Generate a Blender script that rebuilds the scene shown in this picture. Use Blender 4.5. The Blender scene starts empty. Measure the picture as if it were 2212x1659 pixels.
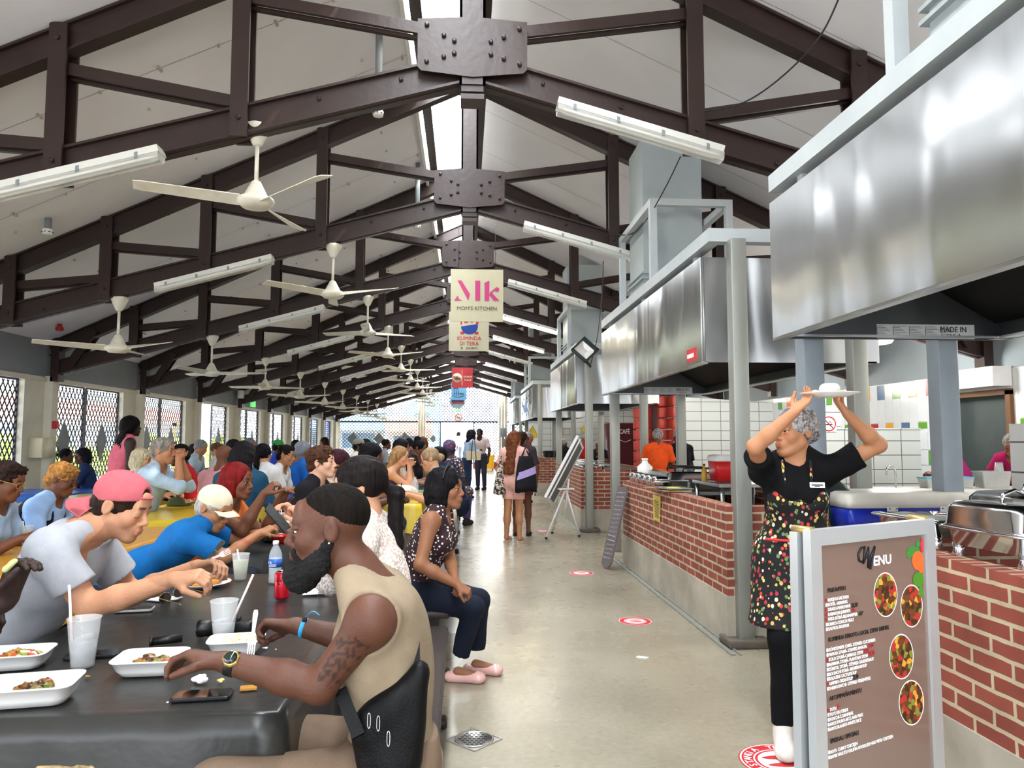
import bpy, bmesh, math, random
import numpy as np
from math import sin, cos, pi, radians, sqrt, atan2
from mathutils import Vector as V, Matrix

S = bpy.context.scene
COL = S.collection
random.seed(7)

# ---------------------------------------------------------------- camera
EYE = V((0.0, 0.0, 1.45)); FPX = 1600.0
YAW = math.atan(103/1600); PITCH = math.atan(120.5/1600)
cam = bpy.data.cameras.new('camera'); cam.sensor_width = 36.0; cam.lens = 36.0*FPX/2212
cam.clip_start = 0.02; cam.clip_end = 400
camo = bpy.data.objects.new('camera', cam); COL.objects.link(camo)
camo.location = EYE
_f = V((sin(YAW)*cos(PITCH), cos(YAW)*cos(PITCH), sin(PITCH)))
camo.rotation_euler = _f.to_track_quat('-Z', 'Y').to_euler()
S.camera = camo
_r = V((cos(YAW), -sin(YAW), 0)); _u = _r.cross(_f)

def ray(px, py):
    return _f + _r*((px-1106)/FPX) + _u*((829.5-py)/FPX)
def at(px, py, Y):
    d = ray(px, py); return EYE + d*(Y/d.y)
def gz(px, py, z=0.0):
    d = ray(px, py); return EYE + d*((z-EYE.z)/d.z)
def pxy(p):
    q = V(p)-EYE; w = q.dot(_f); return (1106+FPX*q.dot(_r)/w, 829.5-FPX*q.dot(_u)/w)

# ---------------------------------------------------------------- world, sun, exposure
W = bpy.data.worlds.new('World'); S.world = W; W.use_nodes = True
_nt = W.node_tree; _nt.nodes.clear()
_o = _nt.nodes.new('ShaderNodeOutputWorld'); _b = _nt.nodes.new('ShaderNodeBackground')
_g = _nt.nodes.new('ShaderNodeTexGradient'); _tc = _nt.nodes.new('ShaderNodeTexCoord')
_mp = _nt.nodes.new('ShaderNodeMapping'); _mp.inputs['Rotation'].default_value = (0, radians(90), 0)
_cr = _nt.nodes.new('ShaderNodeValToRGB')
_cr.color_ramp.elements[0].position = 0.0; _cr.color_ramp.elements[0].color = (0.76, 0.80, 0.86, 1)
_cr.color_ramp.elements[1].position = 1.0; _cr.color_ramp.elements[1].color = (0.62, 0.78, 1.0, 1)
_nt.links.new(_tc.outputs['Generated'], _mp.inputs['Vector']); _nt.links.new(_mp.outputs[0], _g.inputs[0])
_nt.links.new(_g.outputs['Fac'], _cr.inputs[0]); _nt.links.new(_cr.outputs[0], _b.inputs['Color'])
_b.inputs['Strength'].default_value = 4.2
_nt.links.new(_b.outputs[0], _o.inputs['Surface'])
sun = bpy.data.lights.new('sun', 'SUN'); sun.energy = 11.0; sun.angle = radians(1.0); sun.color = (1, 0.97, 0.93)
suno = bpy.data.objects.new('sun', sun); COL.objects.link(suno)
suno.rotation_euler = V((-0.55, 0.45, -1.0)).to_track_quat('-Z', 'Y').to_euler()
# area lamp added in the long ridge skylight to boost its daylight
sky_ = bpy.data.lights.new('skylight_boost_lamp', 'AREA'); sky_.shape = 'RECTANGLE'; sky_.size = .6; sky_.size_y = 46.0; sky_.energy = 1700; sky_.color = (.94, .97, 1); sky_.spread = radians(170)
skyo = bpy.data.objects.new('skylight_boost_lamp', sky_); COL.objects.link(skyo); skyo.location = (-.26, 14.5, 6.46)
S.view_settings.view_transform = 'Standard'; S.view_settings.look = 'None'
S.view_settings.exposure = 0.93; S.view_settings.gamma = 1.0; S.view_settings.use_curve_mapping = False

# ---------------------------------------------------------------- tagging
def tag(o, label=None, cat=None, group=None, kind=None):
    if label: o['label'] = label
    if cat: o['category'] = cat
    if group: o['group'] = group
    if kind: o['kind'] = kind
    return o
def thing(name, label, cat, loc=(0, 0, 0), group=None, rz=0):
    o = bpy.data.objects.new(name, None); COL.objects.link(o)
    o.location = loc; o.rotation_euler = (0, 0, rz); o.empty_display_size = .1
    return tag(o, label, cat, group)
def kids(o): return [c for c in bpy.data.objects if c.parent == o]
def dup(o, loc=None, rz=None, label=None, group=None, parent=None):
    c = o.copy(); COL.objects.link(c)
    if parent is not None: c.parent = parent
    if loc is not None: c.location = loc
    if rz is not None: c.rotation_euler = (0, 0, rz)
    if label: c['label'] = label
    if group: c['group'] = group
    for k in o.children: dup(k, parent=c)
    return c

# ---------------------------------------------------------------- materials
def lin(c):
    if isinstance(c, str):
        c = c.lstrip('#'); c = [int(c[i:i+2], 16)/255 for i in (0, 2, 4)]
        c = [x/12.92 if x <= .04045 else ((x+.055)/1.055)**2.4 for x in c]
    return (c[0], c[1], c[2], 1)
_M = {}
def nodes_of(name):
    m = bpy.data.materials.new(name); m.use_nodes = True
    return m, m.node_tree, m.node_tree.nodes['Principled BSDF']
def N(nt, t, **kw):
    n = nt.nodes.new(t)
    for k, v in kw.items():
        if k in n.inputs: n.inputs[k].default_value = v
        else: setattr(n, k, v)
    return n
def mat(name, c, rough=.6, metal=0., var=.12, scale=6., bump=.1, bscale=40., trans=0., alpha=1., coat=0.,
        emit=None, es=0., spec=.5, sss=0., attr=False, stretch=(1, 1, 1), sheen=0., ior=1.45):
    if name in _M: return _M[name]
    m, nt, p = nodes_of(name); L = nt.links.new
    tc = N(nt, 'ShaderNodeTexCoord'); mp = N(nt, 'ShaderNodeMapping'); mp.inputs['Scale'].default_value = stretch
    L(tc.outputs['Object'], mp.inputs[0])
    no = N(nt, 'ShaderNodeTexNoise'); no.inputs['Scale'].default_value = scale; no.inputs['Detail'].default_value = 5
    L(mp.outputs[0], no.inputs['Vector'])
    mx = N(nt, 'ShaderNodeMix'); mx.data_type = 'RGBA'; mx.blend_type = 'MULTIPLY'
    mx.inputs[0].default_value = 1.0
    rp = N(nt, 'ShaderNodeMapRange'); rp.inputs[1].default_value = .3; rp.inputs[2].default_value = .7
    rp.inputs[3].default_value = 1-var; rp.inputs[4].default_value = 1+var*.6
    L(no.outputs['Fac'], rp.inputs[0]); L(rp.outputs[0], mx.inputs[7])
    if attr:
        at_ = N(nt, 'ShaderNodeAttribute'); at_.attribute_name = 'Col'; L(at_.outputs['Color'], mx.inputs[6])
    else: mx.inputs[6].default_value = lin(c)
    L(mx.outputs[2], p.inputs['Base Color'])
    if bump:
        n2 = N(nt, 'ShaderNodeTexNoise'); n2.inputs['Scale'].default_value = bscale; n2.inputs['Detail'].default_value = 4
        L(mp.outputs[0], n2.inputs['Vector'])
        b = N(nt, 'ShaderNodeBump'); b.inputs['Strength'].default_value = bump; b.inputs['Distance'].default_value = .02
        L(n2.outputs['Fac'], b.inputs['Height']); L(b.outputs[0], p.inputs['Normal'])
    p.inputs['Roughness'].default_value = rough; p.inputs['Metallic'].default_value = metal
    p.inputs['Transmission Weight'].default_value = trans; p.inputs['Alpha'].default_value = alpha
    p.inputs['Coat Weight'].default_value = coat; p.inputs['Specular IOR Level'].default_value = spec
    p.inputs['IOR'].default_value = ior
    if sheen: p.inputs['Sheen Weight'].default_value = sheen
    if sss:
        p.inputs['Subsurface Weight'].default_value = sss; p.inputs['Subsurface Radius'].default_value = (1, .35, .2)
        p.inputs['Subsurface Scale'].default_value = .01
    if emit: p.inputs['Emission Color'].default_value = lin(emit); p.inputs['Emission Strength'].default_value = es
    _M[name] = m
    return m

# ---------------------------------------------------------------- mesh builder
class MB:
    def __init__(s): s.v = []; s.f = []; s.mi = []; s.sm = []
    def add(s, vs, fs, mi=0, smooth=False):
        b = len(s.v); s.v += [tuple(x) for x in vs]
        s.f += [tuple(b+i for i in q) for q in fs]; s.mi += [mi]*len(fs); s.sm += [smooth]*len(fs); return s
    def box(s, a, b, mi=0):
        x0, y0, z0 = [min(a[i], b[i]) for i in range(3)]; x1, y1, z1 = [max(a[i], b[i]) for i in range(3)]
        return s.add([(x0,y0,z0),(x1,y0,z0),(x1,y1,z0),(x0,y1,z0),(x0,y0,z1),(x1,y0,z1),(x1,y1,z1),(x0,y1,z1)],
                     [(0,3,2,1),(4,5,6,7),(0,1,5,4),(1,2,6,5),(2,3,7,6),(3,0,4,7)], mi)
    def rbox(s, a, b, r=.02, mi=0, seg=3, axis=2):
        """box whose vertical edges are rounded with a small top chamfer"""
        x0, y0, z0 = [min(a[i], b[i]) for i in range(3)]; x1, y1, z1 = [max(a[i], b[i]) for i in range(3)]
        r = min(r, (x1-x0)/2.01, (y1-y0)/2.01, (z1-z0)/2.01)
        def ring(ins, z):
            o = []; rr = max(r-ins, .0005)
            for cx, cy, a0 in ((x1-r, y1-r, 0), (x0+r, y1-r, 90), (x0+r, y0+r, 180), (x1-r, y0+r, 270)):
                for k in range(seg+1):
                    t = radians(a0+90*k/seg); o.append((cx+rr*cos(t), cy+rr*sin(t), z))
            return o
        rings = []
        for k in range(seg+1):
            t = pi/2*k/seg; rings.append(ring(r*(1-sin(t)), z0+r*(1-cos(t))))
        for k in range(seg+1):
            t = pi/2*(1-k/seg); rings.append(ring(r*(1-sin(t)), z1-r*(1-cos(t))))
        return s.loft(rings, mi, True, True)
    def loft(s, rings, mi=0, cap=True, smooth=False, closed=True):
        n = len(rings[0]); vs = [p for r in rings for p in r]; fs = []
        m = n if closed else n-1
        for i in range(len(rings)-1):
            for j in range(m):
                k = (j+1) % n; fs.append((i*n+j, i*n+k, (i+1)*n+k, (i+1)*n+j))
        if cap and closed:
            fs.append(tuple(range(n-1, -1, -1))); fs.append(tuple((len(rings)-1)*n+j for j in range(n)))
        return s.add(vs, fs, mi, smooth)
    def obox(s, c, ax, ay, az, mi=0):
        """oriented box: centre and three half-vectors"""
        c = V(c); ax, ay, az = V(ax), V(ay), V(az)
        vs = [c+ax*i+ay*j+az*k for k in (-1, 1) for i, j in ((-1,-1),(1,-1),(1,1),(-1,1))]
        return s.add(vs, [(0,3,2,1),(4,5,6,7),(0,1,5,4),(1,2,6,5),(2,3,7,6),(3,0,4,7)], mi)
    def beam(s, a, b, w, h, up=(0, 0, 1), mi=0):
        a, b = V(a), V(b); d = (b-a); l = d.length/2; d.normalize()
        side = d.cross(V(up)); side = side.normalized() if side.length > 1e-6 else V((1, 0, 0)); u = side.cross(d)
        return s.obox((a+b)/2, d*l, side*w/2, u*h/2, mi)
    def tube(s, pts, r, n=8, mi=0, cap=True, smooth=True):
        pts = [V(p) for p in pts]; rs = r if isinstance(r, (list, tuple)) else [r]*len(pts); rings = []
        pu = None
        for i, p in enumerate(pts):
            d = (pts[min(i+1, len(pts)-1)]-pts[max(i-1, 0)]).normalized()
            if pu is None: pu = d.orthogonal().normalized()
            u = (pu-d*pu.dot(d)); u = u.normalized() if u.length > 1e-6 else d.orthogonal().normalized(); pu = u; w = d.cross(u)
            rings.append([p+(u*cos(2*pi*k/n)+w*sin(2*pi*k/n))*rs[i] for k in range(n)])
        return s.loft(rings, mi, cap, smooth)
    def lathe(s, c, prof, n=20, mi=0, axis=(0, 0, 1), smooth=True, sx=1, sy=1, xd=None):
        """prof: list of (radius, height) along axis from c"""
        c = V(c); a = V(axis).normalized()
        u = V(xd).normalized() if xd is not None else (V((1, 0, 0)) if abs(a.z) > .9 else a.orthogonal().normalized())
        w = a.cross(u)
        rings = [[c+a*h+(u*cos(2*pi*k/n)*sx+w*sin(2*pi*k/n)*sy)*max(r, 1e-5) for k in range(n)] for r, h in prof]
        return s.loft(rings, mi, True, smooth)
    def prism(s, pts, d, mi=0):
        """planar polygon pts extruded by vector d"""
        pts = [V(p) for p in pts]; d = V(d); n = len(pts)
        vs = pts+[p+d for p in pts]
        fs = [tuple(range(n-1, -1, -1)), tuple(range(n, 2*n))]+[(i, (i+1) % n, n+(i+1) % n, n+i) for i in range(n)]
        return s.add(vs, fs, mi)
    def sph(s, c, r, n=12, mi=0, R=None):
        c = V(c); r = r if isinstance(r, (list, tuple)) else (r, r, r); rings = []
        for i in range(1, n//2+1):
            t = pi*i/(n//2+1)
            rings.append([V((r[0]*sin(t)*cos(2*pi*k/n), r[1]*sin(t)*sin(2*pi*k/n), -r[2]*cos(t))) for k in range(n)])
        if R is not None: rings = [[R @ p for p in q] for q in rings]
        return s.loft([[c+p for p in q] for q in rings], mi, True, True)
    def build(s, name, m, parent=None, label=None, fix=True):
        me = bpy.data.meshes.new(name)
        off = V(parent.location) if parent is not None and fix else V((0, 0, 0))
        if parent is not None and fix and parent.parent is not None: off = off + V(parent.parent.location)
        va = np.array([tuple(x) for x in s.v], dtype=np.float64).reshape(-1, 3)
        ms = m if isinstance(m, (list, tuple)) else [m]
        me.from_pydata((va-np.array(off)).tolist(), [], s.f)
        for q in ms: me.materials.append(q)
        me.polygons.foreach_set('material_index', s.mi); me.polygons.foreach_set('use_smooth', s.sm)
        me.update()
        # metre-scaled UVs by dominant axis
        uv = me.uv_layers.new(name='UVMap'); nl = len(me.loops)
        li = np.zeros(nl, dtype=np.int64); me.loops.foreach_get('vertex_index', li)
        pn = np.zeros(len(me.polygons)*3); me.polygons.foreach_get('normal', pn); pn = np.abs(pn.reshape(-1, 3))
        lt = np.zeros(len(me.polygons), dtype=np.int64); me.polygons.foreach_get('loop_total', lt)
        ax = np.repeat(pn.argmax(1), lt); co = va[li]
        u = np.where(ax == 0, co[:, 1], co[:, 0]); w = np.where(ax == 2, co[:, 1], co[:, 2])
        uv.data.foreach_set('uv', np.stack([u, w], 1).astype(np.float32).ravel())
        o = bpy.data.objects.new(name, me); COL.objects.link(o)
        if parent is not None: o.parent = parent
        if label: o['label'] = label
        return o
def fixn(o):
    bm = bmesh.new(); bm.from_mesh(o.data); bmesh.ops.recalc_face_normals(bm, faces=bm.faces[:]); bm.to_mesh(o.data); bm.free(); return o
def struct(o): o['kind'] = 'structure'; return o
def bevel(o, w=.004, seg=2):
    b = o.modifiers.new('b', 'BEVEL'); b.width = w; b.segments = seg; b.limit_method = 'ANGLE'; return o

_fonts = {}
def text(body, size, parent, m, origin, right, up, name='lettering', align='LEFT', thick=.0008, space=1.0, wx=1.0, shear=0., line=1.0, off=0.):
    """lettering as a mesh lying in the plane (right, up) at origin (world)"""
    c = bpy.data.curves.new('t', 'FONT'); c.body = body; c.size = size; c.align_x = align; c.extrude = thick
    c.space_character = space; c.shear = shear; c.space_line = line; c.resolution_u = 2
    t = bpy.data.objects.new('t', c); COL.objects.link(t)
    bpy.context.view_layer.update()
    me = bpy.data.meshes.new_from_object(t.evaluated_get(bpy.context.evaluated_depsgraph_get()))
    bpy.data.objects.remove(t); bpy.data.curves.remove(c)
    r = V(right).normalized(); u = V(up).normalized(); n = r.cross(u)
    off_ = V(parent.location) if parent is not None else V((0, 0, 0))
    if parent is not None and parent.parent is not None: off_ = off_+V(parent.parent.location)
    o0 = V(origin)-off_
    for v in me.vertices:
        p = v.co; v.co = o0+r*(p.x*wx)+u*p.y+n*p.z
    if off:      # bolder strokes: the letters repeated a hair apart
        vs, fs = [tuple(v.co) for v in me.vertices], [tuple(q.vertices) for q in me.polygons]; V2, F2 = [], []
        for k, (dx, dy) in enumerate(((0, 0), (off, 0), (-off, 0), (0, off), (0, -off))):
            V2 += [tuple(V(p)+r*dx+u*dy+n*(.00012*k)) for p in vs]; F2 += [tuple(i+k*len(vs) for i in q) for q in fs]
        bpy.data.meshes.remove(me); me = bpy.data.meshes.new('t'); me.from_pydata(V2, [], F2); me.update()
    me.materials.clear(); me.materials.append(m)
    o = bpy.data.objects.new(name, me); COL.objects.link(o); o.parent = parent
    return o
# ================================================================ materials of the hall
def brick_mat(name, c1, c2, mortar, bw=.215, bh=.078, ms=.011, wear=.25):
    m, nt, p = nodes_of(name); L = nt.links.new
    uv = N(nt, 'ShaderNodeUVMap'); nz = N(nt, 'ShaderNodeTexNoise'); nz.inputs['Scale'].default_value = 14
    sc = N(nt, 'ShaderNodeVectorMath', operation='SCALE'); sc.inputs['Scale'].default_value = .008
    sb = N(nt, 'ShaderNodeVectorMath', operation='SUBTRACT'); sb.inputs[1].default_value = (.5, .5, .5)
    ad = N(nt, 'ShaderNodeVectorMath', operation='ADD')
    L(uv.outputs[0], nz.inputs['Vector']); L(nz.outputs['Color'], sb.inputs[0]); L(sb.outputs[0], sc.inputs[0])
    L(sc.outputs[0], ad.inputs[0]); L(uv.outputs[0], ad.inputs[1])
    b = N(nt, 'ShaderNodeTexBrick'); b.inputs['Scale'].default_value = 1; b.offset = .5
    b.inputs['Color1'].default_value = lin(c1); b.inputs['Color2'].default_value = lin(c2); b.inputs['Mortar'].default_value = lin(mortar)
    b.inputs['Mortar Size'].default_value = ms; b.inputs['Brick Width'].default_value = bw; b.inputs['Row Height'].default_value = bh
    b.inputs['Mortar Smooth'].default_value = .2; b.inputs['Bias'].default_value = -.2
    L(ad.outputs[0], b.inputs['Vector'])
    n2 = N(nt, 'ShaderNodeTexNoise'); n2.inputs['Scale'].default_value = 5; n2.inputs['Detail'].default_value = 8
    L(uv.outputs[0], n2.inputs['Vector'])
    rp = N(nt, 'ShaderNodeMapRange'); rp.inputs[1].default_value = .3; rp.inputs[2].default_value = .7
    rp.inputs[3].default_value = 1-wear; rp.inputs[4].default_value = 1.12
    mx = N(nt, 'ShaderNodeMix', data_type='RGBA', blend_type='MULTIPLY'); mx.inputs[0].default_value = 1
    L(n2.outputs['Fac'], rp.inputs[0]); L(b.outputs['Color'], mx.inputs[6]); L(rp.outputs[0], mx.inputs[7])
    L(mx.outputs[2], p.inputs['Base Color'])
    bp = N(nt, 'ShaderNodeBump'); bp.inputs['Strength'].default_value = .5; bp.inputs['Distance'].default_value = .006; bp.invert = True
    L(b.outputs['Fac'], bp.inputs['Height']); L(bp.outputs[0], p.inputs['Normal']); p.inputs['Roughness'].default_value = .7
    return m
def tile_mat(name, c, bw, bh, grout='#6d7472', ms=.005, off=0., rough=.25):
    m, nt, p = nodes_of(name); L = nt.links.new
    uv = N(nt, 'ShaderNodeUVMap'); b = N(nt, 'ShaderNodeTexBrick'); b.offset = off
    b.inputs['Scale'].default_value = 1
    b.inputs['Color1'].default_value = lin(c); b.inputs['Color2'].default_value = lin(c); b.inputs['Mortar'].default_value = lin(grout)
    b.inputs['Mortar Size'].default_value = ms; b.inputs['Brick Width'].default_value = bw; b.inputs['Row Height'].default_value = bh
    L(uv.outputs[0], b.inputs['Vector']); L(b.outputs['Color'], p.inputs['Base Color']); p.inputs['Roughness'].default_value = rough
    bp = N(nt, 'ShaderNodeBump'); bp.inputs['Strength'].default_value = .3; bp.inputs['Distance'].default_value = .003; bp.invert = True
    L(b.outputs['Fac'], bp.inputs['Height']); L(bp.outputs[0], p.inputs['Normal'])
    return m
def floor_mat():
    m, nt, p = nodes_of('floor_concrete'); L = nt.links.new
    tc = N(nt, 'ShaderNodeTexCoord')
    n1 = N(nt, 'ShaderNodeTexNoise'); n1.inputs['Scale'].default_value = .9; n1.inputs['Detail'].default_value = 8
    n2 = N(nt, 'ShaderNodeTexNoise'); n2.inputs['Scale'].default_value = 30; n2.inputs['Detail'].default_value = 6
    for n in (n1, n2): L(tc.outputs['Object'], n.inputs['Vector'])
    cr = N(nt, 'ShaderNodeValToRGB'); cr.color_ramp.elements[0].position = .3; cr.color_ramp.elements[0].color = lin('#867e6c')
    cr.color_ramp.elements[1].position = .7; cr.color_ramp.elements[1].color = lin('#a29a85')
    L(n1.outputs['Fac'], cr.inputs[0])
    r2 = N(nt, 'ShaderNodeMapRange'); r2.inputs[1].default_value = .35; r2.inputs[2].default_value = .65; r2.inputs[3].default_value = .9; r2.inputs[4].default_value = 1.06
    L(n2.outputs['Fac'], r2.inputs[0])
    mx = N(nt, 'ShaderNodeMix', data_type='RGBA', blend_type='MULTIPLY'); mx.inputs[0].default_value = 1
    L(cr.outputs[0], mx.inputs[6]); L(r2.outputs[0], mx.inputs[7]); L(mx.outputs[2], p.inputs['Base Color'])
    n3 = N(nt, 'ShaderNodeTexNoise'); n3.inputs['Scale'].default_value = 3.5; n3.inputs['Detail'].default_value = 3
    L(tc.outputs['Object'], n3.inputs['Vector'])
    rr = N(nt, 'ShaderNodeMapRange'); rr.inputs[1].default_value = .3; rr.inputs[2].default_value = .7; rr.inputs[3].default_value = .24; rr.inputs[4].default_value = .33
    L(n3.outputs['Fac'], rr.inputs[0]); L(rr.outputs[0], p.inputs['Roughness'])
    bp = N(nt, 'ShaderNodeBump'); bp.inputs['Strength'].default_value = .05; bp.inputs['Distance'].default_value = .03
    L(n3.outputs['Fac'], bp.inputs['Height']); L(bp.outputs[0], p.inputs['Normal'])
    p.inputs['Specular IOR Level'].default_value = .6; p.inputs['Coat Weight'].default_value = .25; p.inputs['Coat Roughness'].default_value = .15
    return m
def steel_mat(name, c='#b9bcbc', rough=.32, wav=.25, sc=1.3, stretch=(1, 1, .25), metal=1., brush=.03):
    m, nt, p = nodes_of(name); L = nt.links.new
    tc = N(nt, 'ShaderNodeTexCoord'); mp = N(nt, 'ShaderNodeMapping'); mp.inputs['Scale'].default_value = stretch
    L(tc.outputs['Object'], mp.inputs[0]); n = N(nt, 'ShaderNodeTexNoise'); n.inputs['Scale'].default_value = sc; n.inputs['Detail'].default_value = 1.5
    n.inputs['Distortion'].default_value = .8
    L(mp.outputs[0], n.inputs['Vector']); b = N(nt, 'ShaderNodeBump'); b.inputs['Strength'].default_value = wav; b.inputs['Distance'].default_value = .25
    L(n.outputs['Fac'], b.inputs['Height'])
    n2 = N(nt, 'ShaderNodeTexNoise'); n2.inputs['Scale'].default_value = 9; n2.inputs['Detail'].default_value = 6
    L(mp.outputs[0], n2.inputs['Vector']); r = N(nt, 'ShaderNodeMapRange'); r.inputs[3].default_value = rough-.08; r.inputs[4].default_value = rough+.12
    L(n2.outputs['Fac'], r.inputs[0]); L(r.outputs[0], p.inputs['Roughness'])
    L(b.outputs[0], p.inputs['Normal']); p.inputs['Base Color'].default_value = lin(c); p.inputs['Metallic'].default_value = metal
    return m

M_floor = floor_mat()
M_brown = mat('brown_steel_paint', '#2f1f1b', .42, bump=.12, bscale=18, var=.2, scale=3)
M_ceil = mat('ceiling_panel', '#eeedf2', .62, var=.05, scale=1.2, bump=.03, bscale=3)
M_stud = mat('ceiling_stud', '#b9b29c', .5, var=.1)
M_greywall = mat('grey_plaster', '#858a8e', .7, var=.08, scale=2, bump=.05)
M_bluegrey = mat('bluegrey_plaster', '#8b979e', .6, var=.06, scale=2, bump=.05)
M_cream = mat('cream_plaster', '#d8d3c0', .6, var=.1, scale=3, bump=.05)
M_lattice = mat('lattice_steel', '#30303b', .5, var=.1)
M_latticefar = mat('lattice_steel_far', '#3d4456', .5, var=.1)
M_diamond = mat('diamond_sheet', '#72767a', .5, var=.05)
M_post = steel_mat('galvanised_post', '#9c9e97', .5, .08, 4, (1, 1, .3), .6)
M_postgrey = mat('grey_post_paint', '#8d979e', .4, var=.08, bump=.08, bscale=60)
M_framepaint = mat('frame_paint', '#b9c0c2', .38, var=.05, bump=.04)
M_duct = mat('duct_paint', '#a9b2b4', .45, var=.07, scale=2, bump=.04)
M_hood = steel_mat('hood_steel', '#c0c2c4', .33, .8, 1.15, (1, 1, .22))
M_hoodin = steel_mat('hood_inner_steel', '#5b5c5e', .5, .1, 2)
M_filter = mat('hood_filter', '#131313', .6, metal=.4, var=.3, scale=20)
M_brick = brick_mat('red_brick', '#93493a', '#803c30', '#bfae90', ms=.009, bh=.066)
M_plinth = mat('plinth_concrete', '#b0a898', .75, var=.28, scale=2.5, bump=.3, bscale=12)
M_tile = tile_mat('white_wall_tile', '#d5dad9', .42, .205, '#59605f', .006)
M_tilegrey = tile_mat('grey_wall_tile', '#c6cccb', .42, .205, '#59605f', .006)
M_white = mat('white_paint', '#e9e9e6', .45, var=.04)
M_fan = mat('fan_enamel', '#d9d4c4', .35, var=.12, scale=10)
M_black = mat('black_plastic', '#0d0d0e', .4, var=.1)
M_wire = mat('wire', '#221c2a', .5)
M_redpaint = mat('red_wall_paint', '#c43f33', .5, var=.1)
M_lampw = mat('fixture_plastic', '#dcdcd6', .4, var=.05)
M_tubeoff = mat('tube_unlit', '#f1f1ec', .3, var=.02)
M_tubeon = mat('tube_lit', '#ffffff', .3, emit='#fff9ec', es=34)
M_tubewarm = mat('tube_lit_warm', '#ffffff', .3, emit='#ffedb8', es=22)
M_clear = mat('fixture_diffuser', '#f4f4ee', .15, trans=.0, alpha=.35, var=.02, bump=.0)

RX = .05                                        # ridge X
TY = [5.6+3.2*i for i in range(11)]             # truss planes
def ztop(x): return 5.97-.46*abs(x-RX)          # top of the top chord = underside of the roof
def zbot(x): return 4.22-.275*abs(x-RX)         # bottom of the bottom chord
XL, XR, YF, YB = -6.5, 6.6, 38.2, -9.0

# ---------------------------------------------------------------- floor, ceiling, skylight
m = MB(); m.box((-13, YB-6, -.12), (10, YF+14, 0)); fl = struct(m.build('floor', M_floor))
m = MB()
xs = -.62
def slab(m, xa, xb, ya, yb, th=.06, dz=.02):
    m.add([(xa, ya, ztop(xa)+dz), (xb, ya, ztop(xb)+dz), (xb, yb, ztop(xb)+dz), (xa, yb, ztop(xa)+dz),
           (xa, ya, ztop(xa)+dz+th), (xb, ya, ztop(xb)+dz+th), (xb, yb, ztop(xb)+dz+th), (xa, yb, ztop(xa)+dz+th)],
          [(0, 1, 2, 3), (7, 6, 5, 4), (0, 4, 5, 1), (1, 5, 6, 2), (2, 6, 7, 3), (3, 7, 4, 0)])
slab(m, -7.3, xs, YB, YF+.3); ce = fixn(struct(m.build('ceiling', M_ceil)))
m = MB(); slab(m, .12, 7.6, YB, YF+.3); fixn(struct(m.build('ceiling', M_ceil)))
# joints and studs of the left slope panels: one mesh, part of the ceiling surface
m = MB(); js = MB()
for j in range(-1, 27):
    y = 1.4*j+.9
    for k in range(12):
        x = -6.2+.5*k
        for dy in ((-.03, .03) if k % 2 else (0,)):
            z = ztop(x)+.012
            m.obox((x, y+dy, z), (.011, 0, 0), (0, .011, 0), (0, 0, .012))
    js.add([(-7.2, y, ztop(-7.2)+.017), (xs, y, ztop(xs)+.017), (xs, y+.006, ztop(xs)+.017), (-7.2, y+.006, ztop(-7.2)+.017)], [(0, 1, 2, 3)])
    js.add([(.15, y+.4, ztop(.15)+.017), (7.2, y+.4, ztop(7.2)+.017), (7.2, y+.406, ztop(7.2)+.017), (.15, y+.406, ztop(.15)+.017)], [(0, 1, 2, 3)])
for x in (-4.9, -3.0, -1.1):
    for j in range(60):
        y = .2+.62*j; m.obox((x, y, ztop(x)+.012), (.011, 0, 0), (0, .011, 0), (0, 0, .012))
st = struct(m.build('ceiling_studs', M_stud)); st.name = 'trim_1'
jo = struct(js.build('trim_2', mat('panel_joint', '#8d8a84', .7)))
# skylight curb along the ridge
m = MB()
m.box((xs-.02, YB, ztop(xs)-.05), (xs+.02, YF, 6.55)); struct(m.build('trim_3', M_white))
m = MB(); m.box((.10, YB, ztop(.12)), (.14, YF, 6.75)); struct(m.build('trim_4', M_cream))
m = MB()
n_ = 8
pr = [[(xs-.1+(.86)*i/n_, y, 6.5+.28*sin(pi*(.15+.7*i/n_))) for i in range(n_+1)] for y in (YB, YF)]
pr2 = [[(p[0], p[1], p[2]+.012) for p in r] for r in pr]
m.loft(pr, closed=False, cap=False); M_poly = mat('skylight_polycarbonate', '#f6f8f8', .3, alpha=.15, var=.02, bump=0)
struct(m.build('window_1', M_poly))

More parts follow.
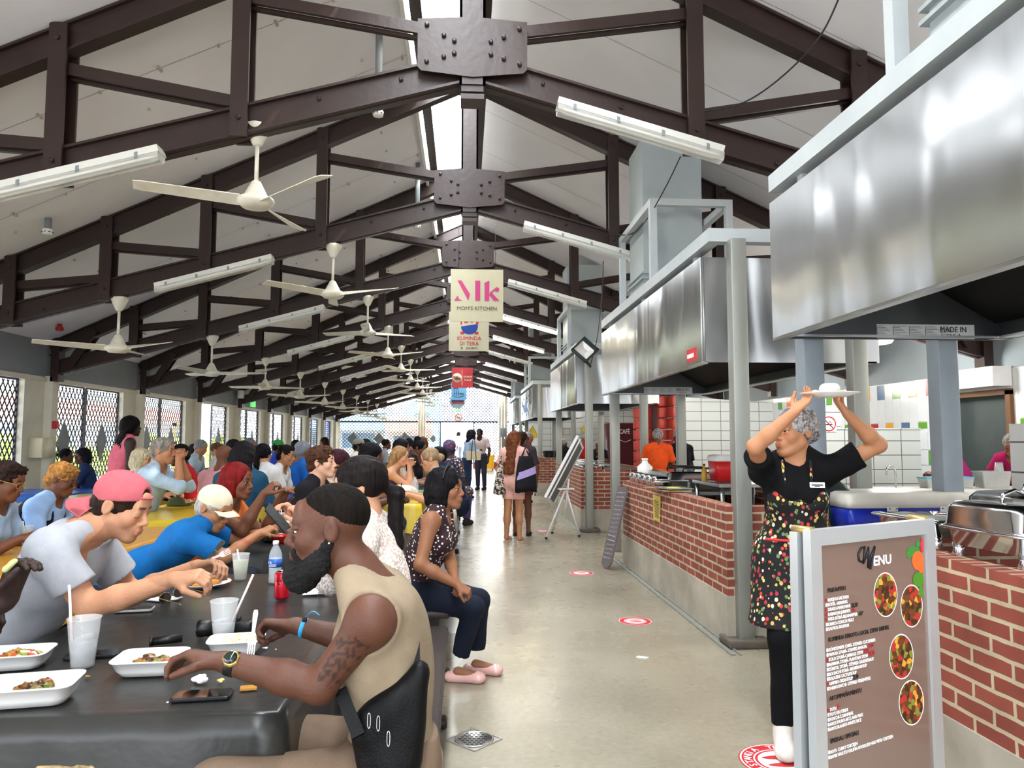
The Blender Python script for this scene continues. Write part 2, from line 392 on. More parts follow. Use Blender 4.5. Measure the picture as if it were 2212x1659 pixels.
# ---------------------------------------------------------------- roof trusses
def truss(Y, i):
    t = thing('roof_truss', '', 'roof truss', (RX, Y, 2.4), 'brown steel roof trusses along the hall')
    def P(x, z): return (x, Y, z)
    for s in (-1, 1):
        xo = RX+s*6.42
        # bottom chord: two lips and a web like a channel
        m = MB(); a, b = (RX, zbot(RX)), (xo, zbot(xo)); d = V((b[0]-a[0], 0, b[1]-a[1]))
        m.beam((a[0], Y, a[1]+.115), (b[0], Y, b[1]+.115), .05, .23)
        m.beam((a[0], Y, a[1]+.225), (b[0], Y, b[1]+.225), .13, .02); m.beam((a[0], Y, a[1]+.008), (b[0], Y, b[1]+.008), .15, .02)
        m.beam((a[0], Y+.012, a[1]+.0), (b[0], Y+.012, b[1]-.0), .05, .02)
        for x in np.arange(.55, 6.2, .62):
            px = RX+s*x
            if i < 5: m.lathe((px, Y-.028, zbot(px)+.115+.04*((int(x*10) % 3)-1)), [(.017, .0), (.017, -.014), (.008, -.02)], 6, axis=(0, 1, 0), smooth=False)
        m.build('bottom_chord', M_brown, t)
        m = MB(); a, b = (RX, ztop(RX)-.11), (xo+s*.1, ztop(xo+s*.1)-.11)
        m.beam((a[0], Y, a[1]), (b[0], Y, b[1]), .06, .20)
        m.beam((a[0], Y, a[1]+.11), (b[0], Y, b[1]+.11), .13, .02); m.beam((a[0], Y, a[1]-.10), (b[0], Y, b[1]-.10), .13, .02)
        m.build('top_chord', M_brown, t)
        ps = [1.75, 3.08, 4.2, 5.25]
        for k, x in enumerate(ps):
            px = RX+s*x; m = MB()
            for dy in (-.085, .085):
                m.box((px-.065, Y+dy-.012, zbot(px)-.02), (px+.065, Y+dy+.012, ztop(px)+.0))
            m.box((px+s*.045-.01, Y-.085, zbot(px)+.2), (px+s*.045+.01, Y+.085, ztop(px)-.2))
            if i < 5:
                for z in (zbot(px)+.12, ztop(px)-.12):
                    m.lathe((px, Y-.097, z), [(.02, 0), (.02, -.016), (.01, -.024)], 6, axis=(0, 1, 0), smooth=False)
            m.build('web_post', M_brown, t)
            # diagonal from the top of this post to the foot of the next one inward
            xi = RX+s*(ps[k-1] if k else .42); m = MB()
            zi = zbot(xi)+.26 if k else zbot(RX)+.42
            m.beam((px-s*.05, Y-.03, ztop(px)-.33), (xi, Y-.03, zi), .03, .09)
            m.beam((px-s*.05, Y+.03, ztop(px)-.38), (xi, Y+.03, zi-.05), .04, .03)
            m.build('diagonal_brace', M_brown, t)
        m = MB(); m.beam((RX+s*6.2, Y-.08, zbot(RX+s*6.2)+.1), (RX+s*5.85, Y-.08, ztop(RX+s*5.85)-.1), .02, .13)
        m.beam((RX+s*6.2, Y+.08, zbot(RX+s*6.2)+.1), (RX+s*5.85, Y+.08, ztop(RX+s*5.85)-.1), .02, .13)
        m.build('raking_strut', M_brown, t)
        m = MB(); m.box((xo-.06, Y-.09, zbot(xo)-.1), (xo+.06, Y+.09, ztop(xo)+.02)); m.build('end_post', M_brown, t)
    # king post and gussets
    m = MB(); m.box((RX-.1, Y-.1, 4.17), (RX+.1, Y-.075, 5.6)); m.box((RX-.1, Y+.075, 4.17), (RX+.1, Y+.1, 5.95))
    m.box((RX-.1, Y-.1, 4.17), (RX-.08, Y+.1, 5.95)); m.box((RX+.08, Y-.1, 4.17), (RX+.1, Y+.1, 5.95))
    m.box((RX-.085, Y-.085, 4.12), (RX+.085, Y+.085, 4.17)); m.box((RX-.09, Y-.09, 4.06), (RX+.09, Y+.09, 4.1))
    m.build('king_post', M_brown, t)
    m = MB(); r = .42
    out = [(-r, .43), (-r, .05), (-r+.03, .02), (0, -.02), (r-.03, .02), (r, .05), (r, .43), (0, .46)]
    m.prism([(RX+x, Y-.115, 4.24+z) for x, z in out], (0, .014, 0)); m.prism([(RX+x, Y+.1, 4.24+z) for x, z in out], (0, .014, 0))
    if i < 6:
        for x, z in ((-.35, .38), (-.35, .09), (-.22, .3), (-.22, .13), (-.14, .26), (-.14, .16), (.14, .26), (.14, .16), (.24, .3), (.24, .13), (.36, .37), (.36, .09)):
            m.lathe((RX+x, Y-.115, 4.24+z), [(.019, 0), (.019, -.016), (.009, -.024)], 6, axis=(0, 1, 0), smooth=False)
    m.build('gusset_plate', M_brown, t)
    names = ['nearest', 'second', 'third', 'fourth', 'fifth', 'sixth', 'seventh', 'eighth', 'ninth', 'tenth', 'farthest']
    t['label'] = 'dark brown steel roof truss, the %s one counted from the front of the hall' % names[i]
    return t
for i, y in enumerate(TY): truss(y, i)

# ridge purlin seen behind the king posts
m = MB(); m.box((RX-.62, YB, 5.78), (RX-.5, YF, 5.9))
m.box((RX+.1, YB, 5.66), (RX+.2, YF, 5.8)); struct(m.build('trim_5', M_brown))

# ---------------------------------------------------------------- lattice helper
def clip_poly(p, q, poly):
    """clip segment p-q (2D) to a convex polygon (CCW)"""
    t0, t1 = 0., 1.; dx, dy = q[0]-p[0], q[1]-p[1]
    for i in range(len(poly)):
        a, b = poly[i], poly[(i+1) % len(poly)]; nx, ny = -(b[1]-a[1]), b[0]-a[0]
        den = nx*dx+ny*dy; num = nx*(p[0]-a[0])+ny*(p[1]-a[1])
        if abs(den) < 1e-12:
            if num < 0: return None
            continue
        t = -num/den
        if den > 0: t0 = max(t0, t)
        else: t1 = min(t1, t)
        if t0 >= t1: return None
    return (p[0]+dx*t0, p[1]+dy*t0), (p[0]+dx*t1, p[1]+dy*t1)
def lattice(m, o, u, v, poly, pu, pv, w=.014, th=.006, mi=0):
    o, u, v = V(o), V(u), V(v); n = u.cross(v)
    U0, U1 = min(p[0] for p in poly), max(p[0] for p in poly); V0, V1 = min(p[1] for p in poly), max(p[1] for p in poly)
    H = V1-V0; sl = pv/pu
    for s in (1, -1):
        k0 = int(math.floor((U0-H/sl)/pu))-1; k1 = int(math.ceil((U1+H/sl)/pu))+1
        for k in range(k0, k1):
            x = k*pu; a = (x, V0); b = (x+s*H/sl, V1)
            c = clip_poly(a, b, poly)
            if not c: continue
            A = o+u*c[0][0]+v*c[0][1]+n*(s*th*.5); B = o+u*c[1][0]+v*c[1][1]+n*(s*th*.5)
            if (B-A).length < .02: continue
            d = (B-A).normalized(); sd = d.cross(n)
            m.obox((A+B)/2, (B-A)/2, sd*w/2, n*th/2, mi)

# ---------------------------------------------------------------- left wall
ZH = 2.42
m = MB(); m.box((XL-.16, YB, ZH), (XL, YF, 3.05)); struct(m.build('wall_left', M_greywall))
m = MB(); m.box((XL-.02, YB, ZH-.07), (XL+.03, YF, ZH)); struct(m.build('trim_6', M_cream))
cols = [2.4]+TY
nth = ['', 'nearest', 'second', 'third', 'fourth', 'fifth', 'sixth', 'seventh', 'eighth', 'ninth', 'tenth', 'eleventh', 'twelfth']
for i, y in enumerate(cols):
    if y < 8: continue
    m = MB(); m.rbox((XL-.05, y-.09, 0), (XL+.12, y+.09, ZH+.02), .012)
    o = m.build('wall_column', M_cream); tag(o, 'cream steel column on the left wall under the %s truss' % ['nearest', 'second', 'third', 'fourth', 'fifth', 'sixth', 'seventh', 'eighth', 'ninth', 'tenth', 'farthest'][i-1], 'column', 'cream columns of the left wall')
    m = MB(); m.box((XL-.14, y-.62, 0), (XL-.0, y-.09, ZH)); struct(m.build('wall_left_pier', M_cream)).name = 'wall_left'
bn = 0
for i in range(len(TY)-1):
    y0, y1 = TY[i]+.09, TY[i+1]-.62
    if y1 < 8: continue
    bn += 1; X = XL-.1
    if i == 4:   # open bay: one leaf ajar
        leaves = [((X, y0+1.35, 0), (X, y1, 0))]
    else:
        mid = (y0+y1)/2; leaves = [((X, y0, 0), (X, mid-.035, 0)), ((X, mid+.035, 0), (X, y1, 0))]
    for j, (a, b) in enumerate(leaves):
        a, b = V(a), V(b); u = (b-a).normalized(); Wd = (b-a).length
        t = thing('lattice_gate', 'dark lattice gate, %s behind the %s cream column from the front' % (['nearer leaf', 'farther leaf'][j] if len(leaves) > 1 else 'lone ajar leaf', nth[bn]), 'gate', a, 'lattice gates along the left wall')
        f = MB(); z = V((0, 0, 1))
        for p, q in ((a, a+z*ZH*.97), (b, b+z*ZH*.97)): f.beam(p, q, .035, .035, up=(1, 0, 0))
        for zz in (.04, ZH*.97): f.beam(a+z*zz, b+z*zz, .03, .035)
        f.build('gate_frame', M_lattice, t)
        l = MB(); lattice(l, a, u, z, [(0, .04), (Wd, .04), (Wd, ZH*.96), (0, ZH*.96)], .115, .18, .024, .006); l.build('lattice', M_lattice, t)
        d = MB(); c = a+u*Wd/2+z*1.42
        d.prism([c-z*.36, c+u*.2, c+z*.36, c-u*.2], (.012, 0, 0)); d.build('diamond_panel', M_diamond, t)

# ---------------------------------------------------------------- far wall
def farwall():
    Y = YF-.3
    gable = lambda x: zbot(x)+.05
    for k, (xa, xb) in enumerate(((-2.35, -1.95), (1.75, 2.2))):
        m = MB()
        for q in range(3):
            w = (xb-xa)/3; m.rbox((xa+q*w+.01, Y-.15, 0), (xa+(q+1)*w-.01, Y+.1, gable(xa)+.1), .01)
        tag(m.build('far_column', M_cream), ['cream ribbed column left of the bright far doorway', 'cream ribbed column right of the bright far doorway'][k], 'column')
    m = MB(); m.box((XL, Y-.05, 0), (XL+.25, Y+.1, 2.6)); struct(m.build('wall_far', M_cream))
    spans = [(-6.25, -2.35, 'wide lattice screen filling the left bay of the far wall'), (-1.95, 1.75, 'tall lattice screen around the open far doorway'), (2.2, 6.5, 'lattice screen of the far wall behind the food stalls')]
    for xa, xb, lb in spans:
        t = thing('lattice_screen', lb, 'lattice screen', (xa, Y, 0))
        l = MB(); O = V((xa, Y, 0)); zz = V((0, 0, 1)); xx = V((1, 0, 0)); Wd = xb-xa
        top = [(Wd, gable(xb)), (0, gable(xa))]
        if xa < RX < xb: top = [(Wd, gable(xb)), (RX-xa, gable(RX)), (0, gable(xa))]
        if xa == -1.95:
            lattice(l, O, xx, zz, [(0, 2.38), (Wd, 2.38)]+top, .17, .17, .034, .006)
            for p, q in (((0, .3), (.72, 2.34)), ((2.45, .3), (Wd, 2.34))):
                lattice(l, O, xx, zz, [(p[0], p[1]), (q[0], p[1]), (q[0], q[1]), (p[0], q[1])], .16, .16, .032, .006)
        else:
            lattice(l, O, xx, zz, [(0, .3), (Wd, .3)]+top, .17, .17, .032, .006)
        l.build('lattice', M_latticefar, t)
        f = MB(); f.beam(O+zz*2.36, O+xx*Wd+zz*2.36, .05, .07); 
        if xa == -1.95:
            for q in (.74, 2.43): f.beam(O+xx*q+zz*.0, O+xx*q+zz*2.36, .05, .05, up=(0, 1, 0))
            f.beam(O+zz*.3, O+xx*.74+zz*.3, .05, .05); f.beam(O+xx*2.43+zz*.3, O+xx*Wd+zz*.3, .05, .05)
        else: f.beam(O+zz*.3, O+xx*Wd+zz*.3, .05, .05)
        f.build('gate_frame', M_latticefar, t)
        for cx in ([.65, 1.95, 3.25] if xa < -3 else [.36] if xa < 0 else []):
            d = MB(); c = O+xx*cx+zz*1.5-V((0, .02, 0)); r = .27 if xa < -3 else .16
            d.prism([c-zz*r*1.25, c+xx*r, c+zz*r*1.25, c-xx*r], (0, .012, 0)); d.build('diamond_panel', M_diamond, t)
    m = MB(); m.box((XL, Y-.04, 0), (-1.22, Y+.08, .28)); m.box((.48, Y-.04, 0), (6.6, Y+.08, .28))
    struct(m.build('wall_far', mat('far_kerb_red', '#b23a3c', .6)))
farwall()
# ================================================================ stalls: walls and partitions
m = MB(); m.box((XR, YB, 2.32), (XR+.15, YF, 3.1)); struct(m.build('wall_right', M_bluegrey))
m = MB(); m.box((XR, 9.7, 0), (XR+.15, YF, 2.32)); m.box((XR, YB, 0), (XR+.15, 8.55, 2.32)); m.box((XR, 8.55, 2.02), (XR+.15, 9.7, 2.32)); struct(m.build('wall_right', M_white))
PAL = ['#5aa02e', '#f0823a', '#b32a38', '#eda92c', '#4a6f96']
M_ct = [mat('glazed_tile_%s' % n, c, .2, var=.03, bump=0) for n, c in zip(('green', 'orange', 'red', 'yellow', 'blue'), PAL)]
M_ct.append(mat('glazed_tile_white', '#dfe5ea', .18, var=.03, bump=0))
def strip(name, y0, y1, zt, rows, ph=0):
    m = MB(); k = 0; y = y1
    while y > y0+.1:
        ya, yb = y-.205, y-.004; X = XR-.012
        if k % 2: seg = [(zt-.235, zt, (k//2+ph) % 5), (zt-.76, zt-.24, 5), (zt-1.0, zt-.765, 5)]
        else: seg = [(zt-.60, zt, 5), (zt-.70, zt-.605, (k//2+ph+3) % 5), (zt-1.0, zt-.705, 5)]
        if rows > 1: seg += [(zt-1.22, zt-1.005, (k+ph) % 5 if k % 2 else 5), (zt-2.2, zt-1.225, 5)]
        for a, b, c in seg: m.box((X, ya, a+.003), (XR+.001, yb, b-.003), c)
        y -= .209; k += 1
    o = m.build(name, M_ct); struct(o)
strip('trim_7', 9.75, 15.4, 2.31, 2); strip('trim_8', 4.0, 8.4, 2.31, 2, 2); strip('trim_9', 17.5, 30, 2.31, 2, 1)
# cross partitions between stalls
m = MB(); m.add([(4.45, 15.5, 0), (6.6, 15.5, 0), (6.6, 15.7, 0), (4.45, 15.7, 0), (4.45, 15.5, 2.37), (6.6, 15.5, 2.25), (6.6, 15.7, 2.25), (4.45, 15.7, 2.37)],
    [(0, 3, 2, 1), (4, 5, 6, 7), (0, 1, 5, 4), (1, 2, 6, 5), (2, 3, 7, 6), (3, 0, 4, 7)]); struct(m.build('wall_partition', M_tile)).name = 'wall_middle'
m = MB(); m.box((2.1, 25.2, 0), (6.6, 25.4, 2.9)); struct(m.build('wall_back', M_tile))
m = MB(); m.box((4.6, 10.35, 0), (6.6, 10.5, 1.6)); m.box((4.55, 10.33, 1.6), (6.6, 10.52, 1.62)); m.box((5.05, 10.34, 1.62), (5.4, 10.5, 1.85)); struct(m.build('wall_low', M_tilegrey))
m = MB()
for z in np.arange(0, 2.4, .24):
    m.rbox((3.79, 16.3, z+.01), (4.18, 16.5, z+.23), .02); m.rbox((4.36, 15.9, z+.01), (4.47, 16.5, z+.23), .02); m.rbox((4.40, 15.42, z+.01), (4.5, 15.9, z+.23), .02)
for z in np.arange(0, 2.4, .24): m.rbox((4.2, 15.8, z+.01), (4.42, 15.95, z+.23), .02)
m.box((3.79, 16.3, 2.2), (4.5, 16.5, 2.42)); struct(m.build('wall_red', M_redpaint))
m = MB(); m.box((4.18, 16.6, 0), (4.4, 16.65, 2.3)); struct(m.build('door_2', mat('service_door_grey', '#9aa0a2', .5)))
# dark door opening in the right wall
m = MB(); m.box((XR+.1, 8.55, 0), (XR+.14, 9.7, 2.02)); struct(m.build('door_1', mat('door_dark', '#3b4647', .5)))
m = MB(); m.box((XR-.05, 9.68, 0), (XR+.02, 9.78, 2.05)); m.box((XR-.05, 8.5, 0), (XR+.02, 8.58, 2.05)); m.box((XR-.05, 8.5, 2.0), (XR+.02, 9.78, 2.07))
struct(m.build('trim_10', mat('door_wood', '#6e4a2b', .5)))
m = MB(); m.box((XR-.25, 8.5, 2.1), (XR-.01, 9.7, 2.34)); tag(m.build('wall_box', M_white), 'white boxed housing above the dark doorway at the right', 'box housing')
# white tiled back counter
t = thing('tiled_back_counter', 'long low white tiled counter at the back of the nearest stall', 'counter', (4.9, 7.3, 0))
m = MB(); m.box((3.85, 7.25, 0), (6.55, 7.7, .9)); m.build('cabinet', tile_mat('counter_tile', '#dfe2e2', .62, .6, '#9aa0a0', .004), t)
m = MB(); m.rbox((3.8, 7.2, .9), (6.58, 7.75, .95), .01); m.build('worktop', M_white, t)
m = MB(); m.box((3.76, 4.75, 0), (4.1, 4.9, 1.56)); tag(m.build('tiled_pillar', M_tile), 'white tiled pillar edge cut by the right side of the view', 'pillar')

# ================================================================ brick counters
def counter(name, y0, y1, label, x0=1.88, xr=3.15, zt=.97, far=True):
    t = thing(name, label, 'counter', (x0, y0, 0), 'brick stall counters')
    w = .13
    def ring(m, z0, z1, e=0):
        m.box((x0-e, y0-e, z0), (x0+w, y1+e, z1)); m.box((x0+w, y0-e, z0), (xr-w, y0+w, z1))
        m.box((xr-w, y0-e, z0), (xr+e, y1+e, z1)); m.box((x0+w, y1-w, z0), (xr-w, y1+e, z1))
    m = MB(); ring(m, .34, zt); m.build('brickwork', M_brick, t)
    m = MB(); ring(m, .0, .34, .008); m.build('plinth', M_plinth, t)
    return t
counter('brick_counter', -.6, 3.75, 'nearest red brick counter, beside the tall menu board and steel chafing dishes', 1.95)
counter('brick_counter', 5.27, 8.75, 'long brick counter with a yellow notice taped on its front')
counter('brick_counter', 11.9, 14.9, 'brick counter behind the leaning white easel')
counter('brick_counter', 19.2, 22.6, 'brick counter with dark pots beyond the woman in pink')
counter('brick_counter', 26.2, 29.5, 'farthest brick counter, glimpsed past the dark tote bag')
# floor-level steel channels in front of the counters
for k, (y0, y1) in enumerate(((5.0, 9.0), (11.7, 15.1))):
    m = MB(); m.box((1.80, y0, 0), (1.83, y1, .012)); m.box((1.86, y0, 0), (1.875, y1, .01)); struct(m.build('trim_%d' % (11+k), M_post))

# ================================================================ posts
def post(x, y, h, m_, label, w=.115, base=True):
    t = thing('support_post', label, 'post', (x, y, 0), 'square posts carrying the hoods')
    m = MB(); m.rbox((x-w/2, y-w/2, 0), (x+w/2, y+w/2, h), .008, seg=2); m.build('shaft', m_, t)
    if base:
        m = MB(); m.rbox((x-.15, y-.11, 0), (x+.15, y+.11, .06), .012, seg=2); m.build('base_plate', mat('post_base', '#5d554b', .8, bump=.3), t)
HY = [('nearest', -.9, 4.2), ('second', 5.5, 9.6), ('third', 12.0, 15.4), ('fourth', 19.7, 23.6), ('fifth', 26.4, 30.0)]
plabel = [None, 'left painted grey post under the far end of the nearest hood', 'thick painted grey post in front of the blue and white cooler',
 'galvanised post beside the server, rising from the floor in front of the brick counter', 'galvanised post behind the raised dinner plate',
 'galvanised post behind the corner of the long brick counter', 'galvanised post between the black shirted worker and the red cooler',
 'galvanised post standing right behind the white easel', 'stained galvanised post left of the worker in orange',
 'galvanised post at the far left corner of the easel counter', 'galvanised post left of the burgundy fridge',
 'galvanised post just right of the woman in pink', 'galvanised post above the dark pots',
 'slim post at the far end of the dark pot counter', 'slim post behind the black pots', 'slim farthest post left', 'slim farthest post right',
 'slim remote post left', 'slim remote post right']
k = 1
for i, (nm, y0, y1) in enumerate(HY):
    for yy in ([y1+.15] if i == 0 else [y0-.25, y1+.12]):
        for x in ((2.09, 2.93) if i == 0 else (1.99, 2.88)):
            post(x, yy, 2.92, M_postgrey if i == 0 else M_post, plabel[k], .125 if i == 0 else .115, base=i > 0 and x < 2.5 and yy < y0); k += 1

# ================================================================ hoods, frames and ducts
def hood(i, nm, y0, y1):
    x0, x1, zb, zt = 1.80, 3.20, 2.04, 2.85
    lab = ['huge brushed steel exhaust hood filling the upper right corner', 'steel exhaust hood over the long brick counter, small red sticker on it',
           'mirror bright steel hood behind the floodlight', 'steel hood with blue drawings, fourth from the front', 'last pale steel hood before the far wall'][i]
    t = thing('exhaust_hood', lab, 'exhaust hood', ((x0+x1)/2, (y0+y1)/2, zb), 'steel exhaust hoods over the stalls')
    m = MB(); m.rbox((x0, y0, zb), (x0+.03, y1, zt), .004, seg=1); m.box((x0+.002, y0, zb-.012), (x0+.05, y1, zb+.004)); m.build('front_panel', M_hood, t)
    m = MB(); m.box((x0+.03, y0, zb), (x1, y0+.02, zt)); m.build('near_panel', M_hood, t)
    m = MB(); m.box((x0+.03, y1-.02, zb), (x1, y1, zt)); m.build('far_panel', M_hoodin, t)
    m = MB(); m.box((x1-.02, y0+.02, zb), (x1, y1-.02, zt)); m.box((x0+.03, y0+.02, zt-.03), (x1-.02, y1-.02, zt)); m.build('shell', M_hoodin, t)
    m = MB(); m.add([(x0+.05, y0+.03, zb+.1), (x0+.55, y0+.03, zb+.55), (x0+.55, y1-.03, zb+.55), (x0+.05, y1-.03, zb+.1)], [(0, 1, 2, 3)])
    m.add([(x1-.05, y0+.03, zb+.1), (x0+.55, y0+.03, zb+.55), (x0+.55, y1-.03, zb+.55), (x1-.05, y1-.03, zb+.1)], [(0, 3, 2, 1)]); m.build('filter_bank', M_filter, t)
    m = MB(); m.box((x0+.03, y1-.12, zb-.0), (x1, y1-.1, zb+.012)); m.box((x1-.1, y0, zb), (x1-.02, y1, zb+.012)); m.build('drip_tray', M_hood, t)
    # painted hanging frame: rectangle of tube above the hood
    f = thing('hood_frame', 'pale painted tube frame above the %s exhaust hood' % nm, 'frame', ((x0+x1)/2, (y0+y1)/2, 2.9), 'painted frames above the hoods')
    fx0, fx1, fy0, fy1 = x0-.0, x1+.05, y0-.22, y1+.0
    m = MB(); z0, z1 = 2.915, 3.015
    m.box((fx0, fy0, z0), (fx0+.1, fy1, z1)); m.box((fx1-.1, fy0, z0), (fx1, fy1, z1)); m.box((fx0+.1, fy0, z0), (fx1-.1, fy0+.1, z1)); m.box((fx0+.1, fy1-.1, z0), (fx1-.1, fy1, z1))
    m.build('beam', M_framepaint, f)
    m = MB()
    for yy in (y0+.3, (y0+y1)/2, y1-.3):
        m.box((x0+.05, yy-.03, zt), (x0+.08, yy+.03, z0+.01)); m.box((x1-.1, yy-.03, zt), (x1-.07, yy+.03, z0+.01))
    m.build('hanger', M_framepaint, f)
    # duct with its own small cage
    if i >= 0:
        dy = [2.55, 8.2, 14.2, 22.4, 29.0][i]; dx = 2.28
        d = thing('duct_riser', 'grey painted sheet metal duct rising from the %s hood to the roof' % nm, 'duct', (dx, dy, zt), 'duct risers above the hoods')
        m = MB(); m.box((dx-.33, dy-.33, zt), (dx+.33, dy+.33, ztop(dx+.33)-.0)); m.build('duct', M_duct, d)
        m = MB()
        for zz in (3.2, 3.26): m.box((dx-.36, dy-.36, zz), (dx+.36, dy+.36, zz+.02))
        m.build('flange', M_duct, d)
        c = thing('duct_cage', 'square tube cage around the duct of the %s hood' % nm, 'frame', (dx, dy, 3.0), 'tube cages around the ducts')
        m = MB(); a = .62; h = 3.015; tz = 3.88; s = .035
        cx, cy = dx-.0, dy-.25
        for sx in (-1, 1):
            for sy in (-1, 1): m.box((cx+sx*.39-s, cy+sy*.72-s, h), (cx+sx*.39+s, cy+sy*.72+s, tz-.07))
            m.box((cx+sx*.39-s, cy-.72-s, tz-.07), (cx+sx*.39+s, cy+.72+s, tz))
            m.box((cx-.39+s, cy+sx*.72-s, tz-.07), (cx+.39-s, cy+sx*.72+s, tz))
        m.build('beam', M_framepaint, c)
    return t
hoods = [hood(i, *h) for i, h in enumerate(HY)]
# stickers and labels on the hoods
M_paper = mat('sticker_paper', '#d6dad8', .5, var=.03, bump=0); M_ink = mat('ink_dark', '#24262a', .6, bump=0); M_red = mat('sign_red', '#c3272f', .5, bump=0, var=.03)
def label_strip(h, y, x0, x1, z0, z1, full):
    m = MB(); m.box((x0, y-.004, z0), (x1, y, z1)); s = m.build('label_strip', M_paper, h)
    m = MB(); n = 6
    for q in range(5):
        xa = x0+(x1-x0)*(.01+.165*q)
        for r in range(7 if full else 4):
            zz = z1-(z1-z0)*(.12+.11*r)
            m.box((xa, y-.006, zz-.0018), (xa+(x1-x0)*(.06+.09*((q*3+r*5) % 4)/4), y-.004, zz))
        m.box((xa-.006, y-.006, z0+.01), (xa-.004, y-.004, z1-.01))
    m.build('fine_print', M_ink, h)
    text('MADE IN', .046 if full else .045, h, M_ink, (x1-.215, y-.006, z1-.045), (1, 0, 0), (0, 0, 1), wx=.9, thick=.001)
    text('U S A', .036, h, M_ink, (x1-.17, y-.006, z1-.079), (1, 0, 0), (0, 0, 1), thick=.001)
label_strip(hoods[0], 4.18, 2.42, 3.02, 2.045, 2.13, True)
label_strip(hoods[1], 9.58, 2.35, 3.0, 2.05, 2.14, True)
m = MB(); m.box((1.796, 5.62, 2.07), (1.80, 5.86, 2.17)); m.build('maker_sticker', M_red, hoods[1], label='small red sticker')
text('CARIBSERVE', .045, hoods[1], mat('sign_white', '#f3f2ee', .5, bump=0, var=.02), (1.795, 5.85, 2.10), (0, -1, 0), (0, 0, 1), thick=.001, wx=.72, off=.001)
m = MB(); M_blueart = mat('hood_art_blue', '#3f63a8', .5, bump=0)
for q in range(3): m.prism([(1.795, 21.2+q*.35, 2.25), (1.795, 21.5+q*.35, 2.25), (1.795, 21.45+q*.35, 2.62-.04*q)], (.004, 0, 0))
m.build('painted_sails', M_blueart, hoods[3])
M_tag = mat('hood_art_ink', '#606a86', .5, bump=0)
m = MB(); rr = random.Random(4)
for q in range(26):
    y = 20+rr.random()*3.2; z = 2.15+rr.random()*.6
    pts = [(1.797, y+.05*cos(a)*(1+.4*rr.random()), z+.04*sin(a)) for a in np.arange(0, 5.2, .6)]; m.tube(pts, .005, 4)
m.build('painted_swirls', M_tag, hoods[3])

# ================================================================ floodlight
t = thing('floodlight', 'square black floodlight tilted on its corner, hung by the third hood', 'floodlight', at(1264, 755, 11.3))
c = at(1264, 755, 11.3); rot = Matrix.Rotation(radians(45), 3, 'Y'); tl = Matrix.Rotation(radians(-18), 3, 'X')
def fl(p): return c+tl @ (rot @ V(p))
m = MB()
def fbox(m, a, b):
    xs_, ys_, zs_ = (a[0], b[0]), (a[1], b[1]), (a[2], b[2])
    m.add([fl((xs_[i], ys_[j], zs_[k])) for k in (0, 1) for i, j in ((0, 0), (1, 0), (1, 1), (0, 1))], [(0, 3, 2, 1), (4, 5, 6, 7), (0, 1, 5, 4), (1, 2, 6, 5), (2, 3, 7, 6), (3, 0, 4, 7)])
r = .155
for a, b in (((-r, -.02, -r), (r, .04, -r+.035)), ((-r, -.02, r-.07), (r, .04, r)), ((-r, -.02, -r), (-r+.03, .04, r)), ((r-.03, -.02, -r), (r, .04, r)), ((-r*.9, .03, -r*.9), (r*.9, .08, r*.9))): fbox(m, a, b)
m.build('housing', mat('floodlight_housing', '#2c3436', .4), t)
m = MB(); q = .125; qq = .04; cz = -.02
vs = [fl((-q, -.005, -q)), fl((q, -.005, -q)), fl((q, -.005, q-.04)), fl((-q, -.005, q-.04)), fl((-qq, .028, -qq+cz)), fl((qq, .028, -qq+cz)), fl((qq, .028, qq+cz)), fl((-qq, .028, qq+cz))]
m.add(vs, [(4, 5, 6, 7), (0, 1, 5, 4), (1, 2, 6, 5), (2, 3, 7, 6), (3, 0, 4, 7)]); m.build('reflector', mat('reflector_foil', '#e8e6e2', .3, metal=.3, bump=0), t)
m = MB(); m.beam(c+V((-.04, .06, -.1)), V((1.99, 11.55, 2.6)), .02, .04); m.build('bracket', M_black, t)

# ================================================================ wires
def wire(pts, label, r=.006, name='cable'):
    P_ = []; n = len(pts)
    for i in range(n-1):
        p0, p1, p2, p3 = pts[max(i-1, 0)], pts[i], pts[i+1], pts[min(i+2, n-1)]
        for k in range(8):
            u = k/8; P_.append(tuple(.5*((2*b)+(-a+c_)*u+(2*a-5*b+4*c_-d)*u*u+(-a+3*b-3*c_+d)*u**3) for a, b, c_, d in zip(p0, p1, p2, p3)))
    P_.append(tuple(pts[-1])); m = MB(); m.tube(P_, r, 6); return tag(m.build(name, M_wire), label, 'cable')
wire([at(1815, -10, 4.5), at(1770, 80, 4.6), at(1690, 165, 4.9), at(1605, 222, 5.2), at(1520, 241, 5.45)], 'thin dark cable sagging from the top right to the nearest truss')
wire([at(1470, 338, 6.6), at(1440, 400, 6.9), at(1400, 470, 7.4), at(1365, 505, 8.2), at(1310, 506, 8.65)], 'thin dark cable drooping past the duct cage to the second truss')
wire([at(1303, 565, 8.7), at(1300, 640, 9.6), at(1290, 730, 10.9), at(1275, 790, 11.3)], 'thin cable hanging down to the floodlight')
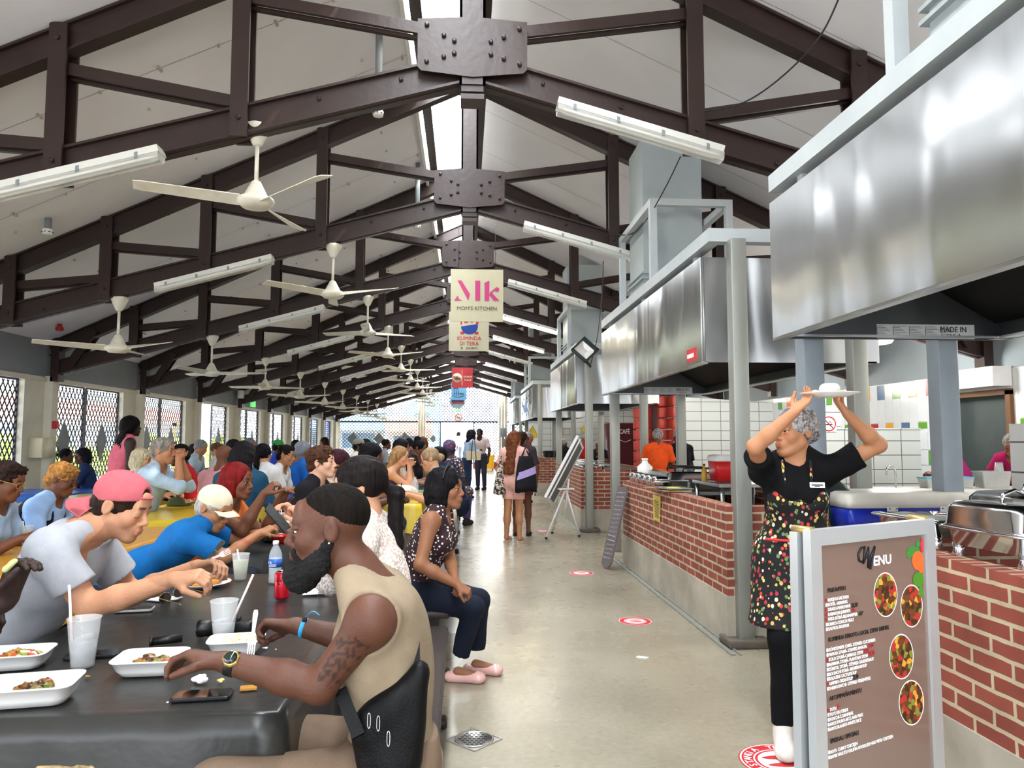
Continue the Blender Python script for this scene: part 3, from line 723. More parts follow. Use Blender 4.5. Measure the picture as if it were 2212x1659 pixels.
# ================================================================ ceiling fans
def fan(cx, cy, cz, ztop_, ang, label, blades=(0, 120, 240), first=None):
    t = thing('ceiling_fan', label, 'ceiling fan', (0, 0, 0), 'white three-bladed ceiling fans')
    m = MB(); m.lathe((0, 0, 0), [(.03, -.155), (.04, -.14), (.095, -.02), (.1, 0), (.08, .012)], 24); m.build('canopy', M_fan, t)
    m = MB(); L = ztop_-cz-.13; m.lathe((0, 0, -.15), [(.016, 0), (.016, -L+.18)], 10); m.build('downrod', M_fan, t)
    m = MB(); z = -(ztop_-cz)
    m.lathe((0, 0, z), [(.05, -.055), (.1, -.05), (.135, -.02), (.14, .0), (.13, .02), (.09, .04), (.06, .10), (.035, .15), (.02, .16)], 28); m.build('motor_housing', M_fan, t)
    for a in blades:
        a = radians(a+ang); d = V((cos(a), sin(a), 0)); s = V((-sin(a), cos(a), 0)); m = MB(); n = 12; up = []; lo = []
        for k in range(n+1):
            u = k/n; r = .12+.72*u; w = .045+.02*u if u < .96 else .05; tw = .028*(1-u*.5); zz = z-.005+.02*u
            for side, L_ in ((1, up), (-1, lo)): L_.append(d*r+s*(side*w)+V((0, 0, zz+side*tw)))
        ring = [[up[k], lo[k], lo[k]+V((0, 0, .006)), up[k]+V((0, 0, .006))] for k in range(n+1)]
        m.loft(ring); m.build('blade', M_fan, t)
    t.location = (cx, cy, ztop_); return t
def ang2(hub, tip): return math.degrees(atan2(tip[1]-hub[1], tip[0]-hub[0]))
f0 = fan(-1.60, 5.66, 3.27, 3.86, ang2((-1.6, 5.717), (-2.349, 5.457)), 'nearest white ceiling fan, hanging large below the first truss')
nm_ = ['second', 'third', 'fourth', 'fifth', 'sixth', 'seventh', 'eighth', 'ninth', 'tenth', 'farthest']
for i, y in enumerate(TY[1:]):
    dup(f0, (-1.57, y+.02, 3.77), radians([20, 75, 10, 50, 95, 30, 0, 66, 15, 80][i]), 'white ceiling fan of the inner row below the %s truss' % nm_[i])
    dup(f0, (-4.02, y+.02, zbot(-4.02)), radians([12, 55, 80, 20, 0, 40, 70, 25, 90, 45][i]), 'white ceiling fan of the outer row, under the %s truss near the left wall' % nm_[i])

# ================================================================ fluorescent fixtures
def fixture(xa, xb, Y, mt, label):
    za, zb = zbot(xa)-.045, zbot(xb)-.045; Y = Y-.12
    t = thing('fluorescent_fixture', label, 'ceiling light', ((xa+xb)/2, Y, (za+zb)/2), 'long fluorescent fixtures under the trusses')
    a, b = V((xa, Y, za)), V((xb, Y, zb)); d = (b-a).normalized(); up = V((0, 0, 1))
    m = MB(); m.beam(a+up*.03, b+up*.03, .15, .05); m.build('body', M_lampw, t)
    m = MB(); m.tube([a+V((0, -.03, -.012))+d*.05, b+V((0, -.03, -.012))-d*.05], .013, 8, cap=True); m.build('lamp_tube', mt, t)
    m = MB(); m.tube([a+V((0, .035, -.012))+d*.05, b+V((0, .035, -.012))-d*.05], .013, 8, cap=True); m.build('lamp_tube', mt, t)
    m = MB(); prof = [(-.072, .008), (-.066, -.035), (-.045, -.052), (.045, -.052), (.066, -.035), (.072, .008)]
    m.loft([[p+V((0, y, z)) for y, z in prof] for p in (a, b)], closed=False, cap=False)
    for p in (a, b): m.add([p+V((0, y, z)) for y, z in prof], [tuple(range(6))])
    m.build('diffuser', M_clear, t)
    for u in (.1, .36, .63, .9):
        m = MB(); p = a+(b-a)*u; m.obox(p+V((0, -.076, .01)), d*.012, (0, .003, 0), (0, 0, .022)); m.build('clip', M_greywall, t)
for i, y in enumerate(TY):
    num = (['nearest']+nm_)[i]
    off = 0 if i else .0
    fixture(-3.55 if i else -3.75, -2.24, y, M_tubeoff if i < 9 else M_tubeon, 'unlit fluorescent fixture on the left slope of the %s truss' % num if i < 9 else 'glowing fluorescent fixture on the left slope of the %s truss' % num)
    fixture(.70, 1.98, y, M_tubeoff if i in (0, 1, 2, 5, 7) else (M_tubewarm if i == 4 else M_tubeon),
            ('unlit' if i in (0, 1, 2, 5, 7) else 'lit')+' fluorescent fixture on the right slope of the %s truss' % num)

# ================================================================ detectors
def detector(x, y, drop, label, col=M_white, name='smoke_detector'):
    z = ztop(x); t = thing(name, label, 'detector', (x, y, z-drop))
    m = MB(); m.lathe((x, y, z-drop), [(.035, 0), (.035, drop+.01)], 12); m.build('stem', M_greywall if name == 'smoke_detector' else col, t)
    m = MB(); m.lathe((x, y, z-drop), [(.03, -.05), (.05, -.045), (.055, -.02), (.055, 0), (.05, .01)], 16); m.build('head', col, t)
    m = MB()
    for k in range(8): a = k*pi/4; m.box((x+.051*cos(a)-.008, y+.051*sin(a)-.008, z-drop-.03), (x+.051*cos(a)+.008, y+.051*sin(a)+.008, z-drop-.022))
    m.build('vent_slots', M_ink, t)
detector(-4.55, 8.25, .12, 'round white smoke detector on the left ceiling between two trusses')
detector(-.88, 7.3, .8, 'white smoke detector on a long grey stem near the ridge')
detector(-.72, 11.0, .95, 'white smoke detector on a grey stem behind the second truss')
detector(-6.05, 11.4, .04, 'small red alarm beacon on the ceiling above the left wall', M_red, 'alarm_beacon')

# ================================================================ hanging signs
def sign_board(x, y, w, z0, z1, mt, label):
    t = thing('hanging_sign', label, 'sign', (x, y, z1)); m = MB(); m.box((x-w/2, y, z0), (x+w/2, y+.02, z1)); m.build('board', mt, t)
    m = MB()
    for s in (-1, 1): m.tube([(x+s*w*.35, y+.01, z1), (x+s*w*.35, y+.01, max(z1+.35, zbot(x)+.4))], .004, 5)
    m.build('hanging_wire', M_wire, t); return t
M_signcream = mat('sign_cream', '#c4bd9f', .6, var=.04, bump=0); M_pink = mat('sign_pink', '#c23a78', .5, var=.02, bump=0); M_brownink = mat('sign_brown', '#6b5648', .6, bump=0)
RI, UP = (1, 0, 0), (0, 0, 1)
t = sign_board(.175, 10.6, .76, 3.15, 3.915, M_signcream, 'square cream sign reading MOM\'S KITCHEN under large pink letters')
y = 10.596
def poly(m, pts, mi=0, yy=None, d=.003): m.prism([(p[0], yy if yy is not None else y, p[1]) for p in pts], (0, d, 0), mi)
def sg(u, v): return (-.205+.76*u/450, 3.915-.765*v/450)     # sign pixels
m = MB()
for q_, pts in enumerate(([(58, 98), (92, 98), (165, 215), (150, 272), (135, 240)], [(30, 272), (60, 228), (72, 258), (98, 270), (98, 272)], [(210, 98), (252, 98), (252, 270), (210, 270)],
            [(285, 120), (330, 96), (330, 272), (290, 272), (290, 132)], [(338, 192), (352, 200), (418, 270), (368, 270), (330, 220)], [(332, 200), (395, 150), (400, 165), (345, 208)])):
    poly(m, [sg(*p) for p in pts], yy=y-.0006*q_)
m.prism([(sg(398+17*cos(a), 172+18*sin(a))[0], y-.0048, sg(0, 172+18*sin(a))[1]) for a in np.arange(0, 2*pi, .5)], (0, .003, 0)); m.build('monogram', M_pink, t)
text("MOM'S KITCHEN", .079, t, M_brownink, (.175, y, 3.315), RI, UP, align='CENTER', thick=.001, wx=.98, off=.0008)
t = sign_board(.08, 14.0, .76, 3.13, 3.88, M_signcream, 'cream sign reading KUMINDA DI TERA with a blue bowl, partly behind the first sign')
y = 13.996
m = MB(); cx, cz = .09, 3.62
m.prism([(cx+.16*cos(a), y, cz-.02+.15*sin(a)) for a in np.arange(pi, 2*pi+.01, .25)]+[(cx+.16, y, cz+.03)], (0, .003, 0)); m.build('bowl_emblem', mat('sign_blue', '#1c3f94', .5, bump=0), t)
m = MB()
for a, b in (((-.17, .02), (-.14, .1)), ((-.1, .05), (-.03, .1)), ((.03, .05), (.06, .1)), ((.12, .03), (.17, .1)), ((-.17, -.17), (-.10, -.12)), ((.1, -.17), (.17, -.12))): m.box((cx+a[0], y, cz+a[1]), (cx+b[0], y+.003, cz+b[1]))
m.build('emblem_marks', M_red, t)
text('KUMINDA', .1, t, M_red, (.085, y, 3.34), RI, UP, align='CENTER', thick=.001, off=.001); text('DI TERA', .1, t, M_red, (.085, y, 3.24), RI, UP, align='CENTER', thick=.001, off=.001)
text('695-8472', .058, t, M_ink, (.135, y, 3.165), RI, UP, align='CENTER', thick=.001)
m = MB(); m.rbox((-.075, y, 3.165), (-.035, y+.003, 3.205), .004); m.build('chat_icon', mat('icon_green', '#3c9a3c', .5, bump=0), t)
M_signred = mat('sign_board_red', '#c23a40', .5, var=.05, bump=0); M_sw = mat('sign_lettering_cream', '#eee3c8', .5, bump=0)
t = sign_board(-.075, 26.0, .73, 3.27, 3.98, M_signred, "red sign reading DUDU'S PLACE with a round cutlery emblem"); y = 25.996
m = MB(); m.lathe((-.26, y+.003, 3.62), [(.165, 0), (.165, -.003)], 24, axis=(0, 1, 0)); m.build('round_emblem', M_sw, t)
m = MB(); m.box((-.092, y, 3.34), (-.078, y+.003, 3.9)); 
m.build('divider', M_sw, t); m = MB()
for s in (-1, 1):
    m.lathe((-.26+s*.05, y-.001, 3.62), [(.05, 0), (.05, -.002)], 14, axis=(0, 1, 0), sx=1, sy=2.0); 
m.build('cutlery_mark', mat('sign_brown2', '#93603f', .5, bump=0), t)
text("DUDU'S", .085, t, M_sw, (.12, y, 3.63), RI, UP, align='CENTER', thick=.001, off=.002); text('PLACE', .085, t, M_sw, (.12, y, 3.52), RI, UP, align='CENTER', thick=.001, off=.002)
t = sign_board(-.23, 31.0, .64, 3.11, 3.85, mat('sign_board_blue', '#6aa7cf', .5, bump=0), 'small light blue sign with black cutlery, below the red sign'); y = 30.996
m = MB()
for q in range(3):
    x = -.42+.07*q; m.beam((x-.02*(1-q), y, 3.6), (x+.02, y, 3.27), .003, .022, up=(1, 0, 0)); m.obox((x-.015, y, 3.62), (.025, 0, 0), (0, .002, 0), (0, 0, .05))
pts = [(-.25+.24*cos(a), y, 3.31+.09*sin(a)) for a in np.arange(0, 2*pi+.1, .3)]; m.tube(pts, .007, 4)
for z in (3.37, 3.31, 3.25):
    for q in range(5): m.box((-.2+.035*q, y, z), (-.175+.035*q, y+.003, z+.03))
m.build('cutlery_emblem', M_ink, t)
t = thing('hanging_sign', 'grey octagonal sign bottom with dark band, lowest of the ridge signs', 'sign', (-.29, 34.5, 3.2))
m = MB(); cx = -.29
m.prism([(cx-.38, 34.5, 3.1), (cx-.22, 34.5, 2.92), (cx+.12, 34.5, 2.92), (cx+.32, 34.5, 3.1), (cx+.32, 34.5, 3.4), (cx-.38, 34.5, 3.4)], (0, .02, 0)); m.build('board', mat('sign_grey', '#8296a0', .5), t)
m = MB(); m.box((cx-.3, 34.49, 3.13), (cx+.27, 34.5, 3.32)); m.build('dark_band', mat('sign_navy', '#2b2d3d', .5), t)
m = MB()
for q in range(7): m.box((cx-.28+.08*q, 34.48, 3.12), (cx-.225+.08*q, 34.49, 3.18))
m.build('red_marks', M_red, t)
# exit and no smoking signs
M_green = mat('exit_green', '#4fae5c', .5, emit='#59c568', es=.7, bump=0); M_signwhite = mat('sign_face_white', '#f4f4f2', .5, bump=0, var=.02)
t = thing('exit_sign', 'small green EXIT sign hanging above the bright far doorway', 'exit sign', (-.3, 36.9, 2.85)); m = MB(); m.box((-.43, 36.9, 2.82), (-.17, 36.94, 2.96)); m.build('panel', M_green, t)
text('EXIT', .12, t, M_signwhite, (-.3, 36.895, 2.85), RI, UP, align='CENTER', thick=.001, off=.001)
m = MB(); m.box((-.44, 36.91, 3.0), (-.16, 36.93, 3.02)); m.tube([(-.3, 36.92, 2.96), (-.3, 36.92, 4.2)], .008, 5); m.build('bracket', M_wire, t)
def nosmoke(c, r, right, label, normal):
    c = V(c); right = V(right); up = V((0, 0, 1)); n = V(normal); t = thing('no_smoking_sign', label, 'sign', c)
    m = MB(); m.obox(c, right*r*1.15, up*r*1.15, n*.003); m.build('panel', M_signwhite, t)
    m = MB(); pts = [c+n*.006+right*r*cos(a)+up*r*sin(a) for a in np.arange(0, 2*pi+.2, .2)]; m.tube(pts, r*.09, 5)
    m.tube([c+n*.006+right*r*.7+up*-.7*r, c+n*.006-right*r*.7+up*.7*r], r*.08, 5); m.build('prohibition_ring', M_red, t)
    m = MB(); m.obox(c+n*.005-up*r*.12, right*r*.55, up*r*.09, n*.002)
    m.tube([c+n*.005+right*r*.4, c+n*.005+right*r*.3+up*r*.25, c+n*.005+right*r*.0+up*r*.3], r*.05, 5); m.build('cigarette_symbol', M_ink, t)
nosmoke((-.30, 37.885, 2.58), .17, (1, 0, 0), 'round no smoking sign on the lattice above the far doorway', (0, -1, 0))
nosmoke((5.22, 10.335, 1.68), .1, (1, 0, 0), 'square no smoking sign behind the raised forearms of the server', (0, -1, 0))

# small things on the far and left walls
def wbox(name, lab, cat, a, b, mt):
    m = MB(); m.rbox(a, b, .01, seg=1); return tag(m.build(name, mt), lab, cat)
wbox('electrical_cabinet', 'grey electrical cabinet on the ribbed column right of the far doorway', 'cabinet', (1.83, 37.55, 1.6), (2.12, 37.74, 2.05), M_greywall)
wbox('notice_board', 'small brown framed notice under the grey electrical cabinet', 'notice', (1.9, 37.6, 1.1), (2.12, 37.74, 1.5), mat('notice_brown', '#8a8073', .6))
wbox('paper_dispenser', 'cream paper dispenser on the front cream column at the left wall', 'dispenser', (XL+.0, 11.55, 1.18), (XL+.2, 11.85, 1.48), mat('dispenser_cream', '#d8cfae', .4))
wbox('alarm_call_point', 'small red fire call point on the left wall column', 'call point', (XL+.12, 11.93, 1.62), (XL+.17, 12.05, 1.74), M_red)
wbox('wall_speaker', 'small white box speaker at the fourth truss end on the left', 'speaker', (XL+.1, 21.35, 2.62), (XL+.25, 21.5, 2.85), M_white)
wbox('exit_plate', 'small green and white exit plate on the left wall', 'exit sign', (XL+.02, 22.9, 2.45), (XL+.05, 23.4, 2.72), M_green)
for k, x in enumerate((1.06,)):
    t = thing('mop_bucket', 'yellow mop bucket standing by the far right column', 'bucket', (1.15, 35.5, 0)); M_y = mat('bucket_yellow', '#f0b90f', .45)
    m = MB(); m.loft([[(1.15+sx*w_, 35.5+sy*.2, z) for sx, sy in ((-1, -1), (1, -1), (1, 1), (-1, 1))] for w_, z in ((.24, .08), (.3, .42), (.33, .43))]); m.build('tub', M_y, t)
    m = MB(); m.loft([[(1.25+sx*w_, 35.5+sy*.15, z) for sx, sy in ((-1, -1), (1, -1), (1, 1), (-1, 1))] for w_, z in ((.14, .43), (.2, .72))]); m.build('wringer', M_y, t)
    m = MB(); m.tube([(1.42, 35.5, .5), (1.5, 35.5, 1.0)], .015, 6); m.build('handle', M_red, t)
    m = MB()
    for sx in (-1, 1): m.lathe((1.15+sx*.2, 35.4, .04), [(.04, -.02), (.04, .02)], 10, axis=(1, 0, 0))
    m.build('caster', M_black, t)

# ================================================================ floor drain and floor stickers
t = thing('floor_drain', 'steel floor drain with oval slots set in the aisle floor', 'drain', (.055, 3.7, 0))
M_drain = steel_mat('drain_steel', '#b5b3ac', .4, .05, 8)
c = V((.055, 3.71, .003)); m = MB(); m.add([c+V((-.135, 0, 0)), c+V((0, -.135, 0)), c+V((.135, 0, 0)), c+V((0, .135, 0))], [(0, 1, 2, 3)])
for k in range(4):
    a = [V((-.135, 0, 0)), V((0, -.135, 0)), V((.135, 0, 0)), V((0, .135, 0))]; m.beam(c+a[k], c+a[(k+1) % 4], .008, .006)
m.build('frame_plate', M_drain, t)
m = MB(); m.lathe((c.x, c.y, .004), [(.095, 0), (.095, .004), (.086, .005), (.086, .003), (0.001, .003)], 36); m.build('grate', M_drain, t)
m = MB()
for r_ in range(-3, 4):
    for q in range(-4, 5):
        x, yy = q*.022+(.011 if r_ % 2 else 0), r_*.022
        if x*x+yy*yy < .074**2: m.lathe((c.x+x, c.y+yy, .0075), [(.0075, 0), (.0075, .0006)], 10, sx=1.15, sy=.8)
m.build('slots', M_black, t)
def floor_sticker(px, py, r, label, letters=False):
    c = gz(px, py, 0); t = thing('floor_sticker', label, 'floor sticker', (c.x, c.y, 0), 'round red keep-distance stickers on the floor')
    m = MB(); m.lathe((c.x, c.y, 0), [(r, 0), (r, .0015)], 40, smooth=False); m.build('disc', M_red, t)
    m = MB()
    def ringm(r0, r1, z):
        n = 40; vs = [(c.x+rr_*cos(2*pi*k/n), c.y+rr_*sin(2*pi*k/n), z) for rr_ in (r0, r1) for k in range(n)]
        m.add(vs, [(k, (k+1) % n, n+(k+1) % n, n+k) for k in range(n)])
    ringm(r*.62, r*.66, .002); ringm(r*.93, r*.97, .002); m.lathe((c.x, c.y, .0016), [(r*.56, 0), (r*.56, .0006)], 30, smooth=False); m.build('white_rings', M_signwhite, t)
    m = MB()
    for s in (-1, 1):
        n = 18; pts = [(c.x+r*.42*cos(a)*(1.0), c.y+s*r*.2+r*.12*sin(a)*(1+.25*cos(a)), .0024) for a in np.linspace(0, 2*pi, n, False)]
        m.prism(pts, (0, 0, .0006))
    m.build('footprints', M_red, t)
    if letters:
        word = 'TENE DISTANSIA  TENE DISTANSIA  '; n = len(word)
        for q, ch in enumerate(word):
            if ch == ' ': continue
            a = pi/2-2*pi*q/n; rad = V((cos(a), sin(a), 0)); rt = V((sin(a), -cos(a), 0))
            text(ch, r*.26, t, M_signwhite, c+rad*r*.70-rt*r*.07+V((0, 0, .0022)), rt, rad, thick=.0003, off=.0008)
floor_sticker(1690, 1645, .19, 'red and white keep-distance sticker at the feet of the server', True)
floor_sticker(1372, 1342, .135, 'red round floor sticker in the middle of the aisle')
floor_sticker(1256, 1238, .135, 'small red floor sticker left of the leaning chalkboard')
floor_sticker(1172, 1147, .11, 'faint red floor sticker beyond the easel')
m = MB(); c = gz(1388, 1420, .002); m.obox(c, (.03, -.02, 0), (.012, .012, 0), (0, 0, .003)); tag(m.build('paper_scrap', M_paper), 'small white paper scrap on the aisle floor', 'scrap')
c = gz(1724, 1624, .002); m = MB(); m.obox(c, (.035, -.03, 0), (.006, .006, 0), (0, 0, .003)); tag(m.build('paper_scrap', M_paper), 'white scrap beside the red sticker near the menu board', 'scrap')

# ================================================================ tall menu board
A, B = V((.95, 2.025, 0)), V((1.484, 2.295, 0)); RT = (B-A).normalized(); WD = (B-A).length; NRM = V((RT.y, -RT.x, 0))
mt_ = thing('menu_board', 'tall silver framed A-board headed MENU with dish list and food pictures', 'menu board', A)
def mp_(u, z, n=0): return A+RT*u+V((0, 0, z))+NRM*n
def onb(cx, cy, n=.004):
    cx = cx+max(cy-300, 0)*.018*(1-(cx-671)/700); px, py = 1560+cx/2.968, 1100+cy/2.968; d = ray(px, py); o = A+NRM*n; k = (o-EYE).dot(NRM)/d.dot(NRM); return EYE+d*k
M_alu = mat('aluminium_frame', '#c3c8c9', .35, metal=.5, var=.04, bump=.02)
m = MB(); fw = .045
for a, b in ((mp_(0, 0), mp_(0, 1.2)), (mp_(WD, 0), mp_(WD, 1.2))):
    s = 1 if a == mp_(0, 0) else -1
    m.beam(a+RT*s*fw/2, b+RT*s*fw/2, .026, fw, up=RT)
m.beam(mp_(fw, 1.2-fw/2), mp_(WD-fw, 1.2-fw/2), .026, fw); m.beam(mp_(fw, .03), mp_(WD-fw, .03), .026, fw)
m.build('front_frame', M_alu, mt_)
m = MB()
for s in (0, 1):
    u = s*WD+(fw/2 if s == 0 else -fw/2); m.beam(mp_(u, 0, -.055), mp_(u, 1.19, -.045), .026, fw, up=RT)
m.beam(mp_(fw, 1.165, -.05), mp_(WD-fw, 1.165, -.05), .026, .04); m.build('rear_frame', M_alu, mt_)
m = MB(); m.prism([mp_(.03, .05, -.06), mp_(WD-.03, .05, -.06), mp_(WD-.03, 1.15, -.055), mp_(.03, 1.15, -.055)], NRM*-.004); m.build('rear_panel', M_white, mt_)
M_poster = mat('poster_taupe', '#7d685d', .22, var=.06, scale=3, bump=0, coat=.5)
m = MB(); m.prism([mp_(fw-.006, .04, .004), mp_(WD-fw+.006, .04, .004), mp_(WD-fw+.006, 1.2-fw+.006, .004), mp_(fw-.006, 1.2-fw+.006, .004)], NRM*-.006); m.build('poster', M_poster, mt_)
m = MB()
for s in (0, 1): m.lathe(mp_(s*WD+(.02 if s == 0 else -.02), 1.196, -.03), [(.012, -.03), (.012, .03)], 10, axis=NRM)
m.build('hinge', mat('hinge_brass', '#b29a62', .4, metal=.6), mt_)
M_w = M_signwhite; M_hb = mat('marker_black', '#1a1a1c', .5, bump=0); M_hr = mat('marker_red', '#b02430', .5, bump=0)
UPZ = V((0, 0, 1)); lt = MB()
def mtx(s, cx, cy, h, mt, wx=.72, off=.0, shear=0, name='lettering'): return text(s, h, mt_, mt, onb(cx, cy, .006), RT, UPZ, wx=wx, off=off, thick=.0004, shear=shear, name=name)
k1 = .00029*1.0
mtx('ENU', 968, 362, .034*1.15, M_w, 1.16, .0012, name='menu_heading')
m = MB(); pts = [onb(*p, .007) for p in ((900, 340), (878, 330), (872, 290), (890, 250), (915, 240), (912, 290), (905, 345), (928, 290), (938, 245), (940, 300), (934, 372), (955, 300), (978, 240), (968, 300), (948, 385))]
m.tube(pts, .0034, 6); m.build('brushed_letter', M_hb, mt_)
for s, cy, w_ in (('PISKA/FISH', 535, .70), ('KUMINDA KRIOYO-LOCAL STEW DISHES', 851, .62), ('AKOMPAÑAMENTU', 1229, .66), ('SPESHAL/ SPECIALS', 1503, .62)):
    mtx(s, 671, cy, .0165, M_hb, w_*1.48, .00025, name='menu_heading')
items = [('BAKIJOU-SALTFISH', 593, 1), ('BÒKEL- HERRING', 623, 0), ('DRADU-MAHI MAHI', 654, 1), ('KABARON-SHRIMPS', 686, 1), ('PISKA KÒRÁ-REDSNAPPER', 717, 1), ('KARKO-CONCH MEAT', 749, 0), ('SALMOU-SALMON', 779, 0),
 ('KÒMKÒMBER CHIKI- STEWED CUCUMBER', 913, 0), ('PAPAYA STOBÁ- STEWED PAPAYA', 944, 0), ('KOLO STOBÁ-CABBAGE STEW', 976, 1), ('BANANA STOBÁ- PLANTAIN STEW', 1007, 0), ('ZÜRKOL STOBÁ- STEWED SAUERKRAUT', 1038, 0),
 ('BOONCHI KÒRÁ- REDBEANSOUP', 1069, 0), ('KADUSHI-CACTUSSOUP', 1099, 0), ('GIAMBO-OKRASOUP', 1130, 1), ('SNEIBOONCHI- STEWED GREENPEAS', 1161, 0),
 ('TUTU', 1297, 1), ('TUTU KU KESHI', 1328, 0), ('FUNCHI-CORNMEAL', 1359, 0), ('AROS MORO-RICE AND PEAS', 1390, 0), ('AROS BLANKU-WHITE RICE', 1421, 0),
 ('ROTI- CURRY CHICKEN', 1568, 0), ('BAMI/ NASI KU GALIÑA-NOODLES/ NASI WITH CHICKEN', 1600, 0)]
bw, br_ = MB(), MB()
for s, cy, red in items:
    mtx(s, 671, cy, .0128, M_w, .87, .0001, name='dish_line')
    p = onb(663, cy-9, .006); (br_ if red else bw).obox(p, RT*.0035, UPZ*.0045, NRM*.0006)
bw.build('checkboxes', M_w, mt_); br_.build('ticked_checkboxes', M_hr, mt_)
for s, cx, cy, mm, h in (('22,50', 822, 630, M_hb, .016), ('25,-', 824, 658, M_hr, .015), ('D.P', 870, 682, M_hb, .016), ('22,50', 930, 888, M_hr, .014), ('22,50', 892, 922, M_hr, .015), ('22,50', 925, 942, M_hr, .018), ('22,50', 820, 1093, M_hb, .016), ('4,-', 716, 1278, M_hr, .018)):
    mtx(s, cx, cy, h, mm, .8, .0003, .3, name='handwritten_price')
def foodmat(name, seed, cols, scale=26):
    m, nt, p = nodes_of(name); L = nt.links.new; tc = N(nt, 'ShaderNodeTexCoord'); mp = N(nt, 'ShaderNodeMapping'); mp.inputs['Location'].default_value = (seed, seed*1.7, 0)
    v = N(nt, 'ShaderNodeTexVoronoi'); v.inputs['Scale'].default_value = scale; cr = N(nt, 'ShaderNodeValToRGB'); cr.color_ramp.interpolation = 'CONSTANT'
    L(tc.outputs['Object'], mp.inputs[0]); L(mp.outputs[0], v.inputs['Vector'])
    sp = N(nt, 'ShaderNodeSeparateColor'); L(v.outputs['Color'], sp.inputs[0]); L(sp.outputs[0], cr.inputs[0])
    e = cr.color_ramp.elements; n = len(cols)
    e[0].color = lin(cols[0]); e[1].position = 1/n; e[1].color = lin(cols[1])
    for i in range(2, n): q = e.new(i/n); q.color = lin(cols[i])
    n2 = N(nt, 'ShaderNodeTexNoise'); n2.inputs['Scale'].default_value = scale*5; mx = N(nt, 'ShaderNodeMix', data_type='RGBA', blend_type='OVERLAY'); mx.inputs[0].default_value = .6
    L(mp.outputs[0], n2.inputs['Vector']); L(cr.outputs[0], mx.inputs[6]); L(n2.outputs['Fac'], mx.inputs[7]); L(mx.outputs[2], p.inputs['Base Color']); p.inputs['Roughness'].default_value = .3
    bp = N(nt, 'ShaderNodeBump'); bp.inputs['Strength'].default_value = .4; L(v.outputs['Distance'], bp.inputs['Height']); 
    if scale < 200: L(bp.outputs[0], p.inputs['Normal'])
    return m
for q, (cx, cy, rx, ry) in enumerate(((1045, 548, 72, 136), (1213, 620, 67, 130), (1145, 945, 75, 138), (1209, 1240, 78, 138))):
    for rr_, mt2, nn, nmn in ((1.06, M_w, .0055, 'picture_rim'), (1, foodmat('food_picture_%d' % q, q*3.1+.4, ['#6b3d1e', '#3b2614', '#b5332c', '#d9a13a', '#7f8a3a', '#5a3216'], 62), .0062, 'food_picture')):
        m = MB(); m.prism([onb(cx+rx*rr_*cos(a), cy+ry*rr_*sin(a), nn) for a in np.linspace(0, 2*pi, 32, False)], NRM*.0004); m.build(nmn, mt2, mt_)
vg = ((1225, 270, 40, 35, '#3c8a35'), (1200, 290, 18, 25, '#3c8a35'), (1255, 222, 14, 22, '#3c8a35'), (1255, 330, 38, 62, '#ef6a2a'), (1278, 370, 22, 40, '#ef6a2a'), (1282, 230, 12, 45, '#d8344a'), (1258, 450, 36, 48, '#4a8a22'), (1275, 530, 16, 40, '#4a8a22'))
for q, (cx, cy, rx, ry, colr) in enumerate(vg):
    m = MB(); m.prism([onb(min(cx+rx*cos(a), 1291), cy+ry*sin(a), .0052+.0002*q) for a in np.linspace(0, 2*pi, 24, False)], NRM*.0003); m.build('vegetable_art', mat('art_'+colr[1:], colr, .4, bump=0, var=.05), mt_)

# ================================================================ easel with whiteboard seen from its back edge
t = thing('flip_easel', 'white tripod easel holding a tilted grey board in front of the brick counter', 'easel', (1.45, 11.1, 0))
M_ew = mat('easel_white', '#dcdcda', .35, var=.03, bump=0)
hub = V((1.52, 11.1, .72)); m = MB()
for p in ((1.204, 10.906, .03), (1.723, 11.132, .03), (1.367, 11.539, .03)): m.tube([p, hub], .014, 8)
m.tube([hub+V((0, 0, -.3)), hub+V((.05, .03, .15))], .016, 8); m.obox(hub, (.12, .03, 0), (-.01, .04, 0), (0, 0, .012)); m.build('tripod', M_ew, t)
m = MB()
for p in ((1.204, 10.906, .018), (1.723, 11.132, .018), (1.367, 11.539, .018)): m.sph(p, .022, 8)
m.build('rubber_foot', M_black, t)
lo, hi = V((1.20, 10.95, .60)), V((1.70, 11.05, 1.50)); ud = (hi-lo).normalized(); dd = V((.38, .92, 0)).normalized(); dd = (dd-ud*dd.dot(ud)).normalized(); nn = ud.cross(dd).normalized()
cen = (lo+hi)/2+dd*.32; m = MB(); m.obox(cen, ud*.5, dd*.34, nn*.008); m.build('board', mat('easel_board_grey', '#5b6164', .4), t)
m = MB()
for s in (-1, 1): m.obox(cen+dd*.34*s, ud*.52, dd*.02, nn*.02)
for s in (-1, 1): m.obox(cen+ud*.5*s, ud*.02, dd*.34, nn*.02)
m.obox(cen-dd*.3-nn*.05, ud*.5, dd*.012, nn*.01); m.build('board_frame', M_ew, t)

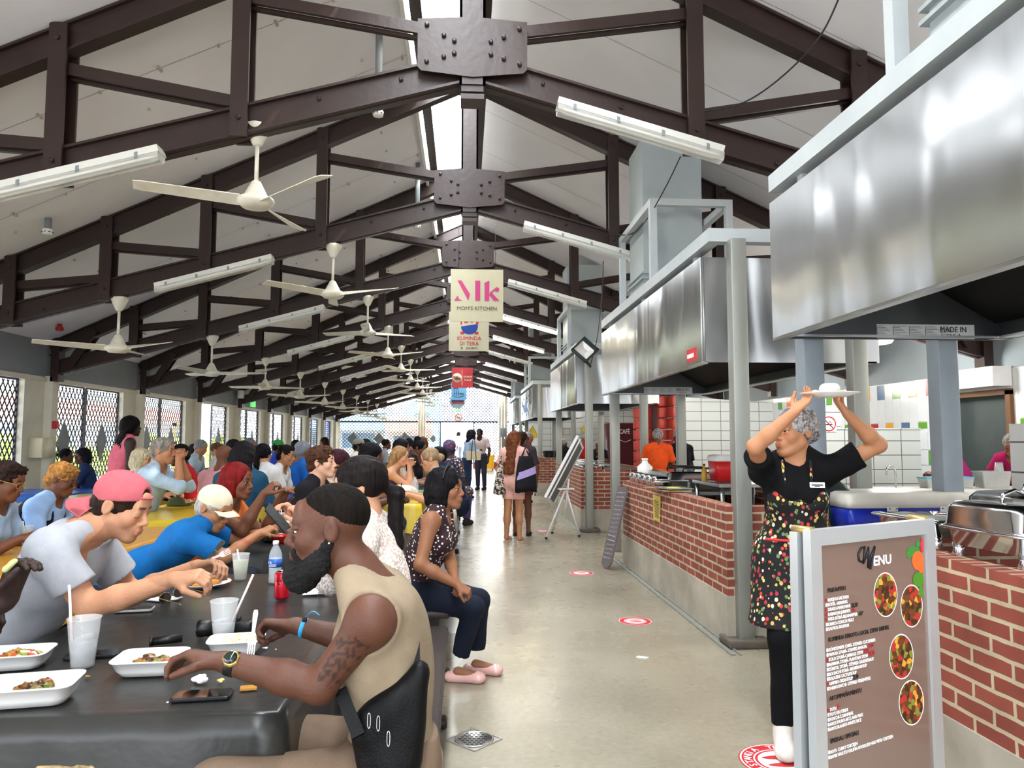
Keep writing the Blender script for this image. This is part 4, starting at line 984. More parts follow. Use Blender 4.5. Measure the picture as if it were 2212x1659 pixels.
# chalkboard leaning at the corner of the long counter
t = thing('chalkboard', 'tall narrow chalkboard with faint handwriting leaning on the long brick counter', 'chalkboard', (1.68, 8.5, 0))
b0, b1 = gz(1313, 1226), V((0, 0, 0)); b0 = V((1.56, 8.5, .02)); u2 = V((.24, .12, .92)).normalized(); s2 = V((.25, -.95, 0)); s2 = (s2-u2*s2.dot(u2)).normalized(); n2_ = u2.cross(s2)
H2, W2 = .92, .24
m = MB(); o2 = b0; pts = [o2+s2*x+u2*z for x, z in ((0, .06), (.02, .02), (.06, 0), (W2-.06, 0), (W2-.02, .02), (W2, .06), (W2, H2-.05), (W2-.03, H2), (0, H2-.0))]
m.prism(pts, n2_*.016); m.build('slate', mat('slate', '#6a6264', .6, var=.15, scale=5), t)
m = MB(); rr = random.Random(9)
for q in range(16):
    z = .1+q*.05; x = .03
    while x < W2-.04:
        w_ = .006+rr.random()*.02; m.tube([o2+s2*(x+w_*k/3)+u2*(z+rr.uniform(-.008, .008))-n2_*.001 for k in range(4)], .0012, 4); x += w_+.006
    if q in (4, 5): m.tube([o2+s2*.02+u2*(z+.01)-n2_*.001, o2+s2*(W2-.02)+u2*(z-.01)-n2_*.001], .0025, 4)
m.build('chalk_writing', mat('chalk', '#d9d6d0', .9, bump=0), t)

# yellow notice on the counter front
c = at(1420, 1104, 7.1); t = thing('paper_notice', 'yellow paper notice taped to the brick counter front', 'notice', (1.866, 7.18, .6))
def onx(px, py, X):
    d = ray(px, py); return EYE+d*(X/d.x)
q4 = [onx(1411, 1068, 1.872), onx(1427, 1073, 1.872), onx(1426, 1127, 1.872), onx(1412, 1121, 1.872)]
m = MB(); m.prism(q4, (-.003, 0, 0)); m.build('sheet', mat('notice_yellow', '#d9c15a', .7, bump=0), t)
m = MB(); rr = random.Random(3); y0_, y1_ = q4[1].y+.02, q4[0].y-.02; z0_, z1_ = q4[2].z+.02, q4[0].z-.05
for q in range(11):
    z = z1_-(z1_-z0_)*q/11; ya = y1_-rr.random()*.06; yb = y0_+rr.random()*.06; m.box((1.867, min(ya, yb), z-.006), (1.869, max(ya, yb), z))
m.build('notice_print', M_brownink, t)
# ================================================================ outside
def bld(name, label, cat, walls, roof=None, wm=None, rm=None, wins=(), winm=None):
    t = thing(name, label, cat, walls[0]); m = MB(); m.box(*walls); m.build('wall', wm, t)
    if roof: m = MB(); m.box(*roof); m.build('roof', rm, t)
    for w in wins: m = MB(); m.box(*w); m.build('window', winm, t)
    return t
ow = mat('outside_white', '#f2efe6', .7, bump=0); orr = mat('outside_red', '#f2a08c', .7, bump=0); obl = mat('outside_blue', '#a8dcf6', .7, bump=0); odb = mat('outside_deepblue', '#9db8f0', .7, bump=0)
oor = mat('outside_orange', '#f8c9a6', .7, bump=0); otq = mat('outside_turquoise', '#a9e6ea', .7, bump=0); ogl = mat('outside_glass', '#6f8795', .2, bump=0); oy = mat('outside_yellow', '#f5d774', .6, bump=0)
m = MB(); m.box((-40, -8, -.16), (-7.2, 62, -.05)); m.box((-7.2, 38.6, -.16), (34, 80, -.05)); tag(struct(m.build('ground', mat('outside_paving', '#efece4', .8, var=.08))), None)
bpy.data.objects['ground'].name = 'floor_outside'
bld('market_building', 'long white building with an orange red fascia outside the left lattices', 'building', ((-26, 2, 0), (-21, 60, 2.7)), ((-26.5, 1.5, 2.7), (-20.4, 60.5, 3.5)), ow, orr,
    [((-21.0, y, .9), (-20.95, y+1.6, 2.1)) for y in range(5, 58, 5)], ogl)
bld('kiosk', 'turquoise and white kiosk outside the far wall on the left', 'building', ((-8.8, 52, 0), (-5.6, 56, 2.1)), ((-9.0, 51, 2.1), (-5.3, 56.5, 3.3)), ow, obl, [((-8.4, 51.95, .9), (-6.2, 52, 1.9))], ogl)
bld('kiosk', 'deep blue tower kiosk outside the far wall', 'building', ((-10.6, 50, 0), (-9.3, 53, 3.4)), ((-10.8, 49.8, 3.4), (-9.1, 53.2, 3.6)), odb, ow, [((-10.3, 49.95, 1.2), (-9.6, 50, 2.2))], ogl)
bld('kiosk', 'orange roofed stall seen through the far lattice', 'building', ((-5.1, 50, 0), (-2.8, 53, 2.0)), ((-5.2, 49.2, 2.0), (-2.2, 53.5, 2.9)), ow, oor, [((-4.7, 49.95, .9), (-3.3, 50, 1.7))], ogl)
bld('kiosk', 'light blue building high above the far doorway', 'building', ((-4.6, 60, 0), (-2.0, 64, 5.0)), ((-4.8, 59.6, 5.0), (-1.8, 64.2, 5.3)), obl, ow, [((-4.0, 59.95, 2.6), (-2.8, 60, 3.6))], ogl)
bld('kiosk', 'small turquoise stall seen through the far doorway', 'building', ((-1.9, 54, 0), (-1.3, 55, 2.1)), ((-2.1, 53.8, 2.1), (-.2, 55.4, 2.3)), otq, ow, [((-1.8, 53.97, 1.0), (-1.4, 54, 1.6))], ogl)
bld('kiosk', 'red and orange stall behind the third grey diamond', 'building', ((-2.9, 46, 0), (-2.2, 48, 1.7)), ((-3.2, 45.6, 1.7), (-2.0, 48.2, 2.1)), oor, orr, [((-2.8, 45.97, .8), (-2.4, 46, 1.4))], otq)
# hedge shrubs outside the left wall
M_leaf = mat('shrub_leaf', '#b5cf62', .6, var=.4, scale=8, bump=.2, bscale=60)
def shrub_mesh(seed):
    rr = random.Random(seed); m = MB()
    for q in range(900):
        a, b, r = rr.uniform(0, 2*pi), rr.uniform(-.3, 1), rr.uniform(.75, 1.0)
        ph = math.asin(max(-1, min(1, b))); p = V((cos(a)*cos(ph), sin(a)*cos(ph), sin(ph)*1.1+.35))*r
        n = V((rr.uniform(-1, 1), rr.uniform(-1, 1), rr.uniform(-1, 1))).normalized(); u = n.orthogonal().normalized()*.13; w = n.cross(u).normalized()*.07
        m.add([p-u, p+w, p+u, p-w], [(0, 1, 2, 3)])
    return m
s0 = None
for k in range(14):
    y = 14+k*3.0; x = -15.5+.6*sin(k*2.1); sc = .85+.25*sin(k*1.7)
    if s0 is None:
        t = thing('garden_shrub', '', 'shrub', (0, 0, 0), 'yellow green shrubs outside the left wall'); shrub_mesh(2).build('foliage', M_leaf, t); mm = MB()
        for a in range(4): mm.tube([(.05*a-.1, 0, 0), (.2*cos(a*1.6), .2*sin(a*1.6), .8)], .03, 5)
        mm.build('stem', mat('bark', '#6b5540', .8), t); s0 = t; o = t
    else: o = dup(s0)
    o.location = (x, y, -.05); o.scale = (sc*1.2, sc*1.6, sc*1.25); o.rotation_euler = (0, 0, k*1.3)
    o['label'] = 'yellow green shrub blurred behind the left lattice gates'
# yellow post structure visible in the open bay
t = thing('service_cart', 'yellow frame standing outside the open bay of the left wall', 'cart', (-9.5, 25, 0)); m = MB()
for dx, dy in ((0, 0), (.0, 1.4)): m.box((-9.55+dx, 25+dy, 0), (-9.45+dx, 25.1+dy, 2.0))
m.box((-9.55, 25, 1.3), (-9.45, 26.5, 1.4)); m.box((-9.55, 25, 1.9), (-9.45, 26.5, 2.0)); m.box((-9.5, 25.1, .1), (-8.9, 26.4, .9)); m.build('frame', oy, t)
# ================================================================ implicit surfaces -> meshes (surface nets)
F4 = np.float32
def nv(p): return np.array((p[0], p[1], p[2]), dtype=np.float64)
def unit(v): v = np.asarray(v, float); return v/max(np.linalg.norm(v), 1e-9)
def smin(a, b, k):
    if k <= 0: return np.minimum(a, b)
    h = np.maximum(k-np.abs(a-b), 0)/k; return np.minimum(a, b)-h*h*(k*.25)
class Fld:
    def __init__(s, lo, hi, h):
        s.lo = np.asarray(lo, float); s.h = h; s.n = np.maximum(np.ceil((np.asarray(hi)-s.lo)/h).astype(int)+1, 4)
        s.D = np.full(s.n, 1.0, F4); s.ax = [(s.lo[i]+h*np.arange(s.n[i])).astype(F4) for i in range(3)]
    def win(s, lo, hi):
        a = np.maximum(np.floor((lo-s.lo)/s.h).astype(int), 0); b = np.minimum(np.ceil((hi-s.lo)/s.h).astype(int)+1, s.n)
        if (b <= a+1).any(): return None
        sl = tuple(slice(a[i], b[i]) for i in range(3))
        return sl, s.ax[0][sl[0]][:, None, None], s.ax[1][sl[1]][None, :, None], s.ax[2][sl[2]][None, None, :]
    def put(s, pr, infl=0.):
        """pr: dict(t='c'|'e', ...); k blend; sub; cut=[(p, n)]"""
        k = pr.get('k', .02); m = k+3*s.h+max(infl, 0)
        if pr['t'] == 'c':
            a, b = pr['a'], pr['b']; ra, rb = pr['ra']+infl, pr['rb']+infl; r = max(ra, rb)
            w = s.win(np.minimum(a, b)-r-m, np.maximum(a, b)+r+m)
            if w is None: return
            sl, X, Y, Z = w; ba = b-a; L2 = float(ba.dot(ba))+1e-12
            px, py, pz = X-F4(a[0]), Y-F4(a[1]), Z-F4(a[2])
            t = np.clip((px*F4(ba[0])+py*F4(ba[1])+pz*F4(ba[2]))/F4(L2), 0, 1)
            d = np.sqrt((px-t*F4(ba[0]))**2+(py-t*F4(ba[1]))**2+(pz-t*F4(ba[2]))**2)-(F4(ra)+t*F4(rb-ra))
        else:
            c, r = pr['c'], np.asarray(pr['r'])+infl; R = pr.get('R'); R = np.eye(3) if R is None else R
            e = np.sqrt(((R*r[None, :])**2).sum(1)); w = s.win(c-e-m, c+e+m)
            if w is None: return
            sl, X, Y, Z = w; px, py, pz = X-F4(c[0]), Y-F4(c[1]), Z-F4(c[2]); q0 = 0; q1 = 0
            for i in range(3):
                u = (px*F4(R[0, i])+py*F4(R[1, i])+pz*F4(R[2, i]))/F4(r[i]); q0 = q0+u*u; q1 = q1+(u/F4(r[i]))**2
            q0 = np.sqrt(q0); d = q0*(q0-1)/np.maximum(np.sqrt(q1), 1e-6)
        for p, n in pr.get('cut', ()):
            d = np.maximum(d, (X-F4(p[0]))*F4(n[0])+(Y-F4(p[1]))*F4(n[1])+(Z-F4(p[2]))*F4(n[2]))
        if pr.get('bump'): A, fr = pr['bump']; d = d+F4(A)*wob(X, Y, Z, fr)
        v = s.D[sl]
        s.D[sl] = -smin(-v, d, k) if pr.get('sub') else smin(v, d, k)
    def plane(s, p, n):
        X, Y, Z = s.ax[0][:, None, None], s.ax[1][None, :, None], s.ax[2][None, None, :]
        s.D = np.maximum(s.D, (X-F4(p[0]))*F4(n[0])+(Y-F4(p[1]))*F4(n[1])+(Z-F4(p[2]))*F4(n[2]))
    def noise(s, A, fr, seed=0):
        X, Y, Z = s.ax[0][:, None, None], s.ax[1][None, :, None], s.ax[2][None, None, :]
        s.D = s.D+F4(A)*wob(X, Y, Z, fr, seed)
    def mesh(s):
        D = s.D; I = D < 0; nx, ny, nz = D.shape
        a = I[:-1, :-1, :-1]; al = a.copy(); an = a.copy(); C = []
        for i in (0, 1):
            for j in (0, 1):
                for k in (0, 1):
                    c = I[i:nx-1+i, j:ny-1+j, k:nz-1+k]; al = al & c; an = an | c
        act = an & ~al; idx = np.argwhere(act)
        if len(idx) == 0: return np.zeros((0, 3)), np.zeros((0, 4), int)
        num = -np.ones(act.shape, np.int64); num[act] = np.arange(len(idx))
        P = np.zeros((len(idx), 3)); W_ = np.zeros(len(idx)); i0, j0, k0 = idx.T
        for ax_ in range(3):
            o = [(0, 0), (0, 1), (1, 0), (1, 1)]
            for u, v in o:
                e0 = [0, 0, 0]; q = [x for x in range(3) if x != ax_]; e0[q[0]], e0[q[1]] = u, v; e1 = list(e0); e1[ax_] = 1
                A_ = D[i0+e0[0], j0+e0[1], k0+e0[2]].astype(float); B_ = D[i0+e1[0], j0+e1[1], k0+e1[2]].astype(float)
                c = (A_ < 0) != (B_ < 0); t = np.where(c, A_/np.where(c, A_-B_, 1), 0)
                pt = np.tile(np.array(e0, float), (len(idx), 1)); pt[:, ax_] = t
                P[c] += pt[c]; W_[c] += 1
        P = (P/W_[:, None]+idx)*s.h+s.lo; Fq = []
        for ax_ in range(3):
            sh = [slice(0, -1)]*3; sh[ax_] = slice(0, D.shape[ax_]-1); s1 = [slice(None)]*3; s2 = [slice(None)]*3
            s1[ax_] = slice(0, -1); s2[ax_] = slice(1, None); A_ = I[tuple(s1)]; B_ = I[tuple(s2)]
            e = np.argwhere(A_ != B_); q = [x for x in range(3) if x != ax_]
            e = e[(e[:, q[0]] > 0) & (e[:, q[1]] > 0) & (e[:, q[0]] < D.shape[q[0]]-1) & (e[:, q[1]] < D.shape[q[1]]-1)]
            if not len(e): continue
            ins = A_[tuple(e.T)]; cs = []
            for du, dv in ((1, 1), (0, 1), (0, 0), (1, 0)):
                c = e.copy(); c[:, q[0]] -= du; c[:, q[1]] -= dv; cs.append(num[tuple(c.T)])
            f = np.stack(cs, 1); fl = ins if ax_ != 1 else ~ins
            f[~fl] = f[~fl][:, ::-1]; Fq.append(f)
        f = np.concatenate(Fq); f = f[(f >= 0).all(1)]
        return P, f
def wob(X, Y, Z, fr, seed=0):
    r = random.Random(seed*7+3); o = 0
    for _ in range(5):
        k = unit([r.gauss(0, 1), r.gauss(0, 1), r.gauss(0, .7)])*fr*r.uniform(.6, 1.6); k2 = unit([r.gauss(0, 1) for _ in range(3)])*fr*.7
        o = o+np.sin(X*F4(k[0])+Y*F4(k[1])+Z*F4(k[2])+F4(r.uniform(0, 6))+F4(1.2)*np.sin(X*F4(k2[0])+Y*F4(k2[1])+Z*F4(k2[2])))
    return o*F4(.4)
def cap(a, b, ra, rb, k=.03, **kw): return dict(t='c', a=nv(a), b=nv(b), ra=ra, rb=rb, k=k, **kw)
def ell(c, r, R=None, k=.03, **kw): return dict(t='e', c=nv(c), r=r, R=R, k=k, **kw)
def bounds(pr, infl=0):
    lo, hi = [], []
    for p in pr:
        if p.get('sub'): continue
        if p['t'] == 'c': r = max(p['ra'], p['rb'])+infl; lo.append(np.minimum(p['a'], p['b'])-r); hi.append(np.maximum(p['a'], p['b'])+r)
        else: r = max(p['r'])+infl; lo.append(p['c']-r); hi.append(p['c']+r)
    return np.min(lo, 0)-.02, np.max(hi, 0)+.02
def solid(prims, h, infl=0., noise=None, planes=(), box=None, patches=(), seed=0):
    """returns vertices, faces of the union of prims; patches: [(lo, hi, fine h)] are meshed finer"""
    lo, hi = bounds(prims, infl) if box is None else box
    VV, FF, base = [], [], 0
    for lo_, hi_, h_, inner in [(lo, hi, h, None)]+[(np.asarray(a)-.02, np.asarray(b)+.02, hf, (np.asarray(a), np.asarray(b))) for a, b, hf in patches]:
        g = Fld(lo_, hi_, h_)
        for p in prims: g.put(p, 0 if p.get('noinf') else infl)
        if noise: g.noise(noise[0], noise[1], seed)
        for p, n in planes: g.plane(p, n)
        if inner is None: g.D[0] = g.D[-1] = 1; g.D[:, 0] = g.D[:, -1] = 1; g.D[:, :, 0] = g.D[:, :, -1] = 1
        v, f = g.mesh()
        if not len(f): continue
        c = v[f].mean(1)
        if inner is None:
            keep = np.ones(len(f), bool)
            for a, b, hf in patches: keep &= ~((c > np.asarray(a)+.001) & (c < np.asarray(b)-.001)).all(1)
        else: keep = ((c > inner[0]-h*.3) & (c < inner[1]+h*.3)).all(1)
        f = f[keep]; VV.append(v); FF.append(f+base); base += len(v)
    v = np.concatenate(VV); f = np.concatenate(FF); u, inv = np.unique(f, return_inverse=True)
    return v[u], inv.reshape(f.shape)
def skinmesh(name, v, f, m, parent, col=None, label=None, smooth=True):
    me = bpy.data.meshes.new(name); off = nv(parent.location) if parent is not None else 0
    if parent is not None and parent.parent is not None: off = off+nv(parent.parent.location)
    me.vertices.add(len(v)); me.vertices.foreach_set('co', (v-off).astype(F4).ravel())
    me.loops.add(len(f)*4); me.loops.foreach_set('vertex_index', f.ravel().astype(np.int32))
    me.polygons.add(len(f)); me.polygons.foreach_set('loop_start', np.arange(0, len(f)*4, 4, dtype=np.int32)); me.polygons.foreach_set('loop_total', np.full(len(f), 4, np.int32))
    me.polygons.foreach_set('use_smooth', np.full(len(f), smooth)); me.update(calc_edges=True)
    for q in (m if isinstance(m, (list, tuple)) else [m]): me.materials.append(q)
    if col is not None:
        ca = me.color_attributes.new('Col', 'FLOAT_COLOR', 'POINT'); c4 = np.ones((len(v), 4), F4); c4[:, :3] = col; ca.data.foreach_set('color', c4.ravel())
    o = bpy.data.objects.new(name, me); COL.objects.link(o); o.parent = parent
    if label: o['label'] = label
    return o
def Rz(deg): a = radians(deg); return np.array([[cos(a), -sin(a), 0], [sin(a), cos(a), 0], [0, 0, 1.]])

# ================================================================ people
SK = {'dark': '#573322', 'deep': '#2f1c16', 'brown': '#6b4029', 'mid': '#8a5a3c', 'tan': '#b07a56', 'light': '#c8916f', 'pale': '#d0a083', 'olive': '#a5714e'}
def skin_mat(): return mat('skin', '#ffffff', .58, var=.08, scale=14, bump=.12, bscale=130, sss=.08, attr=True)
M_skin = skin_mat()
M_eye = mat('eye_white', '#c9c2b8', .15, var=.02, bump=0); M_iris = mat('eye_iris', '#1b120d', .1, bump=0)
def cloth(name, c, rough=.85, var=.1, scale=20, bump=.15, bs=160): return mat('cloth_'+name, c, rough, var=var, scale=scale, bump=bump, bscale=bs, spec=.2)
def hairmat(c, rough=.6, st=(60, 60, 6)): return mat('hair_'+str(c), c, rough, var=.5, scale=1.0, bump=.5, bscale=1.4, stretch=st, spec=.12)
def cellmat(name, base, cols, scale=28, thr=.33, stretch=(1, 1, 1)):
    """fabric with scattered coloured motifs"""
    m, nt, p = nodes_of(name); L = nt.links.new; tc = N(nt, 'ShaderNodeTexCoord'); mp = N(nt, 'ShaderNodeMapping'); mp.inputs['Scale'].default_value = stretch
    L(tc.outputs['Object'], mp.inputs[0]); v = N(nt, 'ShaderNodeTexVoronoi'); v.inputs['Scale'].default_value = scale; L(mp.outputs[0], v.inputs['Vector'])
    sp = N(nt, 'ShaderNodeSeparateColor'); L(v.outputs['Color'], sp.inputs[0]); cr = N(nt, 'ShaderNodeValToRGB'); cr.color_ramp.interpolation = 'CONSTANT'; L(sp.outputs[0], cr.inputs[0])
    e = cr.color_ramp.elements; n = len(cols); e[0].color = lin(cols[0])
    if n > 1: e[1].position = 1/n; e[1].color = lin(cols[1])
    for i in range(2, n): q = e.new(i/n); q.color = lin(cols[i])
    lt = N(nt, 'ShaderNodeMath', operation='LESS_THAN'); lt.inputs[1].default_value = thr; L(v.outputs['Distance'], lt.inputs[0])
    mx = N(nt, 'ShaderNodeMix', data_type='RGBA'); mx.inputs[6].default_value = lin(base); L(lt.outputs[0], mx.inputs[0]); L(cr.outputs[0], mx.inputs[7]); L(mx.outputs[2], p.inputs['Base Color'])
    p.inputs['Roughness'].default_value = .85; return m

HEAD = [  # (type, params in head frame: x right, y forward, z up; metres)
    ('e', (0, -.014, .034), (.074, .094, .082), .03), ('e', (0, .026, -.030), (.058, .064, .080), .03),
    ('c', (-.046, .008, -.050), (-.018, .066, -.092), .022, .020, .02), ('c', (.046, .008, -.050), (.018, .066, -.092), .022, .020, .02),
    ('e', (0, .077, -.094), (.024, .020, .020), .02),
    ('e', (-.036, .058, -.022), (.026, .026, .028), .02), ('e', (.036, .058, -.022), (.026, .026, .028), .02),
    ('c', (-.034, .078, .026), (.034, .078, .026), .012, .012, .014), ('e', (0, .074, .045), (.045, .016, .035), .02)]
HEAD2 = [  # features
    ('s', (-.032, .098, .006), (.018, .016, .012), .012), ('s', (.032, .098, .006), (.018, .016, .012), .012),
    ('c', (0, .086, .016), (0, .108, -.022), .008, .0105, .012), ('e', (0, .108, -.026), (.011, .011, .009), .008),
    ('e', (-.012, .098, -.031), (.008, .010, .007), .006), ('e', (.012, .098, -.031), (.008, .010, .007), .006),
    ('e', (0, .080, -.058), (.031, .024, .026), .016),
    ('c', (-.016, .101, -.0560), (.016, .101, -.0560), .0055, .0055, .006), ('c', (-.014, .099, -.067), (.014, .099, -.067), .0068, .0068, .005),
    ('cs', (-.024, .110, -.0615), (.024, .110, -.0615), .0032, .0032, .003),
    ('e', (-.031, .0805, .0125), (.0170, .0125, .0080), .005), ('e', (.031, .0805, .0125), (.0170, .0125, .0080), .005),
    ('e', (-.031, .0795, -.0045), (.0160, .0115, .0065), .006), ('e', (.031, .0795, -.0045), (.0160, .0115, .0065), .006),
    ('e', (-.077, -.012, .002), (.009, .019, .031), .01), ('e', (.077, -.012, .002), (.009, .019, .031), .01),
    ('s', (-.087, -.006, .003), (.006, .010, .019), .006), ('s', (.087, -.006, .003), (.006, .010, .019), .006)]
def head_prims(C, R, s, noseup=0, big=1., nose=1., beard=False, jaw=1.):
    o = []
    for lst in (HEAD, HEAD2):
        for q in lst:
            T = lambda p: C+R @ (np.array(p)*s)
            if q[0] in ('e', 's'): o.append(ell(T(q[1]), np.array(q[2])*s, R, q[3]*s, sub=(q[0] == 's')))
            else: o.append(cap(T(q[1]), T(q[2]), q[3]*s, q[4]*s, q[5]*s, sub=(q[0] == 'cs')))
    return o
def hand_prims(w, d, n, side, curl=.5, s=1., pinch=False, curls=None, thumb=.5):
    """w wrist, d pointing direction, n palm normal, side=+1 if the thumb lies along d x n"""
    d = unit(d); n = unit(np.asarray(n)-d*np.dot(n, d)); t = np.cross(d, n)*side; o = []
    pal = w+d*.045*s
    for q in (-.026, -.009, .009, .026): o.append(cap(w+d*.012*s+t*q*.62*s, w+d*.082*s+t*q*s, .0125*s, .0105*s, .018*s))
    o.append(ell(w+d*.045*s+t*.02*s+n*.008*s, np.array((.018, .03, .014))*s, np.stack([t, d, n], 1), .015*s))
    fl = [(.027, .072, .0088), (.009, .080, .0090), (-.009, .074, .0086), (-.026, .058, .0075)]
    tips = []
    for i, (q, L, r) in enumerate(fl):
        c = (curls[i] if curls else curl); a = 0.; p = w+d*.085*s+t*q*s; dd = unit(d+t*q*2.0*(1-c))
        for j, fr in enumerate((.45, .31, .24)):
            a += (c*1.25, c*1.35, c*.95)[j]; v = dd*cos(a)+n*sin(a); p2 = p+v*L*fr*s
            o.append(cap(p, p2, (r-.0006*j)*s, (r-.0006*(j+1))*s, .0045*s)); p = p2
        tips.append(p)
    p = w+d*.022*s+t*.022*s+n*.006*s; v = unit(d*.75+t*.75+n*(.2+thumb*.5)); p2 = p+v*.040*s; o.append(cap(p, p2, .0135*s, .0105*s, .012*s))
    v2 = unit(d*.9+t*(.25-.5*thumb)+n*(.25+thumb*.7)); p3 = p2+v2*.030*s; o.append(cap(p2, p3, .0105*s, .0095*s, .006*s)); p4 = p3+v2*.024*s; o.append(cap(p3, p4, .0095*s, .0080*s, .005*s))
    return o, tips, p4
def ik(S, Wr, a, b, pole):
    S, Wr = nv(S), nv(Wr); d = Wr-S; L = np.linalg.norm(d); m = (a+b)*.995
    if L > m: Wr = S+d/L*m; d = Wr-S; L = m
    L = max(L, abs(a-b)+.02); u = d/np.linalg.norm(d); x = (a*a-b*b+L*L)/(2*L); h = sqrt(max(a*a-x*x, 0)); p = nv(pole); p = unit(p-u*p.dot(u))
    return S+u*x+p*h, Wr
def mix(c1, c2, t): return c1*(1-t[:, None])+np.asarray(c2)[None]*t[:, None]
def lc(c): return np.array(lin(c)[:3])
def sst(a, b, x): t = np.clip((x-a)/(b-a), 0, 1); return t*t*(3-2*t)

def person(label, head, Y=None, face=0, sit=True, lean=12, hy=0, hp=0, ht=0, skin='brown', top=None, bottom=None, hair=None,
           hands=(None, None), poles=(None, None), sex='m', fat=1., s=None, h=.010, glasses=None, cap_=None, group=None, seat=.47, hh=None,
           curl=(.45, .45), legs=None, feet=None, world=None, apron=None, beard=None, shoes='#222222', hdir=(None, None), hnor=(None, None), colfn=None, neckr=1., pelvis=None, extra=None, twist=0, tuck=.0, hscale=1., headw=None, cat='person', elb=(None, None), chs=None):
    """head: pixel of the head centre (with depth Y) or a world point; face: heading in degrees, 0=+X, 90=+Y"""
    Hw = nv(at(head[0], head[1], Y)) if Y is not None else nv(head)
    B = Rz(face-90)                      # local x right, y forward, z up
    female = sex == 'f'; shw = .165 if female else .185; tl = .50
    ln = radians(lean)
    z0 = seat+.09 if sit else .93
    def spine(s_):
        p = np.array((0, 0, 0.)); a = ln*.55; w = p+np.array((0, sin(a), cos(a)))*tl*.42*s_; a2 = ln*1.15; c = w+np.array((0, sin(a2), cos(a2)))*tl*.58*s_
        hb = c+np.array((0, sin(a2*.8+.12), cos(a2*.8+.12)))*.075*s_; hpr = radians(hp); hc = hb+np.array((0, .018+.05*sin(hpr*.6), .085-.02*(1-cos(hpr)))) *s_
        return p, w, c, hb, hc
    if s is None:
        zt = spine(1.)[4][2]
        s = (Hw[2]-(seat+.02))/(zt+.07) if sit else Hw[2]/(z0+zt)
        s = float(np.clip(s, .84, 1.14))
    p0, w0, c0, hb0, hc0 = spine(s)
    if sit: zp = seat+.09*s
    else: zp = .93*s
    org = np.array((Hw[0], Hw[1], 0.))-B @ np.array((hc0[0], hc0[1], 0.))
    dz = Hw[2]-(zp+hc0[2])
    if pelvis is not None: org = np.array((pelvis[0], pelvis[1], 0.)); 
    tw = Rz(twist)
    def W_(p, t=1.):
        return org+B @ (np.array((p[0], p[1], 0.)))+np.array((0, 0, zp+p[2]))+np.array((0, 0, dz))*t
    PV, WA, CH, HB = W_(p0, 0), W_(w0, .5), W_(c0, 1), W_(hb0, 1)
    HC = Hw.copy()
    if pelvis is not None:
        # torso bends from a given pelvis to the wanted head position
        d0 = W_(hc0, 1); sh = HC-d0; WA = WA+sh*.45*np.array((1, 1, 1)); CH = CH+sh*.95; HB = HB+sh
    if chs is not None: CH = CH+nv(chs); HB = HB+nv(chs)*.5; WA = WA+nv(chs)*.4
    bx, by = B[:, 0], B[:, 1]; up = unit(CH-WA); bx = B @ (tw @ np.array((1., 0, 0))) if twist else bx
    fw = unit(np.cross(up, bx)); RC = np.stack([bx, fw, up], 1)
    RH = Rz(face-90+hy) @ np.array([[1, 0, 0], [0, cos(radians(hp)), sin(radians(hp))], [0, -sin(radians(hp)), cos(radians(hp))]])
    if ht: a = radians(ht); RH = RH @ np.array([[cos(a), 0, sin(a)], [0, 1, 0], [-sin(a), 0, cos(a)]])
    hs = s*hscale if hh is None else hh; hs = float(np.clip(hs, .92, 1.06)) if hh is None else hs
    f = fat; T = {}
    SL, SR = CH-bx*shw*s-up*.045*s, CH+bx*shw*s-up*.045*s       # left, right shoulder joints
    tors = [ell(PV+np.array((0, 0, .0)), np.array((.155*(1.08 if female else 1), .112, .115))*s*f, RC, .05), ell(WA, np.array((.132 if female else .145, .102, .14))*s*f, RC, .06),
            ell(CH-up*.15*s+fw*.005, np.array((.150 if female else .165, .108, .165))*s*(.5+.5*f), RC, .05), cap(SL+bx*.02*s, SR-bx*.02*s, .056*s, .056*s, .05),
            cap(HB-up*.02*s, SL*.6+HB*.4, .045*s, .045*s, .04), cap(HB-up*.02*s, SR*.6+HB*.4, .045*s, .045*s, .04)]
    if female:
        for q in (-1, 1): tors.append(ell(CH-up*.17*s+fw*.085*s*f+bx*q*.07*s, np.array((.062, .055, .062))*s*f, RC, .04))
    else: tors.append(ell(CH-up*.12*s+fw*.05*s, np.array((.13, .06, .09))*s, RC, .04))
    neck = [cap(CH-up*.02*s, HC+RH @ np.array((0, -.022, -.05))*hs, .060*s*neckr, .052*s*neckr, .03)]
    arms = []; sleeves = []; hp_all = []; wrists = []; HN = []
    for i, (S_, sg_) in enumerate(((SL, -1), (SR, 1))):
        tgt = hands[i]
        if tgt is None:   # hand resting on own thigh / hanging
            q = W_(np.array((sg_*.13, .30, .06)), 0) if sit else S_+np.array((0, 0, -.52*s))+bx*sg_*.06+by*.03
        elif isinstance(tgt, str): q = None
        elif tgt[0] == 'w': q = nv(tgt[1])
        elif tgt[0] == 'h': q = HC+RH @ (np.array(tgt[1])*s)
        else: q = org+B @ np.array((tgt[0], tgt[1], 0))+np.array((0, 0, tgt[2]))
        pole = nv(poles[i]) if poles[i] is not None else -np.array((0, 0, .9))+bx*sg_*.5-by*.25
        E, q = ik(S_, q, .285*s, .255*s, pole)
        if elb[i] is not None: E = nv(elb[i]); q = nv(tgt[1])
        wrists.append(q)
        fa = unit(q-E); d = unit(hdir[i]) if hdir[i] is not None else unit(fa*.85+by*.15-np.array((0, 0, .12)))
        n = nv(hnor[i]) if hnor[i] is not None else (np.array((0, 0, -1.))-bx*sg_*.4)
        arms += [ell(S_, np.array((.056, .056, .060))*s*(.6+.4*f), RC, .03), cap(S_, E, .049*s*(.5+.5*f), .039*s, .03), cap(E, E+(q-E)*.35, .041*s, .040*s, .02), cap(E+(q-E)*.35, q, .040*s, .026*s, .02)]
